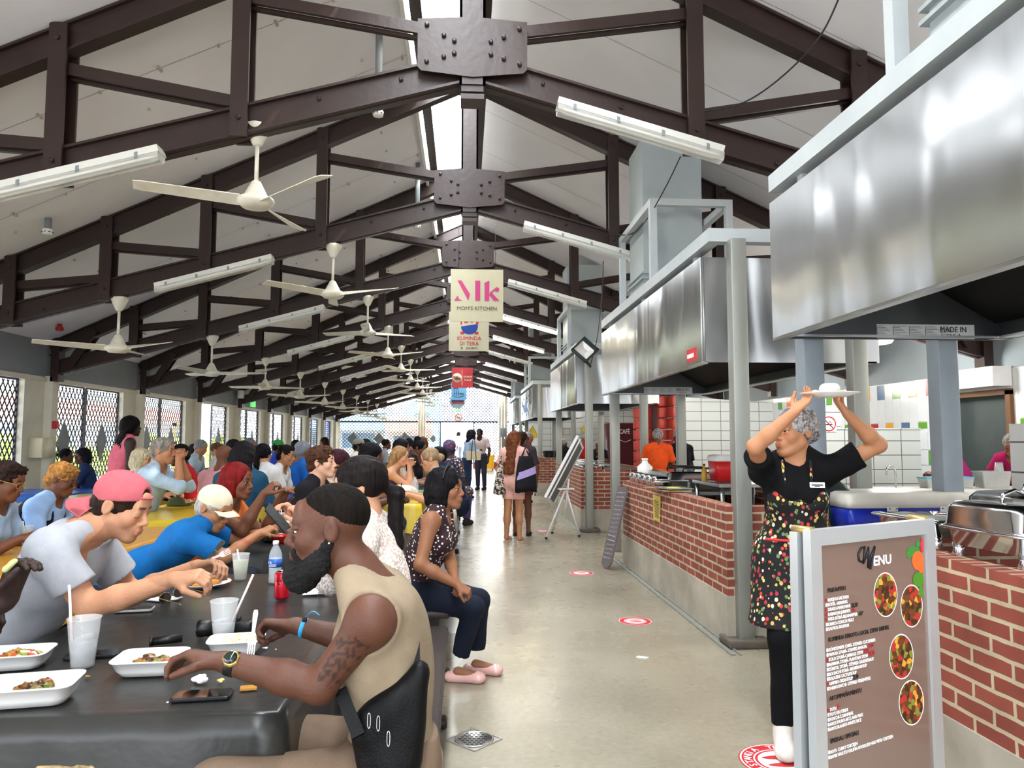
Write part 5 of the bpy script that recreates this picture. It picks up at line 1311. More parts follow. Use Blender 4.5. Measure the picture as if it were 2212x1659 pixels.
        # right hand: thumb points to the body's inner side when palm is down
        hpz, tips, tt = hand_prims(q+fa*.005, d, n, (1 if sg_ > 0 else -1)*-1, curl[i], .98*s); hp_all += hpz; HN.append((q, d, tips, tt)); T['E%d' % i] = E
    leg = []; feetp = []
    KN = []; AN = []
    for i, sg_ in enumerate((-1, 1)):
        hip = PV+bx*sg_*.088*s-np.array((0, 0, .02*s)); L1, L2 = .42*s, .42*s
        if legs is not None and legs[i] is not None: kn, an = nv(legs[i][0]), nv(legs[i][1])
        elif sit: kn = hip+B @ np.array((sg_*.06, .40*s, .015)); an = np.array((kn[0], kn[1], 0))+B @ np.array((0, -.05, 0)); an[2] = .085
        else:
            an = org+B @ np.array((sg_*.10, -.02+(.10*sg_ if feet == 'step' else 0), 0.)); an[2] = .085; kn = (hip+an)/2+by*.02
        if feet is not None and not isinstance(feet, str) and feet[i] is not None: an = nv(feet[i]); kn, an = ik(hip, an, L1, L2, by+np.array((0, 0, .2)))
        KN.append(kn); AN.append(an)
        leg.append([cap(hip, kn, .083*s*f, .056*s, .04), cap(kn, kn+(an-kn)*.4, .054*s, .052*s, .03), cap(kn+(an-kn)*.4, an, .050*s, .034*s, .03), ell(kn+(an-kn)*.3-by*.015, np.array((.05, .056, .11))*s, None, .03)])
    fdir = by
    foot = [cap(AN[i]-np.array((0, 0, .03)), AN[i]+(fdir*.14-np.array((0, 0, .055)))*1.0, .034*s, .024*s, .03) for i in (0, 1)]
    hd = head_prims(HC, RH, hs)
    closed = hp >= 15
    if closed: hd += [ell(HC+RH @ (np.array((q_, .0795, .003))*hs), np.array((.0165, .0125, .0115))*hs, RH, .004*hs) for q_ in (-.031, .031)]
    # ---- assembling
    Tg = thing('person', label, 'person', (org[0], org[1], 0), group)
    bodyp = tors+neck+hd+arms+hp_all+leg[0]+leg[1]+([] if shoes and shoes[0] == '#' else foot)
    bottom = bottom or {}; top = top or {}
    if sit and bottom.get('type', 'pants') == 'pants' and not bottom.get('bare'): bodyp = tors+neck+hd+arms+hp_all+leg[0][:1]+leg[1][:1]+([] if not bottom.get('ankle') or shoes else foot)
    hf = .0034 if h < .0075 else (.0045 if h < .0095 else (.006 if h < .013 else None)); patches = []
    if hf:
        e = .125*hs
        patches.append((HC-e, HC+e, hf))
        if h < .011:
            for (q, d, tips, tt) in HN:
                pts = np.array([q]+tips+[tt]); lo_, hi_ = pts.min(0)-.03, pts.max(0)+.03
                ok = all(not ((lo_ < b).all() and (hi_ > a).all()) for a, b, _ in patches)
                if ok: patches.append((lo_, hi_, hf))
    v, fc = solid(bodyp, h, patches=patches)
    sc = lc(SK.get(skin, skin)); col = np.tile(sc, (len(v), 1)); q = (v-HC) @ RH/hs; ax_ = np.abs(q[:, 0])
    red = np.clip(sc*np.array((1.15, .72, .70)), 0, 1); fa_ = (q[:, 1] > .05) & (np.abs(q[:, 2]) < .13)
    lip = (1-sst(.004, .0075, np.abs(q[:, 2]+.0615)/(1+.0*ax_)))*(1-sst(.018, .025, ax_))*(q[:, 1] > .078); 
    lip = np.where(fa_, (1-sst(.0085, .012, np.abs(q[:, 2]+.0615)))*(1-sst(.019, .026, ax_))*(q[:, 1] > .08), 0); col = mix(col, red*.85, lip*.8)
    ck = fa_*(1-sst(.0, .03, np.hypot(ax_-.04, q[:, 2]+.025))); col = mix(col, np.clip(sc*np.array((1.12, .88, .86)), 0, 1), ck*.5)
    bw_ = fa_*(1-sst(.003, .006, np.abs(q[:, 2]-.0300-.10*np.minimum(ax_-.02, .012))))*(ax_ > .011)*(ax_ < .046); bcol = lc(hair.get('brow', '#1d120c') if hair else '#1d120c'); col = mix(col, bcol, bw_*.85)
    if closed: col = mix(col, np.array((.03, .02, .018)), fa_*(ax_ > .018)*(ax_ < .046)*(1-sst(.0010, .0026, np.abs(q[:, 2]+.0045+.12*np.abs(ax_-.031))))*.85)
    elif h >= .0095:
        ed = np.hypot(ax_-.031, (q[:, 2]-.006)*1.5); col = mix(col, np.array((.02, .015, .012)), (q[:, 1] > .07)*(1-sst(.006, .012, ed))*.9)
    if beard == 'stubble': col = mix(col, sc*.55, (q[:, 1] > .0)*sst(-.035, -.06, q[:, 2])*(q[:, 2] > -.13)*.55*(1-lip))
    if colfn: col = colfn(v, q, col, dict(E=[T['E0'], T['E1']], S=[SL, SR], W=wrists, RH=RH))
    skinmesh('body', v, fc, M_skin, Tg, np.clip(col, 0, 1))
    if h < .0095 and not closed:
        for sg_ in (-1, 1):
            m = MB(); c = V(HC+RH @ (np.array((sg_*.031, .0790, .0045))*hs)); RM = Matrix(RH.tolist())
            m.sph(c, .0110*hs, 12)
            g = c+RM @ V((0, .0058*hs, 0)); m.sph(g, .0078*hs, 10, 1)
            m.build('eye', [M_eye, M_iris], Tg)
    # ---- top
    if top:
        e = top.get('e', .012); sl = top.get('sleeve', .55); pr = [dict(p) for p in tors]; hem = top.get('hem', -.10)
        for i, S_ in enumerate((SL, SR)):
            E, q_ = T['E%d' % i], wrists[i]
            if sl > 0:
                end = S_+(E-S_)*min(sl, 1.); n = unit(E-S_)
                pr += [ell(S_, np.array((.058, .058, .060))*s, RC, .03)]
                if sl <= 1: pr.append(cap(S_, end+n*.05, .054*s*(.6+.4*f), (.050+.012*(sl < .8))*s, .03, cut=[(end, n)]))
                else:
                    pr.append(cap(S_, E, .052*s, .045*s, .03)); end2 = E+(q_-E)*(sl-1); n2 = unit(q_-E); pr.append(cap(E, end2+n2*.03, .045*s, .036*s, .02, cut=[(end2, n2)]))
            else:
                pr.append(dict(ell(S_+bx*(-1 if i == 0 else 1)*.03*s, np.array((.05, .085, .085))*s, RC, .01), sub=True, noinf=True))
        if female and top.get('dress'):
            for i in (0, 1): pr.append(cap(PV+bx*(.05 if i else -.05), KN[i], .12*s, .075*s, .06))
        # neckline
        nk = top.get('neck', .078); fd = top.get('v', .03)
        pr += [dict(cap(CH+fw*fd+up*.02*s, HC, nk*s, nk*s, .012), sub=True, noinf=True)]
        if top.get('collar'): pass
        hz = PV+np.array((0, 0, hem*s)) if not top.get('dress') else np.array((0, 0, top['dress']))
        pl = [(hz, np.array((0, 0, -1.)))]
        if top.get('crop'): pl = [(WA+up*.02, -up)]
        if top.get('tube'): pl = [(CH-up*.22*s, -up), (CH-up*.10*s, up)]
        v, fc = solid(pr, h*1.0, e, noise=(top.get('fold', .0035), top.get('ff', 38)) if h < .014 else None, planes=pl, seed=len(label))
        tc_ = top.get('c'); tm = top.get('mat') or cloth(str(tc_), tc_)
        colr = None
        if top.get('colfn'): colr = top['colfn'](v, (v-CH) @ RC, RC)
        o = skinmesh(top.get('name', 'shirt'), v, fc, tm, Tg, colr, label=top.get('label'))
        if top.get('collar'):
            pr = []
            for k_ in range(15):
                a = radians(-150+300*k_/14)-pi/2+pi; 
            n_ = 16; pts = []
            for k_ in range(n_+1):
                a = radians(22+316*k_/n_)+pi/2; pts.append(CH+up*(.018+.02*(1+cos(a-pi/2-pi))*.5)*s+bx*cos(a)*.078*s+fw*(sin(a)*.072*s+.022))
            for a_, b_ in zip(pts[:-1], pts[1:]): pr.append(cap(a_, b_, .013, .013, .01)); pr.append(cap(a_-up*.012+(a_-CH-up*.02)*.18, b_-up*.012+(b_-CH-up*.02)*.18, .009, .009, .01))
            v, fc = solid(pr, min(h, .006)); skinmesh('collar', v, fc, cloth(top.get('cc', tc_), top.get('cc', tc_)), Tg)
    # ---- bottom
    if bottom is not None and bottom.get('c') and bottom.get('type') != 'none':
        ty = bottom.get('type', 'pants'); end = bottom.get('len', .97); pr = [dict(tors[0]), cap(PV, PV+np.array((0, 0, .05)), .11*s*f, .11*s*f, .04)]
        for i in (0, 1):
            hip = leg[i][0]['a']; kn, an = KN[i], AN[i]
            if end <= .5: e_ = hip+(kn-hip)*end*2; pr.append(cap(hip, e_+unit(kn-hip)*.05, .088*s*f, bottom.get('w', .075)*s, .04, cut=[(e_, unit(kn-hip))]))
            else:
                pr.append(cap(hip, kn, .088*s*f, .064*s*bottom.get('fw', 1), .04)); e_ = kn+(an-kn)*(end-.5)*2; pr.append(cap(kn, e_+unit(an-kn)*.04, .060*s*bottom.get('fw', 1), bottom.get('w', .046)*s, .03, cut=[(e_, unit(an-kn))]))
        v, fc = solid(pr, max(h, .008), .010, noise=(.003, 34) if h < .014 else None, planes=[(PV+np.array((0, 0, .085*s)), np.array((0, 0, 1.)))], seed=3)
        skinmesh(bottom.get('name', 'trousers'), v, fc, bottom.get('mat') or cloth(bottom['c'], bottom['c']), Tg)
    # ---- shoes
    if shoes and shoes[0] != '#':
        for i in (0, 1):
            b0 = AN[i]*np.array((1, 1, 0))+np.array((0, 0, .012)); cs_ = shoes.split(':')[1]
            m = MB(); m.loft([[V(b0+B @ np.array((.042*cos(a), .045+.125*sin(a), z_))) for a in np.arange(0, 2*pi, .4)] for z_ in (-.012, .012)]); 
            for yy_ in (.07, .12): m.tube([V(b0+B @ np.array((x_, yy_, .012+.042*(1-(x_/.042)**2)))) for x_ in (-.042, -.02, 0, .02, .042)], .006, 5)
            m.build('sandal', cloth('shoe_'+cs_, cs_, .6), Tg)
    elif shoes:
        for i in (0, 1):
            A_ = AN[i].copy(); A_[2] = min(A_[2], .12) if not feet == 'step' else A_[2]; b0 = A_-np.array((0, 0, A_[2]-.036 if A_[2] < .15 else .05)); fd_ = fdir
            pr = [cap(b0-fd_*.045, b0+fd_*.11, .046*s, .044*s, .03), ell(b0+fd_*.13, (.048*s, .055*s, .034*s), B, .03), ell(A_-np.array((0, 0, .015)), (.050*s, .062*s, .055*s), B, .03), cap(b0+fd_*.02+np.array((0, 0, .03)), b0+fd_*.10, .042*s, .036*s, .03)]
            v, fc = solid(pr, max(.007, h*.8), planes=[(b0-np.array((0, 0, .034)), np.array((0, 0, -1.)))]); skinmesh('shoe', v, fc, cloth('shoe_'+shoes, shoes, .6), Tg)
    # ---- hair
    if hair and hair.get('t'):
        hair_mesh(Tg, HC, RH, hs, hair, max(.0045, min(h, .009)), CH, RC, s)
    if glasses: glasses_mesh(Tg, HC, RH, hs, glasses)
    if cap_: cap_mesh(Tg, HC, RH, hs, cap_, h)
    Tg_info = dict(root=Tg, HC=HC, RH=RH, hs=hs, CH=CH, PV=PV, WA=WA, RC=RC, SL=SL, SR=SR, E=[T['E0'], T['E1']], W=wrists, HN=HN, B=B, s=s, KN=KN, AN=AN, org=org)
    return Tg_info

_net = []
def net_mat():
    if _net: return _net[0]
    m, nt, p = nodes_of('hair_net_gauze'); L = nt.links.new; tc = N(nt, 'ShaderNodeTexCoord'); n = N(nt, 'ShaderNodeTexNoise'); n.inputs['Scale'].default_value = 42; n.inputs['Detail'].default_value = 5; n.inputs['Distortion'].default_value = 1.5
    L(tc.outputs['Object'], n.inputs['Vector']); cr = N(nt, 'ShaderNodeValToRGB'); e = cr.color_ramp.elements; e[0].position = .40; e[0].color = lin('#544b47'); e[1].position = .66; e[1].color = lin('#b4afac')
    L(n.outputs['Fac'], cr.inputs[0]); L(cr.outputs[0], p.inputs['Base Color']); b = N(nt, 'ShaderNodeBump'); b.inputs['Strength'].default_value = .6; b.inputs['Distance'].default_value = .01
    L(n.outputs['Fac'], b.inputs['Height']); L(b.outputs[0], p.inputs['Normal']); p.inputs['Roughness'].default_value = .55; _net.append(m); return m
def hair_mesh(Tg, HC, RH, hs, hair, h, CH, RC, s):
    t = hair['t']; T = lambda p: HC+RH @ (np.array(p, float)*hs); m = hairmat(hair['c'], hair.get('rough', .6))
    E_ = lambda c, r, k=.02, **kw: ell(T(c), np.array(r)*hs, RH, k*hs, **kw)
    face = [dict(E_((0, .10, -.045), (.072, .085, .085), .01), sub=True)]      # face opening
    if t in ('short', 'fade', 'bald'): face = [dict(E_((0, .115, -.035), (.082, .075, .075), .012), sub=True), dict(E_((0, .05, -.10), (.10, .11, .088), .01), sub=True)]
    infl = hair.get('v', .008); sk = [E_((0, -.014, .036), (.076+infl, .096+infl, .084+infl))]; noise = (.0012, 160)
    name = 'hair'
    pl = []
    if t == 'short': pr = sk+[E_((0, -.05, -.02), (.066+infl, .055+infl, .06))]+face; noise = (hair.get('n', .003), hair.get('nf', 120))
    elif t == 'fade': pr = [E_((0, -.018, .040), (.0745, .0935, .0815))]+face; noise = None
    elif t == 'curly': pr = [E_((0, -.012, .045), (.088+infl, .104+infl, .09+infl)), E_((0, .05, .09), (.06, .04, .03)), E_((0, -.06, -.02), (.07, .05, .06))]+face; noise = (.008, 150)
    elif t == 'afro': pr = [E_((0, -.025, .04), (.11+infl, .12+infl, .11+infl))]+face; noise = (.005, 170)
    elif t == 'bob': pr = sk+[E_((0, -.035, -.03), (.095+infl, .082+infl, .095)), E_((0, -.03, -.08), (.088+infl, .07+infl, .06))]+[dict(E_((0, .10, -.06), (.07, .105, .10), .012), sub=True), dict(E_((0, .03, -.16), (.075, .09, .07), .01), sub=True)]; noise = (.003, 90)
    elif t in ('long', 'locs'):
        L = hair.get('L', .30); pr = sk+[E_((0, -.04, -.02), (.09+infl, .075+infl, .09))]
        n = 9 if t == 'locs' else 5
        rr = random.Random(5)
        for k in range(n):
            x = -.075+.15*k/(n-1); y = -.05-.03*(1-abs(x)/.08); a = T((x, y, .0)); b = a+np.array((0, 0, -L*(.9+.2*rr.random())*hs))+RH @ np.array((x*.4, -.085, 0)); b[2] = max(b[2], .3)
            if t == 'locs':
                for dx in (0, .012): pr.append(cap(a+RH @ np.array((dx, -.01, 0)), b+RH @ np.array((dx*1.5, -.015, rr.random()*.04)), .013, .009, .006))
            else: pr.append(cap(a, b, .040, .026, .03))
        pr += face; noise = (.004, 75) if t == 'long' else (.003, 220)
    elif t == 'bun':
        pr = sk+face+[E_(hair.get('bp', (0, -.115, .02)), (hair.get('br', .035),)*3, .012)]; noise = (.0015, 160)
    elif t == 'pony':
        L = hair.get('L', .3); a = T((0, -.10, .0)); pr = sk+face; pts = [a, a+RH @ np.array((0, -.05, -.02))+np.array((0, 0, -.03)), a+RH @ np.array((0, -.05, 0))+np.array((0, 0, -L*.5)), a+RH @ np.array((hair.get('sx', 0), -.03, 0))+np.array((0, 0, -L))]
        rr_ = [.018, .034, .036, .014]
        for i in range(3): pr.append(cap(pts[i], pts[i+1], rr_[i], rr_[i+1], .02))
        noise = (.0025, 120)
    elif t == 'net':
        pr = [E_((0, -.026, .040), (.088, .105, .094)), E_((0, -.07, .0), (.075, .055, .06))]+[dict(E_((0, .125, -.035), (.10, .085, .085), .012), sub=True), dict(E_((0, .05, -.11), (.11, .12, .085), .01), sub=True)]; noise = (.003, 110); name = 'hair_net'
        m = net_mat()
    elif t == 'wrap': pr = [E_((0, -.03, .055), (.098, .12, .10)), E_((.0, -.10, .03), (.05, .05, .05))]+face; noise = (.003, 70); name = 'head_wrap'
    v, f = solid(pr, h, noise=noise)
    if hair.get('mat'): m = hair['mat']
    skinmesh(name, v, f, m, Tg)
    if t == 'net':
        pass
    if t == 'curly' and h < .007 or hair.get('strands'):
        rr = random.Random(8); mm = MB(); S_ = hair.get('strands', 60)
        for _ in range(S_):
            a, b = rr.uniform(0, 2*pi), rr.uniform(-.2, 1); c = sqrt(1-b*b); d = np.array((cos(a)*c*.09, sin(a)*c*.105-.01, b*.09+.045))
            if d[1] > .06 and d[2] < .06: continue
            p = T(d); u = RH @ unit(d); w = unit(np.cross(u, (0.3, .2, 1))); x = np.cross(u, w); mm.tube([p+(w*cos(k*.9)+x*sin(k*.9))*.009+u*.0025*k for k in range(7)], .0028, 5)
        mm.build('curl', m, Tg)
def glasses_mesh(Tg, HC, RH, hs, g):
    T = lambda p: V(HC+RH @ (np.array(p, float)*hs)); m = MB(); r = g.get('r', .024)
    for sg_ in (-1, 1):
        pts = [T((sg_*.033+r*1.1*cos(a), .104-.010*abs(cos(a)) , .004+r*.85*sin(a))) for a in np.arange(0, 2*pi+.3, .35)]; m.tube(pts, g.get('w', .0018), 6)
        m.tube([T((sg_*.060, .094, .01)), T((sg_*.078, .05, .012)), T((sg_*.082, -.01, .012)), T((sg_*.08, -.025, -.01))], .0018, 6)
    m.tube([T((-.01, .106, .008)), T((0, .110, .011)), T((.01, .106, .008))], .0018, 6)
    m.build('glasses', mat('frame_'+g['c'], g['c'], .35, bump=0, metal=g.get('metal', 0)), Tg)
    if g.get('lens'):
        m = MB()
        for sg_ in (-1, 1): m.prism([T((sg_*.033+r*1.05*cos(a), .101-.010*abs(cos(a)), .004+r*.8*sin(a))) for a in np.arange(0, 2*pi-.01, .4)], RH @ np.array((0, .001, 0)))
        m.build('lens', mat('lens_dark', '#15171a', .1, bump=0), Tg)
def cap_mesh(Tg, HC, RH, hs, c, h):
    T = lambda p: HC+RH @ (np.array(p, float)*hs); bk = c.get('back', False); sg_ = -1 if bk else 1; tl = c.get('tilt', 0)
    low = .028; ct = np.array((0, -.014, .045)); hf = min(h, .005)
    pr = [ell(T(ct), np.array((.085, .105, .088))*hs, RH, .01)]
    n = RH @ unit(np.array((0, .10 if not bk else .34, -1.))); pl = [(T((0, 0, low)), n)]
    if bk: pr.append(dict(ell(T((0, .100, .078)), np.array((.036, .05, .027))*hs, RH, .004), sub=True))
    v, f = solid(pr, hf, noise=(.0008, 60), planes=pl); skinmesh('cap_crown', v, f, cloth('cap_'+c['c'], c['c'], .9), Tg)
    # visor: curved plate
    m = MB(); ring = []
    for k in range(9):
        u = -1+2*k/8; a = u*1.0; x0_, y0_ = .080*sin(a), .088*cos(a); x1_, y1_ = .078*sin(a)*1.0, (.088+(.095 if bk else .075)*(1-u*u)**.5)*1.0
        z0_ = (.030 if not bk else .0)-.012*u*u; z1_ = z0_-(.022 if not bk else .050)-.014*u*u+c.get('vz', 0)
        ring.append([T((x0_, sg_*y0_-(.0 if not bk else .012), z0_)), T(((x0_+x1_)/2, sg_*(y0_+y1_)/2-(.0 if not bk else .012), (z0_+z1_)/2+.004)), T((x1_, sg_*y1_-(.0 if not bk else .012), z1_)), T((x1_, sg_*y1_-(.0 if not bk else .012), z1_-.004)), T(((x0_+x1_)/2, sg_*(y0_+y1_)/2-(.0 if not bk else .012), (z0_+z1_)/2)), T((x0_, sg_*y0_-(.0 if not bk else .012), z0_-.004))])
    m.loft(ring, smooth=True); m.build('visor', cloth('cap_'+c['c'], c['c'], .9), Tg)
    m = MB(); m.sph(T(ct+np.array((0, 0, .089))), .006, 8); m.build('cap_button', cloth('cap_'+c['c'], c['c'], .9), Tg)
    if bk:
        m = MB(); pts = [T((.040*cos(a), .086-.010*abs(cos(a))+.004*sin(a), .066)) for a in np.arange(0, pi+.1, .3)]; m.tube(pts, .005, 6); m.build('cap_strap', cloth('cap_'+c['c'], c['c'], .9), Tg)
import time as _t; _t0 = _t.time()
def shade_cloth(name, a, b, sc, stretch=(1, 1, 1)):   # two-tone woven pattern
    m, nt, p = nodes_of(name); L = nt.links.new; tc = N(nt, 'ShaderNodeTexCoord'); mp = N(nt, 'ShaderNodeMapping'); mp.inputs['Scale'].default_value = stretch; L(tc.outputs['Object'], mp.inputs[0])
    n = N(nt, 'ShaderNodeTexNoise'); n.inputs['Scale'].default_value = sc; n.inputs['Detail'].default_value = 2; L(mp.outputs[0], n.inputs['Vector'])
    cr = N(nt, 'ShaderNodeValToRGB'); cr.color_ramp.elements[0].position = .47; cr.color_ramp.elements[0].color = lin(a); cr.color_ramp.elements[1].position = .53; cr.color_ramp.elements[1].color = lin(b)
    L(n.outputs['Fac'], cr.inputs[0]); L(cr.outputs[0], p.inputs['Base Color']); p.inputs['Roughness'].default_value = .85; return m
eat = ((-.16, .42, .84), (.14, .40, .84)); BK = '#15110f'
def H(t, c=BK, **k): return dict(t=t, c=c, **k)

# ---------------------------------------------------------------- near people
A_ = person('man in white t-shirt and pink backwards cap cutting food at the black table', (262, 1094), 2.95, face=8, lean=30, hy=-12, hp=22, skin='light', h=.007, pelvis=(-1.74, 3.0), fat=1.08,
       top=dict(c='#b0b3ba', sleeve=.66, fold=.010, ff=19, neck=.066, v=.02), bottom=dict(c='#3a4250'), hair=dict(t='short', c='#2c1d14', v=.004), beard='stubble',
       cap_=dict(c='#c4646c', back=True), hands=(('w', at(425, 1224, 3.05)), ('w', at(372, 1252, 2.72))), poles=((0, .3, -1), (-.2, -.6, -1)), elb=(at(285, 1285, 3.2), at(192, 1312, 2.76)), chs=(-.055, -.02, .065), curl=(.6, .6), hh=1.02)
# printed logo on the T-shirt
c = V(A_['CH']-A_['RC'][:, 2]*.21+A_['RC'][:, 1]*.128+A_['RC'][:, 0]*.02)
m = MB(); rr = random.Random(2); ux, uz = V(A_['RC'][:, 0]), V(A_['RC'][:, 2]); un = V(A_['RC'][:, 1])
for q in range(14): m.obox(c+ux*rr.uniform(-.025, .03)+uz*rr.uniform(-.05, .05), ux*rr.uniform(.003, .01), uz*rr.uniform(.003, .01), un*.012)
m.build('shirt_print', mat('print_teal', '#23595c', .8, bump=0), A_['root'])

def tattoo(v, q, col, J):
    sk_ = lc(SK['dark']); E, S_ = J['E'][0], J['S'][0]
    ax = unit(E-S_); rel = v-S_; t = rel @ ax; r_ = rel-t[:, None]*ax[None]; out = np.array((0.2, -1., 0.)); out = unit(out-ax*out.dot(ax)); sd = np.cross(ax, out); y = r_ @ out; x = r_ @ sd
    L = np.linalg.norm(E-S_); u = t/L
    n = np.sin(x*190+np.sin(t*160)*1.5)*np.sin(t*170+np.sin(x*150)*1.7)
    shape = (u > .18) & (u < .86) & (y > 0) & (np.abs(x) < .034-.02*np.abs(u-.5)+.010*(np.abs(u-.36) < .07))
    m_ = shape*sst(-.15, .25, n)*.9; col = mix(col, sk_*.22, m_*(np.linalg.norm(r_, axis=1) < .085))
    # close beard shadow and lighter lips area stay on the skin
    return col
B_ = person('bearded man in beige tank top with tattooed arm, eating beside the aisle', (712, 1142), 2.12, face=180, lean=14, hy=4, hp=4, skin='dark', h=.007, pelvis=(-.19, 2.12),
       top=dict(c='#8f7f69', sleeve=0, neck=.080, v=.03, e=.014, name='tank_top', fold=.009, ff=21, hem=-.16), bottom=dict(c='#776453', fw=1.25), hair=dict(t='fade', c='#15100d', rough=.8),
       hands=(('w', at(487, 1430, 1.96)), ('w', at(640, 1352, 2.42))), poles=((.45, -.35, -1), (.1, .4, -1)), elb=(at(690, 1482, 1.94), at(795, 1392, 2.40)), hdir=((-1, .08, .22), None), hnor=((.15, -.25, -1), None), chs=(.085, 0, 0), curl=(.5, .75), hh=1.04, s=1.04, colfn=tattoo)
Tb, HC, RH, hs = B_['root'], B_['HC'], B_['RH'], B_['hs']; T = lambda p: HC+RH @ (np.array(p, float)*hs)
pr = [cap(T((-.066, .0, -.035)), T((-.05, .03, -.085)), .016, .026, .03), cap(T((.066, .0, -.035)), T((.05, .03, -.085)), .016, .026, .03), cap(T((-.05, .03, -.085)), T((0, .085, -.115)), .028, .034, .03), cap(T((.05, .03, -.085)), T((0, .085, -.115)), .028, .034, .03),
      ell(T((0, .075, -.12)), (.046, .042, .038), RH, .03), cap(T((-.026, .092, -.048)), T((.026, .092, -.048)), .0065, .0065, .006), cap(T((-.028, .090, -.048)), T((-.032, .080, -.085)), .007, .012, .01), cap(T((.028, .090, -.048)), T((.032, .080, -.085)), .007, .012, .01),
      dict(ell(T((0, .105, -.0625)), (.020, .02, .0095), RH, .004), sub=True)]
v, f = solid(pr, .004, noise=(.0028, 330)); skinmesh('beard', v, f, mat('beard_black', '#060404', .8, bump=.6, bscale=220, var=.3), Tb)
m = MB(); m.sph(V(T((-.084, -.006, -.028))), .0035, 8); m.build('ear_stud', mat('silver_stud', '#e8e8ea', .15, metal=.8, bump=0), Tb)
# black waist bag hanging at his side with strap and zip pulls
t = thing('waist_bag', 'black crossbody bag with zip pulls at the hip of the bearded man', 'bag', at(840, 1560, 1.95))
cb = nv(at(838, 1590, 1.95)); M_bag = cloth('black_nylon', '#040405', .5)
v, f = solid([ell(cb, (.088, .04, .10), None, .03), ell(cb+np.array((.01, 0, -.07)), (.075, .045, .10), None, .04), cap(cb+np.array((-.05, 0, .02)), cb+np.array((.075, .02, .15)), .035, .022, .04), cap(cb+np.array((.06, .0, -.05)), cb+np.array((.08, .02, .16)), .022, .018, .03)], .008, noise=(.004, 24)); skinmesh('pouch', v, f, M_bag, t)
m = MB(); m.beam(at(735, 1490, 1.96), at(775, 1590, 1.90), .012, .032, up=(1, 0, 0)); m.build('strap', M_bag, t); m = MB(); m.beam(at(900, 1375, 2.05), at(898, 1500, 1.98), .02, .045, up=(0, 1, 0)); m.build('strap', M_bag, t)
for px, py in ((797, 1557), (817, 1563), (839, 1596)):
    m = MB(); c = at(px, py, 1.868); pts = [c+V((.0035*cos(a), 0, .012*sin(a)+(.006 if sin(a) > 0 else -.006))) for a in np.arange(0, 2*pi+.3, .4)]; m.tube(pts, .0011, 6); m.build('zip_pull', mat('zip_metal', '#d8d8d6', .2, metal=.8, bump=0), t)

person('older man in bright blue polo and cream cap bent over his plate', (462, 1098), 4.5, face=5, lean=34, hy=-24, hp=27, skin='olive', h=.0075, pelvis=(-2.05, 4.55), fat=1.1,
       top=dict(c='#1464a6', sleeve=.72, collar=True, cc='#1a6fc4', fold=.009, ff=20), bottom=dict(c='#2d3138'), hair=dict(t='short', c='#b8b2aa', v=.003), cap_=dict(c='#ddd0b3', vz=.028), glasses=dict(c='#b99a5c', metal=.8, r=.019),
       hands=(('w', at(598, 1140, 4.75)), ('w', at(560, 1152, 4.5))), poles=((0, .4, -1), (0, -.5, -1)), curl=(.65, .65), hh=1.02)
person('woman with red dyed hair in orange top lifting food with both hands', (512, 1040), 5.0, face=0, lean=18, hy=-14, hp=6, skin='brown', sex='f', h=.008,
       top=dict(c='#e2763a', sleeve=.5), bottom=dict(c='#30343c'), hair=dict(t='bob', c='#6e1414', v=.012), hands=(('w', at(600, 1085, 5.2)), ('w', at(570, 1068, 4.7))), poles=((0, .3, -1), (0, -.4, -1)), curl=(.4, .8), pelvis=(-1.78, 5.1))
person('woman in white lace blouse with very long dark ponytail holding a phone', (776, 1054), 3.25, face=172, lean=12, hy=10, hp=8, skin='light', sex='f', h=.008, pelvis=(-.33, 3.3), hh=1.06,
       top=dict(c='#ece9e6', sleeve=1.25, fold=.004, mat=shade_cloth('lace_blouse', '#f1efec', '#c9b2a2', 90), neck=.06), bottom=dict(c='#6d8fb5'), hair=dict(t='pony', c='#1b1514', v=.012, L=.52, sx=.06),
       hands=(('w', at(668, 1130, 3.35)), ('w', at(650, 1120, 3.5))), poles=((.4, -.3, -1), (0, .4, -1)), curl=(.7, .7))
E9 = person('woman in polka dot top with hoop earrings sitting sideways on the bench end', (962, 1056), 4.55, face=-12, lean=6, hy=-6, hp=2, skin='mid', sex='f', fat=1.12, h=.0075, pelvis=(-.30, 4.62), hh=1.02,
       top=dict(c='#3a1420', sleeve=0, mat=cellmat('polka_fabric', '#2b1017', ['#efe6e2'], 48, .30), fold=.004, neck=.085, v=.05, hem=-.12), bottom=dict(c='#141a28', ankle=True, len=.9), hair=dict(t='bob', c='#100d0f', v=.014),
       hands=(('w', at(982, 1250, 4.4)), ('w', at(986, 1262, 4.3))), poles=((.1, .3, -1), (-.35, -.5, -1)), curl=(.7, .7), shoes=None, feet=((.08, 4.72, .09), (-.03, 4.58, .09)))
m = MB(); cc = V(E9['HC']+E9['RH'] @ np.array((.083, -.012, -.055))); m.tube([cc+V(E9['RH'] @ np.array((0, .018*cos(a), .024*sin(a)))) for a in np.arange(0, 2*pi+.3, .35)], .0025, 6); m.build('hoop_earring', mat('hoop_silver', '#e6ddd0', .2, metal=.7, bump=0), E9['root'])
m = MB(); rn = [E9['HC']+E9['RH'] @ (np.array((.088*sin(a), .015, .045+.088*cos(a)))*1.06) for a in np.arange(-1.4, 1.5, .2)]; m.tube(rn, .006, 6); m.build('hair_band', M_black, E9['root'])
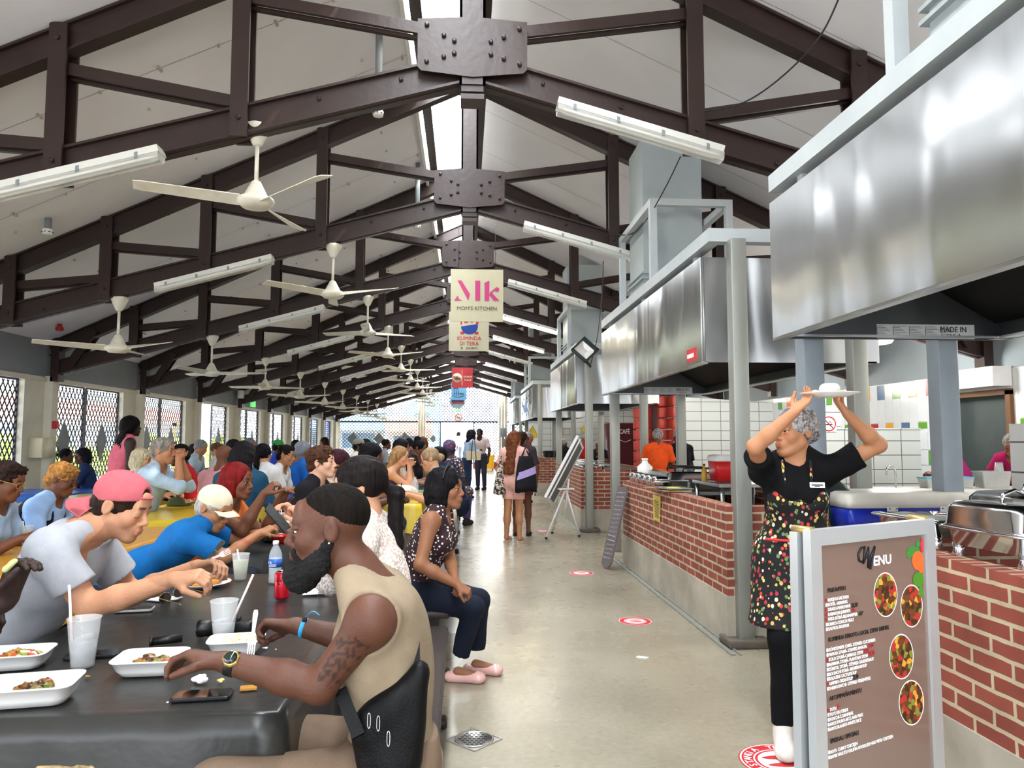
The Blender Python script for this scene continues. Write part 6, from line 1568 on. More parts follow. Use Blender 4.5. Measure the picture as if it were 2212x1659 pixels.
for i in (0, 1):
    A0 = E9['AN'][i]; b0 = np.array((A0[0], A0[1], .03)); fd = E9['B'][:, 1]
    v, f = solid([cap(b0-fd*.05, b0+fd*.12, .034, .034, .03), ell(b0+fd*.13, (.045, .038, .026), E9['B'], .03), dict(ell(b0+fd*.035+np.array((0, 0, .045)), (.030, .075, .035), E9['B'], .01), sub=True)], .005, planes=[(b0-np.array((0, 0, .028)), (0, 0, -1.))])
    skinmesh('ballet_flat', v, f, mat('patent_pink', '#d8a9a0', .2, bump=0), E9['root'])
    m = MB(); g = V(b0+fd*.135+np.array((0, 0, .026)))
    for k in range(6): m.sph(g+V((.014*cos(k*1.05), .014*sin(k*1.05), 0)), (.010, .010, .005), 8)
    m.build('shoe_flower', mat('patent_pink', '#d8a9a0', .2, bump=0), E9['root'])

# ---------------------------------------------------------------- server carrying a plate overhead
sv = person('server in black t-shirt and food print apron carrying a plate overhead', (1716, 934), 3.62, face=252, lean=2, sit=False, hy=-52, hp=0, skin='tan', sex='f', h=.007, hh=1.03, fat=1.06,
       top=dict(c='#08080a', sleeve=.62, neck=.065, hem=-.05), bottom=dict(c='#0c0d10', w=.04, len=1.0), hair=dict(t='net', c='#6f6864', strands=0), hands=(('w', at(1832, 896, 3.46)), ('w', at(1714, 892, 3.40))),
       poles=((1., .1, -.35), (-1., -.2, -.35)), curl=(.25, .3), hdir=((-.6, .05, .75), (.75, .1, .65)), hnor=((-.5, 0, 1), (.5, 0, 1)), shoes='#d9d4cb', feet=((1.66, 3.85, .10), (1.50, 3.50, .12)))
PV, CH, WA, RC = sv['PV'], sv['CH'], sv['WA'], sv['RC']; fw = RC[:, 1]; up = RC[:, 2]; bx = RC[:, 0]
pr = [ell(PV, (.178, .135, .15), RC, .05), ell(WA, (.145, .118, .16), RC, .06), ell(CH-up*.15, (.125, .118, .13), RC, .05)]
for q in (-1, 1):
    pr.append(ell(CH-up*.17+fw*.09+bx*q*.07, (.066, .058, .066), RC, .04)); kn = sv['KN'][0 if q < 0 else 1]; pr.append(cap(PV+bx*q*.06, np.array((PV[0]*.5+kn[0]*.5, PV[1]*.5+kn[1]*.5, .50))+bx*q*.03, .145, .165, .08))
v, f = solid(pr, .007, .006, noise=(.004, 26), planes=[(np.array((0, 0, .56)), (0, 0, -1.)), (PV-fw*.05, -fw), (CH-up*.075, up)], seed=4)
M_apron = cellmat('apron_print', '#080808', ['#c0392f', '#e0c070', '#5f7f45', '#d8cfb8', '#a83040', '#c9a85c', '#6b7f5a'], 48, .40, (1, 1, .8))
skinmesh('apron', v, f, M_apron, sv['root'])
m = MB()
for q in (-1, 1): m.tube([CH-up*.11+bx*q*.06+fw*.125, CH+up*.0+bx*q*.065+fw*.085, CH+up*.05+bx*q*.05+fw*.0], .007, 6)
m.build('apron_strap', M_apron, sv['root'])
m = MB(); m.tube([PV+up*.10+bx*x+fw*(.155-.9*x*x) for x in (.16, .12, .06, 0)], .007, 6); m.build('red_piping', M_red, sv['root'])
m = MB(); c = V(CH-up*.10-bx*.085+fw*.135); m.obox(c, V(bx)*.034, V(unit(up-fw*.2))*.013, V(fw)*.002); m.build('name_badge', M_paper, sv['root'])
m = MB(); m.obox(c+V(fw)*.003, V(bx)*.026, V(unit(up-fw*.2))*.003, V(fw)*.001); m.obox(c+V(fw)*.003-V(up)*.007, V(bx)*.012, V(unit(up-fw*.2))*.002, V(fw)*.001); m.build('badge_print', M_ink, sv['root'])

# ---------------------------------------------------------------- women standing in the aisle
PK = '#dba79c'
C16 = person('woman in pink romper with long curly hair and bags on both shoulders', (1112, 950), 10.7, face=62, sit=False, lean=3, hy=-25, skin='tan', sex='f', h=.010, fat=1.05,
       top=dict(c=PK, sleeve=.7), bottom=dict(c=PK, len=.30, bare=True), hair=dict(t='long', c='#6b3d24', L=.48, v=.02, strands=40), hands=((-.15, .22, 1.0), (.18, .25, 1.02)), shoes='sandal:#b9a08f')
person('woman in dark clothes and sunglasses half hidden behind the woman in pink', (1128, 948), 11.4, face=80, sit=False, lean=2, hy=-60, skin='brown', sex='f', h=.011, top=dict(c='#3b3238', sleeve=.8), bottom=dict(c='#5a3a32', len=.3, bare=True),
       hair=H('long', '#2c1a14', L=.35), glasses=dict(c='#1a1a1a', lens=True), shoes='sandal:#20242c')
def tote(c, w, h_, m_, label, name='tote_bag', d=.12, ang=0, strap=None, band=None):
    c = nv(c); R = Rz(ang); t = thing(name, label, 'bag', c); rings = []
    for k in range(7):
        u = k/6; ww = w*(.62+.38*sin(pi*(.5-.5*u)+.0)) if u > .0 else w*.92; dd = d*(1-.75*u)
        ww = w*(1-.38*u**2); rings.append([V(c+R @ np.array((ww/2*cos(a)*(1+.0*u), dd/2*sin(a), -h_+h_*u+.015*sin(3*a)*(1-u)))) for a in np.linspace(0, 2*pi, 18, False)])
    m = MB(); m.loft(rings, smooth=True); m.build('bag_body', m_, t)
    if band is not None:
        m = MB(); rb = []
        for k in range(3):
            u = .42+.2*k/2; ww = w*(1-.38*u**2)+.006; dd = d*(1-.75*u)+.01; rb.append([V(c+R @ np.array((ww/2*cos(a), dd/2*sin(a), -h_+h_*u+.05*cos(a)))) for a in np.linspace(0, 2*pi, 18, False)])
        m.loft(rb, cap=False, smooth=True); m.build('lilac_band', band, t)
    if strap is not None: m = MB(); m.tube([V(c+R @ np.array((-w*.2, 0, -.02))), V(nv(strap)), V(c+R @ np.array((w*.2, 0, -.02)))], .014, 6); m.build('strap', m_, t)
    return t
S1 = C16['SR']; S0 = C16['SL']
tote(at(1136, 985, 10.45), .34, .50, cloth('tote_black', '#141318', .6), 'black and lilac nylon tote on the right shoulder of the woman in pink', d=.14, ang=20, strap=S1+np.array((.02, -.03, .07)), band=cloth('tote_lilac', '#a594c8', .6))
tote(at(1084, 1005, 10.7), .38, .40, shade_cloth('zebra_fabric', '#c9bba8', '#2a2623', 26, (1, 1, 1.5)), 'black and cream animal print bag hanging behind the woman in pink', d=.2, ang=60, strap=S0+np.array((-.02, 0, .07)))
D13 = person('woman in denim jacket and jeans with a straw tote standing in the aisle', (1019, 940), 18.6, face=25, sit=False, skin='deep', sex='f', h=.013, top=dict(c='#8ba3b8', sleeve=1.8), bottom=dict(c='#223250'), hair=H('long', '#17131c', L=.4, v=.03), hands=((-.1, .3, 1.2), (.1, .3, 1.2)))
t = thing('straw_tote', 'cream straw tote with black straps on the arm of the woman in denim', 'bag', at(1023, 988, 18.3)); m = MB(); c = at(1023, 984, 18.3)
m.loft([[c+V((x*w_, y*.06, z)) for x, y in ((-1, -1), (1, -1), (1, 1), (-1, 1))] for w_, z in ((.17, -.11), (.19, .11))]); m.build('bag_body', cloth('straw', '#cdbd9f'), t)
for q in (-1, 1): m = MB(); m.tube([c+V((q*.06, -.07, -.1)), c+V((q*.05, -.065, .12)), c+V((q*.02, 0, .38))], .010, 5); m.build('strap', M_black, t)
person('man in light shirt with crossbody strap standing past the denim woman', (1036, 936), 21.5, face=250, sit=False, skin='deep', h=.014, top=dict(c='#c4b0b0', sleeve=.7), bottom=dict(c='#2a2c38'), hair=H('short'))
person('person in white shirt walking outside the far doorway', (990, 938), 40.5, face=160, sit=False, skin='deep', h=.02, top=dict(c='#dfe3ee', sleeve=1.5), bottom=dict(c='#a9b0c0'), hair=H('short'))
person('person in African print dress and colourful head wrap on a bench', (973, 970), 12.6, face=60, lean=8, skin='deep', sex='f', h=.011, fat=1.1, top=dict(c='#555', sleeve=.8, mat=cellmat('african_print', '#2a2f4a', ['#b03a3a', '#d8c25a', '#e0dccb', '#3d6e8a', '#7a2f5a'], 26, .4), dress=.45),
       bottom=dict(c='#4a3a6a'), hair=dict(t='wrap', c='#7a3a44', mat=cellmat('wrap_print', '#4a3b5a', ['#b04a4a', '#3f5f8f', '#8a3a3a'], 18, .45)))

# ---------------------------------------------------------------- stall workers
wk = [('worker in red shirt and hair net at the black pots', (1143, 945), 17.0, -20, 'mid', '#a81f38', 'net', {}), ('worker in orange shirt and hair net in the middle stall', (1421, 944), 11.2, 75, 'brown', '#e8551f', 'net', {}),
      ('worker in black shirt and hair net beside the one in orange', (1466, 944), 11.65, 110, 'deep', '#14141c', 'net', {}), ('worker in red shirt behind the easel counter', (1262, 950), 16.5, 130, 'mid', '#c41f1f', 'net', {}),
      ('worker in black behind the galvanised posts left of the easel', (1219, 958), 18.5, 60, 'deep', '#101014', 'net', {}), ('worker in black and red near the burgundy fridge', (1293, 962), 17.2, 240, 'brown', '#1b1a20', 'net', {}),
      ('worker in magenta shirt and black patterned cap at the sink', (2040, 958), 8.4, 150, 'brown', '#b8337c', 'wrap', dict(lean=20, hp=25)), ('worker in magenta shirt and hair net bending at the right edge', (2186, 962), 8.05, 215, 'mid', '#a31c58', 'net', dict(lean=45, hp=40))]
for lb, px, Yy, fc_, sk_, tc_, hr, kw in wk:
    person(lb, px, Yy, face=fc_, sit=False, skin=sk_, sex='f', h=.011, lean=kw.get('lean', 8), hp=kw.get('hp', 15), top=dict(c=tc_, sleeve=.7), bottom=dict(c='#1a1a20'),
           hair=dict(t=hr, c='#8b847e' if hr == 'net' else '#141214'), hands=((-.12, .32, 1.05), (.12, .32, 1.05)), s=kw.get('s', None))

# ---------------------------------------------------------------- seated crowd
P_ = [
 ('woman with short dark hair and gold glasses in light blue shirt at the left edge', (12, 1040), 4.95, 5, dict(skin='brown', sex='f', lean=22, hp=18, top=dict(c='#9db8d8', sleeve=.8), hair=H('curly', '#2a1c18', v=-.006), glasses=dict(c='#c9a45a', metal=.7), hands=eat, h=.008)),
 ('person with short golden curls, dark vest and light blue shirt eating', (132, 1036), 5.62, 5, dict(skin='brown', lean=24, hp=22, fat=1.15, top=dict(c='#8fb0dc', sleeve=1.3), hair=H('curly', '#a8763c', v=-.006), glasses=dict(c='#1c1c20', r=.026, w=.003), hands=eat, h=.008, vest=1)),
 ('woman with white hair and glasses at the yellow table', (306, 993), 8.6, 5, dict(skin='light', sex='f', lean=10, hp=6, top=dict(c='#dcd8d2', sleeve=.8), hair=H('bob', '#cbbf9f', v=.01), glasses=dict(c='#3a1c1c'), hands=eat)),
 ('grey haired man in pale denim shirt with hands at his mouth', (352, 975), 7.6, 0, dict(skin='tan', lean=16, hp=4, top=dict(c='#a9bfd2', sleeve=1.2), hair=H('curly', '#8d857c', v=-.002), hands=(('h', (-.03, .15, -.06)), ('h', (.03, .15, -.06))), curl=(.8, .8))),
 ('man in red polo shirt facing the grey haired man', (388, 983), 9.2, 190, dict(skin='deep', lean=14, hp=10, fat=1.1, top=dict(c='#c2202c', sleeve=.7, collar=True), hair=H('short'), hands=eat)),
 ('grey haired man in pale blue shirt beside the left lattice', (434, 966), 13.5, 0, dict(skin='tan', lean=20, hp=20, top=dict(c='#b8cfe4', sleeve=.8), hair=H('short', '#8b8b8c'), hands=eat)),
 ('woman in white looking down beside the left lattice', (467, 972), 13.8, 170, dict(skin='light', sex='f', lean=18, hp=25, top=dict(c='#e8e6e8', sleeve=.6), hair=H('bun', '#6b4a35'), hands=eat)),
 ('bald man in pink t-shirt seen from behind', (486, 988), 8.0, 60, dict(skin='brown', lean=14, hp=12, fat=1.15, top=dict(c='#d59a9e', sleeve=.7), hair=None, hands=eat)),
 ('woman in dark teal printed t-shirt with long dark hair seen from behind', (527, 985), 7.2, 78, dict(skin='mid', sex='f', lean=8, hp=10, fat=1.1, top=dict(c='#1f4862', sleeve=.75), hair=H('long', '#191418', L=.34, v=.018), hands=eat, tprint=1)),
 ('woman with brown hair beside the lady in teal', (551, 982), 10.7, 20, dict(skin='tan', sex='f', lean=10, top=dict(c='#8a7d78', sleeve=.8), hair=H('bun', '#5a3b28'), hands=eat)),
 ('woman with dark ponytail in white t-shirt seen from behind', (569, 982), 9.4, 75, dict(skin='light', sex='f', lean=8, top=dict(c='#dfe0e4', sleeve=.7), hair=H('pony', '#17131a', v=.014, L=.24), hands=eat)),
 ('grey haired man in dark shirt far left of the green cap', (541, 960), 15.5, 30, dict(skin='tan', top=dict(c='#4a4f5a', sleeve=.8), hair=H('short', '#7c7e82'), hands=eat, glasses=dict(c='#222222'))),
 ('person with green cap and blue shirt facing left', (602, 965), 14.4, 20, dict(skin='brown', top=dict(c='#2a4fc0', sleeve=.8), hair=H('short'), capc='#3e9a4a', hands=eat)),
 ('dark haired man in white t-shirt with tattooed arm looking down', (617, 984), 9.6, -5, dict(skin='tan', lean=22, hp=10, top=dict(c='#e2e3e8', sleeve=.7), hair=H('curly', '#1a1416', v=-.008), hands=eat)),
 ('man in blue sport shirt with lime stripe seen from behind', (655, 974), 10.4, 40, dict(skin='mid', lean=18, top=dict(c='#1f63b8', sleeve=.7, cc='#c8d43a'), hair=H('short', '#8b8f98', v=.012), hands=eat)),
 ('man with thick curly brown hair in a black shirt', (694, 1000), 6.12, -6, dict(skin='pale', lean=16, hp=-2, top=dict(c='#17161a', sleeve=.8), bottom=dict(c='#24262e'), hair=H('curly', '#4a2f20', v=.0), hands=eat, h=.008)),
 ('woman with burgundy braids in leopard top behind the curly haired man', (733, 1002), 6.9, 10, dict(skin='mid', sex='f', lean=14, top=dict(c='#666', sleeve=.7, mat=cellmat('leopard', '#b59f88', ['#2b211c'], 55, .34)), hair=H('bun', '#3a1722', v=.014), hands=(('h', (.02, .14, -.10)), (.14, .40, .84)))),
 ('woman with long black braids behind the bearded man', (803, 985), 7.9, 0, dict(skin='dark', sex='f', lean=14, top=dict(c='#3a3038', sleeve=.8), hair=H('long', '#100d10', v=.02, L=.3), hands=eat)),
 ('man in white shirt and grey cap near the far lattice', (776, 963), 13.6, 0, dict(skin='dark', lean=16, top=dict(c='#ddd8cc', sleeve=.8), hair=H('short'), capc='#8d8a80', hands=eat)),
 ('person with hair in a bun opposite the man in the grey cap', (789, 962), 15.0, 180, dict(skin='mid', sex='f', top=dict(c='#a89a92', sleeve=.8), hair=H('bun', '#1a1416'), hands=eat)),
 ('woman with long blond hair in an orange and purple halter top', (864, 986), 9.6, -5, dict(skin='light', sex='f', lean=26, hp=14, top=dict(c='#4a3560', sleeve=0, tube=1), hair=H('long', '#a07b52', L=.22, v=.006), hands=(('h', (-.03, .14, -.09)), ('h', (.03, .14, -.09))))),
 ('woman with black headscarf behind the blond woman', (868, 968), 10.8, 0, dict(skin='mid', sex='f', lean=12, top=dict(c='#cfc0b2', sleeve=.9), hair=H('long', '#15131c', L=.3, v=.016), hands=eat)),
 ('black haired woman in black top looking down', (905, 968), 11.6, -10, dict(skin='brown', sex='f', lean=18, hp=16, top=dict(c='#17161b', sleeve=.8), hair=H('bun', '#0f0d10', bp=(0, -.06, .12), br=.05), hands=eat)),
 ('curly brown haired person with hands at the face', (911, 960), 13.6, 200, dict(skin='tan', lean=14, hp=12, top=dict(c='#b58f6a', sleeve=.8), hair=H('curly', '#5a3a26', v=-.006), hands=(('h', (-.02, .14, -.08)), ('h', (.02, .14, -.08))))),
 ('small dark haired figure by the far cream column', (884, 958), 17.0, 90, dict(skin='dark', top=dict(c='#303444', sleeve=.8), hair=H('short'), hands=eat)),
 ('blond woman with low bun, red glasses and sage green t-shirt', (929, 992), 8.6, 188, dict(skin='light', sex='f', lean=14, hy=-8, hp=20, fat=1.08, top=dict(c='#86a5a0', sleeve=.68, neck=.09), bottom=dict(c='#b9aa96', fw=1.3), hair=H('bun', '#9a8062', bp=(0, -.12, -.02), br=.042), glasses=dict(c='#7a2030', r=.027, w=.003), hands=eat, h=.009)),
 ('broad man in navy shirt behind the woman in sage green', (946, 985), 10.2, 170, dict(skin='dark', lean=26, fat=1.2, top=dict(c='#14213c', sleeve=1.2), bottom=dict(c='#141c30'), hair=H('short'), hands=eat)),
 ('dark haired woman by the left wall turned to her friend', (143, 985), 12.2, 10, dict(skin='dark', sex='f', lean=12, top=dict(c='#3a3f5a', sleeve=.8), hair=H('bun', '#17131a'), hands=eat)),
 ('woman with dark bob and pearl earrings in navy dress by the left wall', (178, 986), 11.5, 200, dict(skin='dark', sex='f', lean=12, hy=40, top=dict(c='#22315a', sleeve=.8), hair=H('bob', '#15121c', v=.016), hands=eat)),
 ('dark haired head just left of the long haired woman in teal', (506, 968), 11.2, 45, dict(skin='mid', top=dict(c='#59606e', sleeve=.8), hair=H('short', '#1d1a1c'), hands=eat)),
 ('small figure in pink behind the red polo man', (420, 972), 16.0, 20, dict(skin='mid', sex='f', top=dict(c='#c98f94', sleeve=.8), hair=H('bob', '#2c1d18'), hands=eat)),
 ('man in olive shirt at the rear of the hall', (640, 962), 18.0, 0, dict(skin='brown', top=dict(c='#6d6f4e', sleeve=.8), hair=H('short'), hands=eat)),
 ('woman in coral top at the rear of the hall', (700, 955), 20.0, 180, dict(skin='mid', sex='f', top=dict(c='#d27a66', sleeve=.8), hair=H('long', '#231a18', L=.2), hands=eat)),
 ('person in grey shirt eating near the rear tables', (835, 960), 19.0, 10, dict(skin='dark', top=dict(c='#8c9098', sleeve=.8), hair=H('afro', '#15110f', v=-.02), hands=eat)),
]
PI_ = {}
for lb, px, Yy, fc_, kw in P_:
    kw = dict(kw); h_ = kw.pop('h', .0105 if Yy < 9 else .012 if Yy < 12 else .015); cc_ = kw.pop('capc', None); vest = kw.pop('vest', 0); tp = kw.pop('tprint', 0)
    if 'bottom' not in kw: kw['bottom'] = dict(c='#2b2f3a')
    hi = person(lb, px, Yy, face=fc_, h=h_, cap_=dict(c=cc_) if cc_ else None, **kw); PI_[lb] = hi
    if vest:
        RC, CH, WA, PV = hi['RC'], hi['CH'], hi['WA'], hi['PV']; s_ = hi['s']
        pr = [ell(WA, np.array((.165, .125, .15))*s_*1.1, RC, .05), ell(CH-RC[:, 2]*.16, np.array((.172, .128, .165))*s_*1.06, RC, .05), ell(PV, np.array((.165, .13, .12))*s_*1.1, RC, .05)]+[dict(cap(CH+RC[:, 1]*.09*s_, WA+RC[:, 1]*.16*s_, .075, .03, .01), sub=True), dict(cap(CH, hi['HC'], .085, .09, .01), sub=True)]
        for S_ in (hi['SL'], hi['SR']): pr.append(dict(ell(S_, (.075, .085, .085), RC, .01), sub=True))
        v, f = solid(pr, .008, .022, noise=(.003, 34), planes=[(PV-np.array((0, 0, .08)), (0, 0, -1.))]); skinmesh('vest', v, f, cloth('vest_navy', '#161925'), hi['root'])
    if tp:
        m = MB(); RC = hi['RC']; c = V(hi['CH']-RC[:, 2]*.17-RC[:, 1]*.130*hi['s']); rr = random.Random(5); b_, u_ = V(RC[:, 0]), V(RC[:, 2])
        for q in range(16): m.obox(c+b_*rr.uniform(-.10, .10)+u_*rr.choice([.05, .02, -.07, -.09]), b_*rr.uniform(.006, .02), u_*.007, V(RC[:, 1])*.012)
        m.build('back_print', mat('print_gold', '#c9a23c', .8, bump=0), hi['root'])
h3 = person('woman with long braids in pink sleeveless top standing by the left lattice', (283, 922), 9.6, face=40, sit=False, skin='deep', sex='f', h=.010, fat=1.15, top=dict(c='#dc6f84', sleeve=0, hem=-.02), bottom=dict(c='#8fd0c8', fw=1.5), hair=H('locs', '#0f0c0d', L=.26, v=.02))
# hand and forearm entering at the left edge belong to a seated person
person('person in black at the left edge holding a bite of food, hand raised', (-150, 1010), 2.35, face=0, skin='deep', lean=10, h=.008, hh=1.0, top=dict(c='#101012', sleeve=.7), bottom=dict(c='#17181c'), hair=H('short'), hands=(('w', at(-60, 1300, 2.6)), ('w', at(10, 1300, 2.28))), poles=((0, .4, -1), (0, -.6, -1)), curl=(.6, .62), hdir=(None, (.25, .1, 1)), hnor=(None, (.9, -.3, .1)), pelvis=(-1.95, 2.2))
person('person with tan curly hair at the bottom left, only the crown in view', (60, 1900), 1.06, face=75, skin='tan', lean=30, h=.009, s=.95, hh=.98, top=dict(c='#6b6258', sleeve=.8), bottom=dict(c='#3a3a40'), hair=H('curly', '#9c8560', v=.0), hands=None or ((-.1, .3, .6), (.1, .3, .6)))
c = nv(at(22, 1222, 2.24)); v, f = solid([cap(c-np.array((.012, 0, .01)), c+np.array((.012, 0, .012)), .010, .008, .01)], .003, noise=(.001, 200)); tag(skinmesh('food_bite', v, f, mat('bite_green', '#c9cf8a', .6), None), 'pale green bite of food pinched by the dark hand at the left edge', 'food')
print('TIME', _t.time()-_t0)
# ================================================================ tables, cloths and benches
def vinyl(name, c, rough=.32): return mat('vinyl_'+name, c, rough, var=.1, scale=3, bump=.22, bscale=7)
def table(x0, x1, y0, y1, m_, name, drop=.30, fold=1., legs=True):
    t = thing('dining_table', 'table under the %s' % name, 'table', ((x0+x1)/2, (y0+y1)/2, 0), 'dining tables'); e = .03
    m = MB(); m.box((x0+e, y0+e, .70), (x1-e, y1-e, .735)); m.build('tabletop', M_wood, t)
    for sy in (y0+.3, y1-.3):
        m = MB(); xc = (x0+x1)/2; m.box((xc-.05, sy-.05, .06), (xc+.05, sy+.05, .70)); m.box((xc-.35, sy-.05, 0), (xc+.35, sy+.05, .06)); m.build('pedestal_leg', M_black, t)
    # cloth: top and four draped sides with folds
    n = 14; per = []
    for k in range(n): per.append((x0+(x1-x0)*k/n, y0, 0, -1))
    for k in range(2*n): per.append((x1, y0+(y1-y0)*k/(2*n), 1, 0))
    for k in range(n): per.append((x1-(x1-x0)*k/n, y1, 0, 1))
    for k in range(2*n): per.append((x0, y1-(y1-y0)*k/(2*n), -1, 0))
    rr = random.Random(int(y0*31)); rings = []
    cx, cy = (x0+x1)/2, (y0+y1)/2
    for u, z, o in ((0, .748, -.05), (0, .751, -.012), (0, .746, .006), (.12, 0, .012), (.4, 0, .022), (.7, 0, .03), (1, 0, .036)):
        ring = []
        for i, (x, y, nx, ny) in enumerate(per):
            corner = (abs(x-x0) < 1e-6 or abs(x-x1) < 1e-6) and (abs(y-y0) < 1e-6 or abs(y-y1) < 1e-6)
            w = (sin(i*1.7+y0)*.5+sin(i*.63+1)*.8)*.018*u*fold
            ox, oy = (x-cx)/abs(x-cx or 1)*(abs(nx) > 0 or corner), (y-cy)/abs(y-cy or 1)*(abs(ny) > 0 or corner)
            zz = z if u == 0 else .74-drop*u-(.05*u if corner else 0)+.01*sin(i*2.3)*u
            ring.append((x+ox*(o+w), y+oy*(o+w), zz))
        rings.append(ring)
    m = MB(); m.loft(rings, cap=False, smooth=True); m.add(rings[0], [tuple(range(len(per)))], smooth=True)
    o = m.build('tablecloth', m_); tag(o, name, 'tablecloth', 'vinyl tablecloths'); fixn(o); return t
def bench(x0, x1, y0, y1, label, m_=None):
    m_ = m_ or M_bench; t = thing('bench', label, 'bench', ((x0+x1)/2, (y0+y1)/2, 0), 'long benches')
    m = MB(); m.rbox((x0, y0, .40), (x1, y1, .45), .012, seg=1); m.build('seat', m_, t)
    for y in (y0+.22, y1-.22):
        m = MB(); xc = (x0+x1)/2; m.prism([(xc-.06, y-.03, .05), (xc+.06, y-.03, .05), (xc+.10, y-.03, .40), (xc-.10, y-.03, .40)], (0, .06, 0)); m.rbox((x0+.0, y-.04, 0), (x1-.0, y+.04, .05), .01, seg=1); m.build('leg', M_benchleg, t)
M_wood = mat('table_board', '#8a6a4a', .6); M_bench = mat('bench_brown', '#2c2322', .45); M_benchleg = mat('bench_leg', '#1a1818', .5)
black = vinyl('black', '#2b2b29', .3); yel = vinyl('mustard', '#c98f22'); lem = vinyl('lemon', '#d3b52c'); blu = vinyl('blue', '#1f5bb8'); grn = vinyl('green', '#7f9a36'); wht = vinyl('pale', '#d9d4c6'); ora = vinyl('orange', '#d99a4a')
R0, R1, L0, L1 = -1.49, -.47, -3.25, -2.2
for a in [(R0, R1, 2.0, 4.02, black, 'black vinyl tablecloth on the nearest table, full of food and drinks', .42), (R0, R1, 5.0, 5.88, black, 'black vinyl tablecloth on the table with the red bowl', .3),
          (R0, R1, 8.2, 9.35, lem, 'lemon yellow tablecloth right of the long black table row'), (R0, R1, 9.9, 10.55, grn, 'lime green tablecloth beyond the yellow one on the aisle side'),
          (R0, R1, 12.05, 13.3, blu, 'blue tablecloth holding the white bag on the aisle side'), (R0, R1, 15.5, 16.7, lem, 'yellow tablecloth in the rear of the aisle row'), (R0, R1, 18.5, 21, wht, 'pale tablecloth in the far aisle row'),
          (L0, L1, 4.05, 6.2, yel, 'mustard tablecloth behind the man in the pink cap'), (L0, L1, 6.7, 9.0, lem, 'lemon tablecloth between the pink cap and the cream cap'), (L0, L1, 9.5, 11.5, blu, 'blue tablecloth whose end hangs left of the curly haired man'),
          (L0, L1, 11.9, 13.9, grn, 'green tablecloth of the second row far back'), (L0, L1, 14.6, 17, ora, 'orange tablecloth of the second row far back'),
          (-4.95, -3.75, 7.6, 10.0, lem, 'lemon tablecloth near the left wall with a cloth corner in view'), (-6.2, -5.1, 9.95, 11.1, blu, 'bright blue tablecloth by the left wall lattice'),
          (-4.95, -3.9, 13.2, 15.4, wht, 'pale tablecloth by the left wall far back')]: table(*a)
for a in [(-.40, -.08, 1.75, 4.1, 'dark bench on the aisle side of the nearest black table'), (-.40, -.08, 4.45, 7.0, 'dark bench under the woman in polka dots'), (-.38, -.06, 7.7, 9.9, 'dark bench under the blond woman in sage green'),
          (-.38, -.06, 11.4, 13.8, 'brown bench beneath the person in the head wrap'), (-2.0, -1.68, 2.0, 4.1, 'dark bench under the man in the pink cap'), (-2.02, -1.7, 4.3, 7.0, 'dark bench under the man in the blue polo'),
          (-3.75, -3.4, 4.2, 6.4, 'dark bench under the person with golden curls'), (-3.75, -3.4, 7.0, 9.4, 'dark bench under the white haired woman'), (-2.0, -1.7, 7.4, 10.2, 'dark bench in the middle of the crowd'), (-.38, -.06, 15.2, 17.8, 'brown bench of the far aisle row')]: bench(*a)

# ================================================================ things on the tables
TZ = .752
def tz(px, py, z=TZ): return gz(px, py, z)
M_cup = mat('cup_plastic', '#eef0f0', .12, alpha=.24, var=.02, bump=0); M_lemon = mat('lemonade', '#e9ebd0', .2, alpha=.7, bump=0, var=.02); M_icewater = mat('iced_water', '#e4e7ea', .2, alpha=.45, var=.15, scale=40, bump=.3)
M_foam = mat('foam_box_white', '#eceae6', .55, var=.03, bump=.03); M_china = mat('china_white', '#efeeec', .2, var=.02, bump=0); M_straw = mat('straw_white', '#f0dfe0', .3, bump=0); M_cut = mat('cutlery_plastic', '#eef0f0', .25, bump=0)
M_steelc = mat('cutlery_steel', '#c9cbce', .2, metal=.9, bump=0, var=.03)
foods = {'stew': foodmat('food_stew', 1, ['#5a3418', '#7a4a22', '#40240f', '#8d6430', '#6d7a2c'], 60), 'rice': foodmat('food_rice', 2, ['#e9e2cc', '#d8c9a2', '#c2a26c', '#efe9d9', '#b9cf7a'], 140), 'mix': foodmat('food_mix', 3, ['#b05a22', '#7a3414', '#c9a243', '#8fa03c', '#d86a3a', '#e2d9b8'], 70)}
def cup(px, py, fill, label, h=.125, r=.042, Y=None, straw=None, mf=None, z=TZ):
    c = tz(px, py, z); t = thing('plastic_cup', label, 'cup', c, 'clear plastic cups'); n = 28
    m = MB(); m.lathe(c, [(r*.68, .001), (r*.70, .004), (r, h), (r*1.05, h+.001), (r*1.05, h+.004), (r*.985, h+.004), (r*.69, .006)], n); m.build('cup_wall', M_cup, t)
    f = fill; m = MB(); m.lathe(c, [(r*.66, .008), (r*(.70+.29*f)-.0015, h*f), (.001, h*f+.001)], n); m.build('drink', mf or M_lemon, t)
    if mf is M_icewater:
        m = MB(); rr = random.Random(px)
        for q in range(7): a = rr.uniform(0, 6.3); m.obox(c+V((cos(a)*r*.45, sin(a)*r*.45, h*f*rr.uniform(.5, 1.05))), V((.010, .004, .002)), V((-.004, .010, .001)), V((0, -.002, .010)))
        m.build('ice', M_cup, t)
    if straw:
        m = MB(); b, tp = c+V(straw[0]), c+V(straw[1]); m.tube([b, b*.5+tp*.5, tp], .0042, 8); m.build('straw', M_straw, t)
    return t
cup(519, 1252, .78, 'plastic cup of lemonade left of the water bottle', straw=((.0, 0, .04), (-.018, .0, .15)))
cup(482, 1388, .48, 'plastic cup of melting ice between the two men, straw leaning right', h=.14, r=.046, mf=M_icewater, straw=((.02, .0, .05), (.088, .03, .225)))
cup(178, 1440, .55, 'plastic cup with ice in the left foreground with a clear straw', h=.145, r=.047, mf=M_icewater, straw=((-.03, 0, .02), (-.045, -.01, .25)))
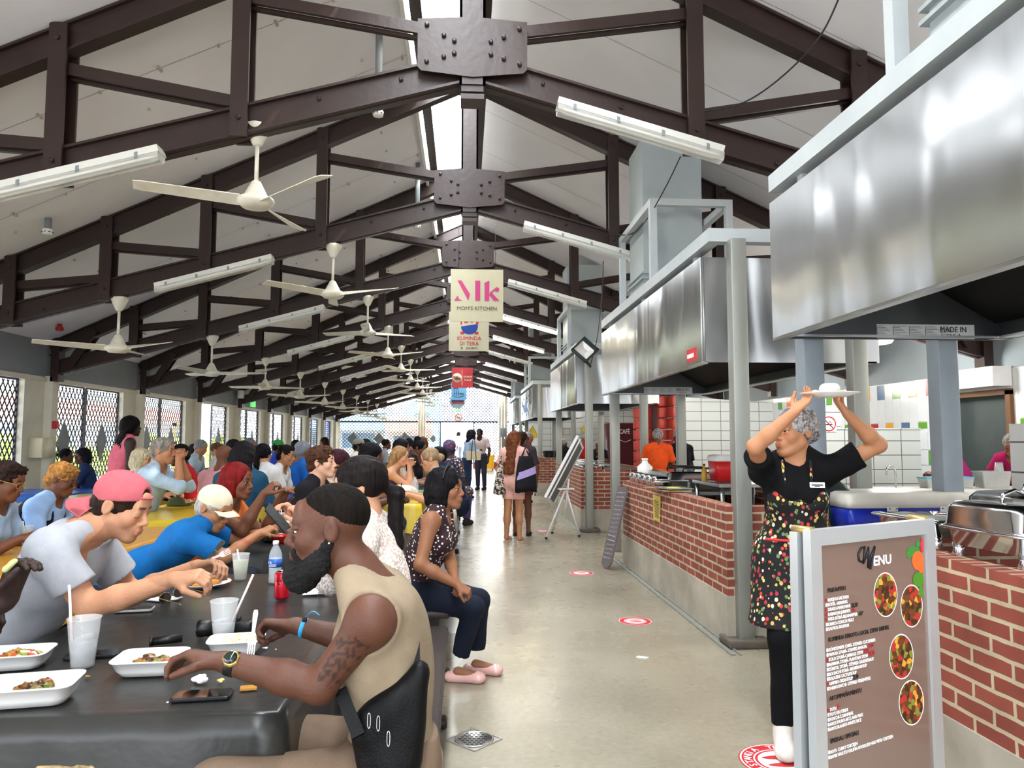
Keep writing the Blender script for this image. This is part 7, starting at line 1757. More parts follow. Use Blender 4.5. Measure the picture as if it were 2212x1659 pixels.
cup(57, 1178, .75, 'plastic cup of lemonade on the mustard tablecloth', h=.125, r=.044, straw=((-.01, 0, .04), (-.03, 0, .16)))
cup(350, 1066, .7, 'small cup behind the pink cap on the yellow table', h=.12); cup(452, 1080, .4, 'small clear cup beside the cream cap', h=.12, straw=((0, 0, .03), (-.03, 0, .17)))
cup(610, 1142, .5, 'cup with two straws behind the red bowl', h=.12, mf=M_icewater, straw=((0, 0, .04), (-.015, 0, .17)))
cup(1100, 1330, .5, 'x') if False else None
# water bottle
c = tz(594, 1259); t = thing('water_bottle', 'clear water bottle with blue label standing before the red bowl', 'bottle', c)
m = MB(); m.lathe(c, [(.026, 0), (.031, .006), (.0315, .03), (.030, .034), (.0315, .04), (.030, .046), (.0315, .052), (.030, .058), (.0315, .07), (.0315, .118), (.030, .14), (.022, .162), (.0125, .18), (.0125, .192), (.001, .193)], 28); m.build('bottle_body', mat('bottle_clear', '#e8f0f4', .08, alpha=.28, bump=0, var=.02), t)
m = MB(); m.lathe(c, [(.0285, .004), (.0285, .12), (.001, .125)], 20); m.build('water', mat('water', '#dfe8ec', .05, alpha=.45, bump=0, var=.02), t)
m = MB(); m.lathe(c, [(.0322, .078), (.0322, .118)], 28); m.build('label_band', mat('label_blue', '#2a62b4', .35, bump=0, var=.03), t)
m = MB(); m.lathe(c, [(.0135, .186), (.0145, .188), (.0145, .202), (.012, .204)], 16); m.build('bottle_cap', M_white, t)
text('ra', .020, t, M_signwhite, c+V((-.026, -.0345, .098)), (1, 0, 0), (0, 0, 1), thick=.0003)
m = MB()
for q in range(3): m.box((c.x-.022+.0, c.y-.0345, c.z+.084+.004*q), (c.x+.012, c.y-.0335, c.z+.0855+.004*q))
m.build('label_print', M_signwhite, t)
# cola can
c = tz(609, 1294); t = thing('drink_can', 'red soft drink can with black script standing right of the lemonade', 'can', c)
m = MB(); m.lathe(c, [(.026, .002), (.0325, .010), (.0332, .014), (.0332, .108), (.0275, .119)], 32); m.build('can_body', mat('can_red', '#c3142a', .22, metal=.35, bump=0, var=.02), t)
m = MB(); m.lathe(c, [(.0275, .119), (.0278, .121), (.026, .1212), (.0255, .118), (.001, .118)], 32); m.build('can_rim', M_steelc, t)
m = MB(); m.lathe(c+V((.006, -.004, .1195)), [(.009, 0), (.009, .0012)], 14, sy=1.5); m.build('pull_tab', M_steelc, t)
def ontocan(o, c, r):
    q = c-V(o.parent.location)
    for v_ in o.data.vertices:
        x = v_.co.x-q.x; a = x/r; v_.co.x = q.x+r*sin(a)*1.004; v_.co.y = q.y-r*cos(a)*1.004+(v_.co.y-q.y)*.0
for s_, sz, dx, z_, sh in (('Coca-Cola', .0235, -.036, .080, .35), ('ZERO', .0065, -.012, .068, 0)):
    o = text(s_, sz, t, M_ink, c+V((dx, -.033, z_)), (1, 0, 0), (0, 0, 1), thick=.0003, shear=sh, wx=.82, off=.0004); ontocan(o, c, .0332)
# foam boxes
def foam(px, py, w, d, label, food, ang=0, h=.045, lid=True, z=TZ, mesh_lid_up=False):
    c = nv(tz(px, py, z)); R = Rz(ang); t = thing('foam_box', label, 'takeaway box', c, 'white foam takeaway boxes')
    def rr_(hw, hd, z_, r=.03):
        o = []
        for cx, cy, a0 in ((hw-r, hd-r, 0), (-hw+r, hd-r, 90), (-hw+r, -hd+r, 180), (hw-r, -hd+r, 270)):
            for k in range(5): a = radians(a0+22.5*k); o.append(V(c+R @ np.array((cx+r*cos(a), cy+r*sin(a), z_))))
        return o
    def shell(m, oy, flip=1):
        O = R @ np.array((0, oy, 0)); sh = lambda L: [p+V(O) for p in L]
        rings = [sh(rr_(w/2-.022, d/2-.022, .001)), sh(rr_(w/2-.010, d/2-.010, h*.4)), sh(rr_(w/2, d/2, h)), sh(rr_(w/2+.004, d/2+.004, h)), sh(rr_(w/2+.004, d/2+.004, h+.004)), sh(rr_(w/2-.004, d/2-.004, h+.003)), sh(rr_(w/2-.016, d/2-.016, .012)), sh(rr_(w/2-.03, d/2-.03, .006))]
        m.loft(rings, smooth=True)
    m = MB(); shell(m, 0); m.build('tray', M_foam, t)
    if lid: m = MB(); shell(m, lid if isinstance(lid, float) else d+.012); m.build('lid', M_foam, t)
    if food:
        hw, hd = w/2-.03, d/2-.03; pr = []; rr = random.Random(px)
        for q in range(16): pr.append(ell(c+R @ np.array((rr.uniform(-hw, hw)*food[2], rr.uniform(-hd, hd), .014+rr.uniform(0, .012)+(.018 if food[0] == 'rice' else .006))), (.021, .019, .014), None, .01))
        v, f = solid(pr, .003, noise=(.0022, 380)); skinmesh('food', v, f, foods[food[0]], t)
        if food[1]:
            pr = [ell(c+R @ np.array((hw*.75*q, -.01, .03)), (.022, .016, .010), None, .01) for q in food[1]]; v, f = solid(pr, .003, noise=(.001, 300)); skinmesh('tomato_slice', v, f, mat('tomato', '#d8442c', .3, bump=.1), t)
foam(325, 1450, .19, .155, 'open foam box with stew scraps in front of the hand with a ring', ('stew', (.8,), .5), ang=4, lid=False)
foam(510, 1410, .17, .12, 'foam box of rice being eaten with a white fork', ('rice', (), .9), ang=8, lid=False)
foam(30, 1440, .2, .14, 'foam box with salad and tomato at the left edge, upper half', ('mix', (.9,), .9), ang=10, lid=False)
foam(62, 1515, .235, .155, 'large empty foam box lid at the left edge, nearest to the camera', ('stew', (), .3), ang=10, lid=False, h=.05)
# plate with food before the man in white
def plate(px, py, r, label, kind='mix', z=TZ, c=None, m_=None, n=10, food=True, hgt=.03):
    c = V(c) if c is not None else tz(px, py, z); t = thing('plate', label, 'plate', c, 'plates of food')
    m = MB(); m.lathe(c, [(r*.55, 0), (r*.6, .004), (r*.98, .018), (r, .021), (r*.96, .021), (r*.62, .008), (.001, .007)], 40); m.build('dish', m_ or M_china, t)
    if food:
        rr = random.Random(int(c.x*1000)); pr = [ell(nv(c)+np.array((rr.uniform(-.55, .55)*r, rr.uniform(-.5, .5)*r, .012+rr.uniform(0, hgt*.7))), (r*.2, r*.18, r*.11), None, .012) for q in range(n)]
        v, f = solid(pr, .0035, noise=(.002, 350)); skinmesh('food', v, f, foods[kind], t)
    return t, c
t, c = plate(440, 1266, .125, 'white plate of fried fish, salad and lime before the man in white', 'mix', hgt=.05, n=16)
m = MB(); m.lathe(c+V((-.03, -.01, .062)), [(.021, -.006), (.023, -.004), (.023, .004), (.021, .006)], 20, axis=(.2, -1, .35)); m.build('lime_slice', mat('lime_flesh', '#c5dc7a', .3, bump=0), t)
v, f = solid([cap(nv(c)+np.array((.01, .0, .055)), nv(c)+np.array((.05, .02, .055)), .022, .022, .01), ell(nv(c)+np.array((.03, .01, .065)), (.04, .03, .018), None, .01)], .004); skinmesh('cornmeal_scoop', v, f, mat('funchi', '#efe6cc', .5, bump=.1), t)
pr = [cap(nv(c)+np.array((-.02+.02*k, -.07+.008*k, .02)), nv(c)+np.array((.03+.018*k, -.045+.008*k, .03)), .010, .010, .004) for k in range(4)]; v, f = solid(pr, .0035, noise=(.0015, 300)); skinmesh('plantain', v, f, mat('plantain', '#c9821e', .3, bump=.1), t)
plate(590, 1168, .12, 'dark plate with fish before the man in blue polo', 'mix', m_=mat('plate_dark', '#3a3c3c', .3, bump=0), n=12)
plate(96, 1158, .13, 'white plate of stew before the person with golden curls', 'stew', n=12); plate(408, 1086, .13, 'white plate of food beside the olive cap', 'mix', n=12)
plate(600, 1158, .09, 'x', food=False) if False else None
c = tz(604, 1172); t = thing('bowl', 'small red plastic bowl behind the water bottle', 'bowl', c); m = MB(); m.lathe(c, [(.03, 0), (.035, .003), (.062, .045), (.066, .048), (.060, .047), (.034, .006), (.001, .005)], 28); m.build('bowl_shell', mat('bowl_red', '#cf1f26', .25, bump=0), t)
c = tz(612, 1150, TZ); t = thing('bowl', 'cream foam bowl behind the red bowl', 'bowl', c); m = MB(); m.lathe(c+V((.0, .12, 0)), [(.05, 0), (.055, .003), (.085, .065), (.09, .068), (.083, .066), (.001, .04)], 28); m.build('bowl_shell', M_foam, t)
# plate held overhead
pc = at(1792, 858, 3.42); t, c = plate(0, 0, .135, 'white plate of food held overhead by the server', 'rice', c=pc, n=8, hgt=.03)
v, f = solid([ell(nv(c)+np.array((.0, 0, .035)), (.045, .045, .026), None, .01), cap(nv(c)+np.array((-.02, 0, .04)), nv(c)+np.array((.025, 0, .042)), .026, .026, .01)], .005); skinmesh('rice_mound', v, f, mat('rice_white', '#e8dfd2', .6, bump=.3, bscale=300), t)
# phones
def phone(px, py, ang, label, face='#0c0d10', side='#15161a', w=.072, l=.148, z=TZ, th=.009):
    c = nv(tz(px, py, z)); R = Rz(ang); t = thing('smartphone', label, 'phone', c); r = .011
    def rr_(hw, hd, z_):
        return [V(c+R @ np.array((cx+r*cos(radians(a0+22.5*k)), cy+r*sin(radians(a0+22.5*k)), z_))) for cx, cy, a0 in ((hw-r, hd-r, 0), (-hw+r, hd-r, 90), (-hw+r, -hd+r, 180), (hw-r, -hd+r, 270)) for k in range(5)]
    m = MB(); m.loft([rr_(l/2-.001, w/2-.001, 0), rr_(l/2, w/2, .002), rr_(l/2, w/2, th-.002), rr_(l/2-.0015, w/2-.0015, th)]); m.build('case', mat('phone_side_'+side, side, .35, bump=0), t)
    m = MB(); m.loft([rr_(l/2-.004, w/2-.004, th), rr_(l/2-.004, w/2-.004, th+.0004)]); m.build('screen', mat('phone_face_'+face, face, .06, bump=0, var=.02, coat=.6), t)
phone(437, 1505, 6, 'black smartphone lying near the front edge of the black table', l=.155); phone(290, 1318, 8, 'smartphone with pale frame lying before the man in white', '#2a2522', '#cfcfca'); phone(200, 1416, 10, 'black smartphone behind the cup in the left foreground', l=.16); phone(82, 1188, 5, 'grey smartphone next to the lemonade on the mustard table', '#6d7377', '#5b6063')
# napkins and crumbs
def crumple(px, py, r, label, m_=None, name='crumpled_napkin', flat=.6):
    c = nv(tz(px, py)); pr = []; rr = random.Random(px)
    for q in range(8): pr.append(ell(c+np.array((rr.uniform(-r, r)*.6, rr.uniform(-r, r)*.6, r*flat*.6+rr.uniform(-.2, .4)*r*flat)), (r*.5, r*.45, r*.38*flat), None, .002))
    v, f = solid(pr, max(.0016, r*.07), noise=(r*.07, 60/r*.05+150), planes=[(c, (0, 0, -1.))]); o = skinmesh(name, v, f, m_ or M_paperw, None, smooth=False); return tag(o, label, 'napkin' if 'nap' in name else 'crumb')
M_paperw = mat('napkin_white', '#ecebec', .8, var=.03, bump=.1)
crumple(434, 1473, .026, 'crumpled white napkin ball beside the black smartphone'); crumple(477, 1474, .012, 'yellow food crumb behind the black smartphone', mat('crumb_yellow', '#d9c070', .7), 'food_crumb'); crumple(190, 1463, .009, 'small brown crumb right of the foam box lid', mat('crumb_brown', '#8a6a22', .7), 'food_crumb', .35)
crumple(572, 1402, .009, 'white crumb at the right of the rice box', M_paperw, 'food_crumb'); crumple(596, 1404, .004, 'tiny crumb near the table edge', mat('crumb_yellow', '#d9c070', .7), 'food_crumb'); crumple(362, 1518, .003, 'tiny pale crumb left of the black smartphone', M_paperw, 'food_crumb')
m = MB(); c = tz(345, 1296); rings = []
for k in range(9):
    x = -.075+.15*k/8; rings.append([c+V((x, -.03+.012*sin(k), .002+.006*abs(sin(k*1.3)))), c+V((x+.02, .0, .006+.010*abs(sin(k*.9)))), c+V((x+.015, .035+.01*cos(k*1.1), .002+.005*abs(cos(k)))), c+V((x+.015, .034+.01*cos(k*1.1), .001)), c+V((x, -.029+.012*sin(k), .001))])
m.loft(rings, smooth=True); tag(m.build('paper_napkin', M_paperw), 'white paper napkin under the sunglasses', 'napkin')
# sunglasses on the napkin
c = nv(tz(372, 1285, TZ+.025)); t = thing('sunglasses', 'gold wire sunglasses with dark lenses on the napkin', 'sunglasses', c); M_gold = mat('gold_wire', '#b99b5a', .25, metal=.8, bump=0)
ax_, bz_ = unit((.62, .70, .25)), unit((-.3, .05, .9))
for sg_ in (-1, 1):
    cc = c+ax_*.032*sg_; m = MB(); m.prism([V(cc+ax_*.026*cos(a)+bz_*.021*sin(a)) for a in np.linspace(0, 2*pi, 20, False)], V(np.cross(ax_, bz_)*.002)); m.build('lens', mat('lens_brown', '#1a1512', .08, bump=0), t)
    m = MB(); m.tube([V(cc+ax_*.027*cos(a)+bz_*.022*sin(a)) for a in np.arange(0, 6.5, .35)], .0013, 5); d = unit((.93, -.25, -.18)); e0 = c+ax_*.058*sg_+bz_*.01; m.tube([V(e0), V(e0+d*.10), V(e0+d*.128-np.array((0, 0, .012)))], .0011, 5); m.build('rim_and_temple', M_gold, t)
# camera gear and booklet
t = thing('camera', 'black camera with grip lying behind the foam boxes', 'camera', tz(480, 1380)); c = tz(500, 1375); m = MB(); m.rbox(c+V((-.055, -.02, 0)), c+V((.075, .03, .055)), .01); m.rbox(c+V((.0, -.01, .05)), c+V((.03, .02, .07)), .005); m.build('camera_body', M_black, t)
m = MB(); m.lathe(c+V((-.055, 0, .03)), [(.028, 0), (.028, -.04), (.03, -.045), (.03, -.06), (.02, -.061)], 20, axis=(1, 0, 0)); m.build('camera_lens', M_black, t)
c = tz(350, 1392); m = MB(); m.tube([c+V((-.03, -.015, .014)), c+V((.06, .02, .016))], .014, 12); m.tube([c+V((-.036, -.017, .014)), c+V((-.026, -.013, .014))], .0155, 12); m.build('grip', M_black, t)
t = thing('booklet', 'white table card printed JUIN lying behind the red can', 'card', tz(686, 1282)); c = tz(684, 1285)
m = MB(); U_, W_2 = V((.055, .01, 0)), V((.006, .028, .045)); m.obox(c+V((0, 0, .03)), U_, W_2*.55, V((0, .001, 0))*.5); m.obox(c+V((-.005, .035, .012)), U_, V((0, .02, -.010)), V((0, 0, .0005))); m.build('card', M_paperw, t)
fr = (W_2.normalized()); text('JUIN2024', .024, t, M_ink, c+V((.018, -.007, .052)), (-fr), U_.normalized(), thick=.0002, wx=.8)
m = MB(); m.obox(c+V((-.035, -.006, .03)), V((.0006, 0, 0)), W_2*.5, V((0, .0004, 0))); m.build('card_rule', M_ink, t)
c = tz(537, 1488); m = MB(); m.obox(c+V((0, 0, .003)), V((.022, .004, 0)), V((-.003, .014, 0)), V((0, 0, .003))); tag(m.build('sauce_packet', mat('sauce_amber', '#c98f3c', .25, alpha=.8, bump=.1)), 'small amber sauce packet under the tattooed forearm', 'packet')
# cutlery in hands
def fork(a, b, label, m_, knife=False, name=None):
    a, b = V(a), V(b); d = (b-a).normalized(); s_ = d.cross(V((0.2, -1, .1))).normalized(); n_ = s_.cross(d); t = thing(name or ('table_knife' if knife else 'fork'), label, 'cutlery', a); L = (b-a).length
    m = MB(); m.loft([[a+d*(L*u)+s_*w_*x+n_*.0012*y for x, y in ((-1, -1), (1, -1), (1, 1), (-1, 1))] for u, w_ in ((0, .005), (.1, .0075), (.4, .005), (.62, .0045))], smooth=False); m.build('handle', m_, t)
    m = MB()
    if knife: m.loft([[a+d*(L*u)+s_*w_*x+n_*.0008*y for x, y in ((-1, -1), (1, -1), (1, 1), (-1, 1))] for u, w_ in ((.6, .006), (.75, .0095), (.95, .009), (1.0, .003))])
    else:
        m.loft([[a+d*(L*u)+s_*w_*x+n_*.001*y for x, y in ((-1, -1), (1, -1), (1, 1), (-1, 1))] for u, w_ in ((.62, .0045), (.7, .011), (.78, .012))])
        for q in (-.009, -.003, .003, .009): m.beam(a+d*L*.77+s_*q, b+s_*q, .003, .0018, up=n_)
    m.build('blade' if knife else 'tines', m_, t)
fork(at(438, 1222, 3.02), at(484, 1168, 2.95), 'steel table knife held by the man in white', M_steelc, True); fork(at(436, 1216, 3.06), at(497, 1190, 3.0), 'clear plastic fork held by the man in white', M_cut)
fork(at(553, 1318, 2.38), at(541, 1415, 2.26), 'white plastic fork in the right hand of the bearded man', M_cut)
t = thing('smartphone', 'black phone held up behind the face of the bearded man', 'phone', at(598, 1118, 3.2)); a, b = at(575, 1092, 3.25), at(622, 1146, 3.2); m = MB(); d = (b-a).normalized(); m.obox((a+b)/2, d*.07, V((0, .035, .012)), d.cross(V((0, .035, .012))).normalized()*.004); m.build('case', M_black, t)
# watch, ring and wristband on the bearded man
w0, e0 = V(B_['W'][0]), V(B_['E'][0]); d = (w0-e0).normalized(); p = w0-d*.018; t = thing('wristwatch', 'gold and black digital watch on the left wrist of the bearded man', 'watch', p)
m = MB(); m.lathe(p-d*.012, [(.030, 0), (.0315, .002), (.0315, .022), (.030, .024)], 24, axis=d); m.build('watch_strap', M_black, t)
nn_ = V((0, -.75, .66)); nn_ = (nn_-d*nn_.dot(d)).normalized(); m = MB(); m.lathe(p+nn_*.026, [(.022, 0), (.0225, .005), (.020, .009), (.017, .010)], 8, axis=nn_, smooth=False); m.build('watch_case', mat('watch_gold', '#c8a468', .25, metal=.8, bump=0), t)
m = MB(); m.lathe(p+nn_*.0362, [(.0165, 0), (.0165, .0006)], 24, axis=nn_); m.build('watch_dial', mat('watch_dial_dark', '#1a2420', .1, bump=0, coat=.5), t)
w1, e1 = V(B_['W'][1]), V(B_['E'][1]); d = (w1-e1).normalized(); p = w1-d*.03; t = thing('wristband', 'bright blue fabric wristband on the right wrist of the bearded man', 'wristband', p); M_wb = mat('band_blue', '#2f9fd8', .6)
m = MB(); m.lathe(p, [(.030, 0), (.0315, .001), (.0315, .012), (.030, .013)], 24, axis=d); m.build('band', M_wb, t)
m = MB(); q0 = p+V((0, -.01, .032)); m.loft([[q0+V((.010*k*1.2, -.004*k, .018*sin(k*.8)+.004*k)), q0+V((.010*k*1.2, -.004*k-.010, .018*sin(k*.8)+.004*k)), q0+V((.010*k*1.2+.001, -.004*k-.010, .018*sin(k*.8)+.004*k-.001)), q0+V((.010*k*1.2+.001, -.004*k, .018*sin(k*.8)+.004*k-.001))] for k in range(5)], smooth=True); m.build('band_tail', M_wb, t)
m = MB(); m.rbox(q0+V((-.007, -.012, -.008)), q0+V((.007, .0, .008)), .002); m.build('band_clasp', M_black, t)
# olive cap, hat and bags on the farther tables
c = nv(tz(380, 1092)); t = thing('olive_cap', 'olive green cap lying on the yellow table', 'cap', c); v, f = solid([ell(c+np.array((0, 0, .02)), (.09, .09, .075), None, .01), ell(c+np.array((.1, -.02, .012)), (.07, .07, .008), None, .01)], .006, planes=[(c, (0, 0, -1.))]); skinmesh('cap_shell', v, f, cloth('olive', '#4d5236'), t)
c = nv(tz(652, 1056)); v, f = solid([ell(c+np.array((0, 0, .05)), (.09, .09, .06), None, .01), ell(c+np.array((0, 0, .01)), (.15, .15, .012), None, .02)], .008, planes=[(c, (0, 0, -1.))]); tag(skinmesh('straw_hat', v, f, cloth('hat_brown', '#6f5b48'), None), 'brown brimmed hat on the blue table in the crowd', 'hat')
c = nv(tz(615, 1061, .75)); v, f = solid([ell(c+np.array((.0, 0, .06)), (.20, .12, .07), None, .05), ell(c+np.array((.12, 0, .05)), (.12, .1, .05), None, .03)], .009, noise=(.006, 26), planes=[(c, (0, 0, -1.))]); tag(skinmesh('black_bag', v, f, cloth('black_bag', '#15151a', .6), None), 'black handbag on the blue tablecloth in the crowd', 'bag')
c = nv(at(868, 1018, 9.0)); c[2] = .752; v, f = solid([ell(c+np.array((.0, 0, .08)), (.20, .11, .085), None, .05)], .009, noise=(.006, 22), planes=[(c, (0, 0, -1.))]); t = thing('canvas_bag', 'white canvas bag with black straps before the blond woman in halter top', 'bag', c); skinmesh('bag_body', v, f, cloth('canvas_white', '#dcd8cc'), t)
m = MB(); m.tube([V(c+np.array((-.02+.04*q, -.115, .02+.02*q))) for q in (0, 1)]+[V(c+np.array((.0, -.10, .13))), V(c+np.array((.0, .0, .175)))], .008, 5); m.build('strap', M_black, t)
c = V((-.58, 8.9, .752)); t = thing('water_bottle', 'large clear water bottle left of the blond woman in glasses', 'bottle', c); m = MB(); m.lathe(c, [(.04, 0), (.045, .01), (.045, .16), (.03, .21), (.016, .24), (.016, .26)], 20); m.build('bottle_body', mat('bottle_clear', '#e8f0f4', .08, alpha=.5), t)
# ================================================================ goods on the counters
M_chafe = mat('chafer_steel', '#d2d4d6', .13, metal=1., var=.05, bump=.05, bscale=4)
M_blackh = M_black
def rrect(c, R, hw, hd, z, r=.04, n=4):
    o = []
    for cx, cy, a0 in ((hw-r, hd-r, 0), (-hw+r, hd-r, 90), (-hw+r, -hd+r, 180), (hw-r, -hd+r, 270)):
        for k in range(n+1): a = radians(a0+90*k/n); o.append(V(c+R @ np.array((cx+r*cos(a), cy+r*sin(a), z))))
    return o
def chafer(x, y, z, w, d, label, ang=0, lid='closed', domed=True, hh=.13):
    c = np.array((x, y, z)); R = Rz(ang); t = thing('chafing_dish', label, 'chafing dish', c, 'stainless chafing dishes')
    m = MB(); m.loft([rrect(c, R, w/2-.03, d/2-.03, .05), rrect(c, R, w/2-.02, d/2-.02, .11), rrect(c, R, w/2, d/2, .115), rrect(c, R, w/2+.006, d/2+.006, .120), rrect(c, R, w/2, d/2, .126)], smooth=True); m.build('water_pan', M_chafe, t)
    for sx in (-1, 1):
        for sy in (-1, 1):
            m = MB(); q = c+R @ np.array((sx*(w/2-.06), sy*(d/2-.05), 0)); m.lathe(V(q), [(.028, 0), (.03, .004), (.02, .03), (.026, .055)], 14); m.build('foot', M_chafe, t)
    if lid == 'closed':
        m = MB(); m.loft([rrect(c, R, w/2-.004, d/2-.004, .127), rrect(c, R, w/2-.012, d/2-.012, .135), rrect(c, R, w/2-.016, d/2-.016, .127+hh*.75, .05), rrect(c, R, w/2-.035, d/2-.035, .127+hh, .06), rrect(c, R, w/2-.09, d/2-.09, .127+hh+.006, .03)], smooth=True); m.build('lid', M_chafe, t)
        m = MB(); top = c+np.array((0, 0, .127+hh)); m.tube([V(top+R @ np.array((-.06, 0, 0))), V(top+R @ np.array((-.05, 0, .035))), V(top+R @ np.array((0, 0, .052))), V(top+R @ np.array((.05, 0, .035))), V(top+R @ np.array((.06, 0, 0)))], .008, 8); m.build('lid_handle', M_chafe, t)
    else:
        m = MB(); m.loft([rrect(c, R, w/2-.01, d/2-.01, .127), rrect(c, R, w/2-.03, d/2-.03, .129), rrect(c, R, w/2-.04, d/2-.04, .07)], smooth=True); m.build('food_pan', M_chafe, t)
        m = MB(); m.loft([rrect(c, R, w/2-.045, d/2-.045, .074), rrect(c, R, w/2-.045, d/2-.045, .078)]); m.build('stew', foods['stew'], t)
    return t
chafer(2.19, 2.84, .97, .36, .44, 'nearest closed chafing dish at the right edge of the view', 4, hh=.10)
chafer(2.19, 3.36, .97, .36, .46, 'open chafing dish of stew behind the menu board', 2, lid='open')
chafer(2.60, 3.25, .97, .36, .50, 'closed chafing dish with loop handle behind the open one', 5, hh=.11)
chafer(2.62, 3.50, .93, .34, .45, 'small closed chafing dish before the blue cooler', 0, hh=.10) if False else None
# coolers
def cooler(c, w, d, h, body, lid, label, rot=0, ribs=False, z=0):
    c = nv(c); R = Rz(rot); t = thing('cooler', label, 'cooler', c); hl = h*.26
    m = MB(); m.loft([rrect(c, R, w/2*.90, d/2*.90, 0, .03), rrect(c, R, w/2*.97, d/2*.97, h*.45, .03), rrect(c, R, w/2, d/2, h-hl, .03)], smooth=True); m.build('tub', body, t)
    m = MB(); m.loft([rrect(c, R, w/2+.004, d/2+.004, h-hl+.001, .03), rrect(c, R, w/2+.008, d/2+.008, h-hl*.6, .03), rrect(c, R, w/2-.0, d/2-.0, h-.01, .04), rrect(c, R, w/2-.03, d/2-.03, h, .04)], smooth=True); m.build('lid', lid, t)
    return t, c, R
zc = .88
t, c, R = cooler((2.62, 4.42, .80), .78, .42, .34, mat('cooler_blue', '#12289c', .35, bump=.02), mat('cooler_cream', '#dad6ca', .4, bump=.02), 'blue cooler with cream lid and metal latches behind the menu board')
for x in (-.13, .19):
    m = MB(); m.rbox((c[0]+x-.032, c[1]-.222, c[2]+.205), (c[0]+x+.032, c[1]-.212, c[2]+.262), .008); m.build('latch', mat('latch_white', '#d9d9d4', .3, bump=0), t)
    m = MB()
    for a in (-1, 1):
        for b in (-1, 1): m.lathe((c[0]+x+a*.02, c[1]-.223, c[2]+.233+b*.017), [(.004, 0), (.004, .003)], 8, axis=(0, -1, 0))
    m.build('latch_screw', M_ink, t)
m = MB(); m.rbox((2.2, 4.0, 0), (3.05, 4.68, .78), .01, seg=1); tag(m.build('side_cabinet', M_postgrey), 'grey cabinet carrying the blue cooler', 'cabinet')
m = MB(); m.loft([rrect(np.array((2.28, 4.62, .78)), Rz(0), .09, .20, z, .03) for z in (0, .36)]+[rrect(np.array((2.26, 4.62, .78)), Rz(0), .06, .16, .42, .03)], smooth=True); 
tag(m.build('dark_box', mat('dark_green_plastic', '#17292b', .4)), 'dark green plastic box between the server and the blue cooler', 'box')
t, c, R = cooler((2.53, 7.0, 1.06), .33, .25, .25, mat('cooler_red', '#c61f22', .35, bump=.02), mat('cooler_white', '#ecebe8', .35, bump=.02), 'red cooler with white lid on the steel table')
m = MB()
for q in range(5): m.loft([rrect(c, R, .163-.002*q, .123-.002*q, .03+.018*q, .03), rrect(c, R, .165-.002*q, .125-.002*q, .036+.018*q, .03)])
m.build('rib', mat('cooler_red', '#c61f22', .35), t)
m = MB(); m.rbox((c[0]+.05, c[1]-.132, c[2]+.155), (c[0]+.14, c[1]-.12, c[2]+.175), .004); m.build('side_grip', mat('cooler_red', '#c61f22', .35), t)
# steel tables inside the stalls
M_tbl = steel_mat('table_steel', '#a9adad', .35, .05, 3)
def stable(x0, x1, y0, y1, z, label):
    t = thing('steel_table', label, 'table', (x0, y0, 0), 'steel work tables'); m = MB(); m.box((x0, y0, z-.03), (x1, y1, z)); m.build('top', M_tbl, t)
    for x in (x0+.04, x1-.04):
        for y in (y0+.04, y1-.04): m = MB(); m.tube([(x, y, 0), (x, y, z-.03)], .02, 8); m.build('leg', M_tbl, t)
stable(2.3, 2.95, 6.6, 7.4, 1.05, 'steel table under the red cooler'); stable(2.05, 2.98, 7.45, 8.55, .92, 'steel table under the long chafing dish'); stable(2.05, 2.98, 12.1, 14.7, .97, 'steel table under the piled cutlery'); stable(2.1, 2.95, 19.5, 22.3, .98, 'steel table under the black pots')
# long chafer with black handles, foil trays, cardboard menu
c = np.array((2.42, 7.9, .92)); R = Rz(0); t = thing('chafing_dish', 'long chafing dish with black bar handles on the long brick counter', 'chafing dish', c, 'stainless chafing dishes')
m = MB(); m.loft([rrect(c, R, .33, .40, .0), rrect(c, R, .35, .42, .10), rrect(c, R, .37, .44, .11), rrect(c, R, .37, .44, .12)]); m.build('water_pan', M_chafe, t)
m = MB(); m.loft([rrect(c, R, .36, .43, .121), rrect(c, R, .34, .41, .19), rrect(c, R, .31, .38, .20)]); m.build('lid', M_chafe, t)
for q in range(3):
    m = MB(); y = c[1]-.3+.3*q; m.tube([(c[0]-.15, y, c[2]+.20), (c[0]-.15, y, c[2]+.235), (c[0]+.15, y, c[2]+.235), (c[0]+.15, y, c[2]+.20)], .012, 6); m.build('bar_handle', M_black, t)
for q in range(5):
    c = np.array((1.99, 8.45-.24*q, .972)); t = thing('foil_tray', 'shiny foil tray with raised lid, %s in the row on the brick counter' % ['first', 'second', 'third', 'fourth', 'nearest'][q], 'foil tray', c, 'foil trays on the brick counter')
    m = MB(); m.loft([rrect(c, R, .07, .085, 0, .02), rrect(c, R, .085, .10, .05, .02), rrect(c, R, .092, .107, .053, .02)], smooth=True); m.build('tray', M_chafe, t)
    m = MB(); m.loft([rrect(c, R, .085, .10, .056, .02), rrect(c, R, .075, .09, .10, .03), rrect(c, R, .04, .05, .11, .02)], smooth=True); m.build('lid', M_chafe, t)
t = thing('menu_cards', 'cardboard and plastic menus with yellow writing lying on the brick counter', 'menu', (1.95, 6.9, .97)); M_card = mat('cardboard', '#9c8160', .8); M_plas = mat('plastic_sheet', '#8f9696', .25, bump=.02)
for q, (dx, dy, a, z) in enumerate(((0, 0, 10, .974), (.03, -.1, -18, .98), (-.02, .12, 30, .986), (.02, 0, 5, .995))):
    c = np.array((1.96+dx, 6.95+dy, z)); R = Rz(a); m = MB(); m.loft([rrect(c, R, .13, .19, 0, .005, 1), rrect(c, R, .13, .19, .004, .005, 1)]); m.build('card', M_card if q < 3 else M_plas, t)
m = MB(); rr = random.Random(6)
for q in range(9): m.box((1.9+rr.random()*.06, 6.85+.02*q, .999), (2.0+rr.random()*.05, 6.862+.02*q, 1.0004))
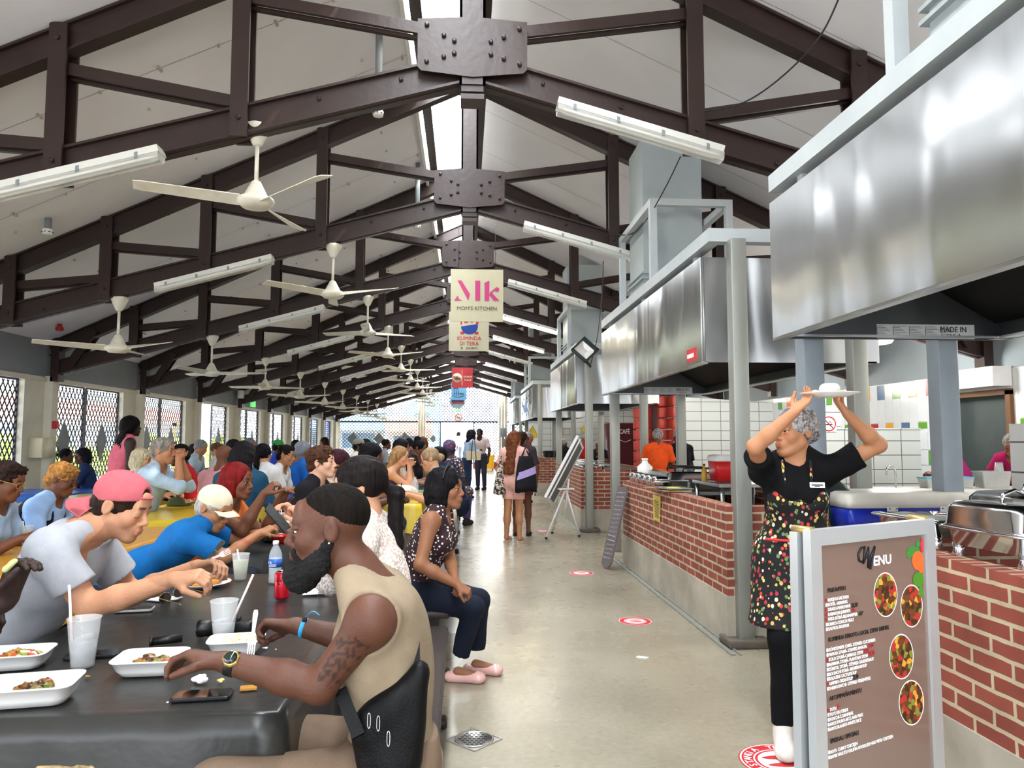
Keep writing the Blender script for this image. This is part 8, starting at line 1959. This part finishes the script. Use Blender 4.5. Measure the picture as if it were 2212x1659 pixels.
m.build('yellow_writing', mat('marker_yellow', '#e2d62a', .6, bump=0), t)
# bottles, containers, cups on the back counter
def bottle(c, h, r, body, capm, label, name='bottle'):
    c = V(c); t = thing(name, label, 'bottle', c); m = MB(); m.lathe(c, [(r*.9, 0), (r, h*.04), (r, h*.62), (r*.4, h*.8), (r*.38, h*.9)], 18); m.build('bottle_body', body, t); m = MB(); m.lathe(c+V((0, 0, h*.9)), [(r*.42, 0), (r*.42, h*.1)], 12); m.build('bottle_cap', capm, t)
bottle((2.30, 7.02, 1.05), .17, .026, mat('sauce_yellow', '#b89224', .3), M_black, 'small yellow sauce bottle beside the red cooler'); bottle((2.15, 8.75, .97), .26, .09, M_white, M_white, 'white jug behind the chafing dish handles')
M_tub = mat('tub_clear', '#d9dcd8', .2, alpha=.6, bump=0); M_tubl = mat('tub_lid_blue', '#5fbfd6', .4, bump=0)
def tub(x, y, w, h, fill, label, lid=None):
    c = np.array((x, y, .951)); R = Rz(0); t = thing('food_container', label, 'container', c, 'plastic food containers'); m = MB(); m.loft([rrect(c, R, w/2*.85, .08, 0, .02), rrect(c, R, w/2, .09, h, .02)]); m.build('tub', M_tub, t)
    m = MB(); m.loft([rrect(c, R, w/2*.83, .075, .003, .02), rrect(c, R, w/2*.93, .083, h*.7, .02)]); m.build('contents', fill, t)
    m = MB(); m.loft([rrect(c, R, w/2+.006, .096, h, .02), rrect(c, R, w/2+.006, .096, h+.014, .02)]); m.build('lid', lid or M_tub, t)
tub(4.86, 7.45, .24, .10, mat('salsa', '#b7a89a', .5), 'clear container with turquoise lid before the magenta worker', M_tubl); tub(5.50, 7.45, .32, .16, mat('spice_brown', '#7c7048', .6), 'large clear tub of brown seasoning on the white counter'); tub(5.22, 7.5, .14, .10, mat('spice_brown', '#7c7048', .6), 'small tub with turquoise lid beside the brown seasoning', M_tubl)
for k, (x, n, lb) in enumerate(((5.60, 9, 'tall stack of clear plastic cups on the white counter'), (5.78, 3, 'short upturned stack of plastic cups at the right edge'))):
    t = thing('cup_stack', lb, 'cups', (x, 7.35, .951)); c = V((x, 7.35+.12*(k == 0), .951)); m = MB()
    for q in range(n): m.lathe(c+V((0, 0, .013*q)), [(.052, 0), (.036, .16), (.034, .16)], 20)
    m.build('cup', M_cup, t)
t = thing('tap', 'chrome sink tap rising behind the tiled counter', 'tap', (4.48, 7.6, .95)); m = MB(); m.tube([(4.55, 7.6, .95), (4.55, 7.6, 1.12)]+[(4.55-.05+.05*cos(a), 7.6, 1.12+.05*sin(a)) for a in np.arange(.4, 3.2, .4)]+[(4.45, 7.6, 1.08)], .010, 8); m.build('spout', M_chafe, t)
# fridge, signs at the rear of the stalls
t = thing('drinks_fridge', 'burgundy drinks cabinet with white lettering behind the posts', 'fridge', (3.87, 18.2, 0)); m = MB(); m.rbox((3.53, 18.0, 0), (4.22, 18.6, 1.86), .02, seg=1); m.build('cabinet', mat('fridge_burgundy', '#5c1522', .35, bump=.02), t)
text('NESCAFÉ', .155, t, M_signwhite, (3.60, 17.99, 1.60), (1, 0, 0), (0, 0, 1), thick=.001, wx=.72, off=.003)
m = MB(); m.tube([(3.72+.06*k, 17.985, 1.42+.03*sin(k*1.3)) for k in range(7)], .008, 5); m.build('brush_stroke', M_signwhite, t)
t = thing('warning_sign', 'yellow triangular warning sign on the far stall wall', 'sign', (2.3, 24.9, 1.9)); c = at(1150, 938, 25.1)
m = MB(); m.box((c.x-.21, 25.17, c.z-.4), (c.x+.26, 25.2, c.z+.34)); m.build('panel', M_signwhite, t); m = MB(); m.prism([(c.x-.18, 25.16, c.z-.1), (c.x+.21, 25.16, c.z-.1), (c.x+.01, 25.16, c.z+.29)], (0, .008, 0)); m.build('triangle', mat('warning_yellow', '#f0cf1a', .5), t)
m = MB(); m.tube([(c.x-.18, 25.15, c.z-.1), (c.x+.21, 25.15, c.z-.1), (c.x+.01, 25.15, c.z+.29), (c.x-.18, 25.15, c.z-.1)], .008, 4); m.build('triangle_border', M_ink, t)
c = at(1224, 932, 25.1); t = thing('framed_notice', 'small framed paper on the white rear stall wall', 'notice', c); m = MB(); m.box((c.x-.1, 25.17, c.z-.12), (c.x+.12, 25.2, c.z+.12)); m.build('frame', mat('frame_tan', '#c2a988', .6), t); m = MB(); m.box((c.x-.08, 25.16, c.z-.1), (c.x+.10, 25.172, c.z+.08)); m.build('paper', M_paper, t)
c = at(1268, 928, 25.0); t = thing('hose_reel', 'yellow and black hose reel on the rear stall wall', 'hose reel', c); m = MB(); m.lathe((c.x, 25.19, c.z), [(.14, 0), (.16, -.03), (.16, -.08), (.12, -.1)], 20, axis=(0, 1, 0)); m.build('reel', mat('hose_yellow', '#e6d84a', .5), t); m = MB(); m.rbox((c.x+.02, 25.02, c.z-.17), (c.x+.2, 25.19, c.z+.17), .01); m.build('reel_box', M_ink, t)
t = thing('fire_extinguisher', 'black and red fire extinguisher hanging in the grey recess of the red wall', 'extinguisher', (4.28, 16.5, 1.4)); m = MB(); m.lathe((4.28, 16.55, 1.25), [(.05, 0), (.055, .02), (.055, .3), (.02, .36), (.02, .4)], 16); m.build('cylinder', M_red, t); m = MB(); m.obox((4.28, 16.5, 1.66), (.05, 0, 0), (0, .02, 0), (0, 0, .02)); m.build('valve', M_black, t)
# piles of cutlery and pots
rr = random.Random(12); t = thing('cutlery_pile', 'heap of steel utensils and pan lids on the easel counter', 'utensils', (2.25, 12.6, .97)); t['kind'] = 'stuff'; m = MB()
for q in range(70):
    c = V((2.15+rr.gauss(0, .13), 12.5+rr.gauss(0, .2), 1.0+rr.uniform(0, .10))); a = rr.uniform(0, 3.14); d = V((cos(a), sin(a), rr.uniform(-.15, .15)))*rr.uniform(.07, .14); m.obox(c, d, d.cross(V((0, 0, 1))).normalized()*.014, V((0, 0, .004)))
m.build('utensils', M_chafe, t)
def pot(x, y, z, r, h, m_, label):
    t = thing('cooking_pot', label, 'pot', (x, y, z), 'cooking pots on the stalls'); m = MB(); m.lathe((x, y, z), [(r*.92, 0), (r, .02), (r, h), (r*1.04, h+.006), (r*.97, h), (r*.9, .02)], 24); m.build('pot_body', m_, t)
    for s in (-1, 1): m = MB(); m.tube([(x+s*r, y-.03, z+h*.8), (x+s*(r+.04), y-.03, z+h*.8), (x+s*(r+.04), y+.03, z+h*.8), (x+s*r, y+.03, z+h*.8)], .007, 6); m.build('handle', M_black, t)
pot(2.12, 13.5, .97, .09, .12, M_white, 'white pot behind the stained post on the easel counter'); pot(2.15, 12.15, .97, .16, .05, M_chafe, 'shallow steel pan at the near corner of the easel counter')
for k, (x, y) in enumerate(((2.3, 19.8), (2.62, 19.9), (2.35, 20.5))): pot(x, y, .98, .16, .16, M_black, 'black cooking pot, %s on the far pot counter' % ['left one', 'right one', 'rear one'][k])
# flat stove burners left of the pile; ceiling lamp and added fill lamps in the kitchens
def oval_lamp(x, y, z, label):
    t = thing('kitchen_lamp', label, 'ceiling light', (x, y, z)); m = MB(); m.lathe((x, y, z-.09), [(.02, 0), (.14, .02), (.17, .06), (.17, .09)], 24); m.build('globe', mat('lamp_globe', '#ffffff', .3, emit='#fff4dd', es=8), t)
    m = MB(); m.lathe((x, y, z-.0), [(.18, 0), (.18, ztop(x)-z+.01)], 16, sx=.4, sy=.4); m.build('mount', M_white, t)
    l = bpy.data.lights.new('kitchen_light', 'POINT'); l.energy = 60; l.color = (1, .95, .86); l.shadow_soft_size = .2; lo = bpy.data.objects.new('kitchen_light', l); COL.objects.link(lo); lo.parent = t; lo.location = (0, 0, -.25)
oval_lamp(5.3, 9.1, 2.75, 'round glowing lamp on the sloping ceiling above the white counter'); oval_lamp(5.0, 13.2, 2.75, 'glowing kitchen lamp above the long counter stall, hidden by the hoods'); oval_lamp(5.0, 19.5, 2.75, 'glowing kitchen lamp above the stall with the burgundy fridge'); oval_lamp(5.0, 4.5, 2.75, 'glowing kitchen lamp above the nearest stall at the right')  # first lamp is real; the other three are added to brighten the stalls
# ================================================================ sub-parts: pieces that belong to a part go one level deeper
SUBP = {'lid_handle': 'lid', 'bar_handle': 'lid', 'latch_screw': 'latch', 'visor': 'cap_crown', 'cap_button': 'cap_crown', 'cap_strap': 'cap_crown', 'collar': 'shirt', 'shirt_print': 'shirt', 'back_print': 'shirt',
        'badge_print': 'name_badge', 'apron_strap': 'apron', 'red_piping': 'apron', 'pull_tab': 'can_rim', 'slots': 'grate', 'clip': 'body', 'lamp_tube': 'body', 'fine_print': 'label_strip', 'reflector': 'housing',
        'shoe_flower': 'ballet_flat', 'eye': 'body', 'curl': 'hair', 'watch_dial': 'watch_case', 'bottle_cap': 'bottle_body', 'lilac_band': 'bag_body', 'food_picture': 'picture_rim', 'label_print': 'label_band', 'triangle_border': 'triangle', 'ear_stud': 'body', 'hoop_earring': 'body'}
def bname(o): return o.name.split('.')[0]
def cen(o):
    if not o.data or not len(o.data.vertices): return V((0, 0, 0))
    b = o.bound_box; return (V(b[0])+V(b[6]))/2
for o in list(bpy.data.objects):
    if o.type != 'MESH' or o.parent is None or o.parent.parent is not None: continue
    tgt = SUBP.get(bname(o))
    if not tgt: continue
    c = [k for k in o.parent.children if bname(k) == tgt]
    if c: o.parent = min(c, key=lambda k: (cen(k)-cen(o)).length)
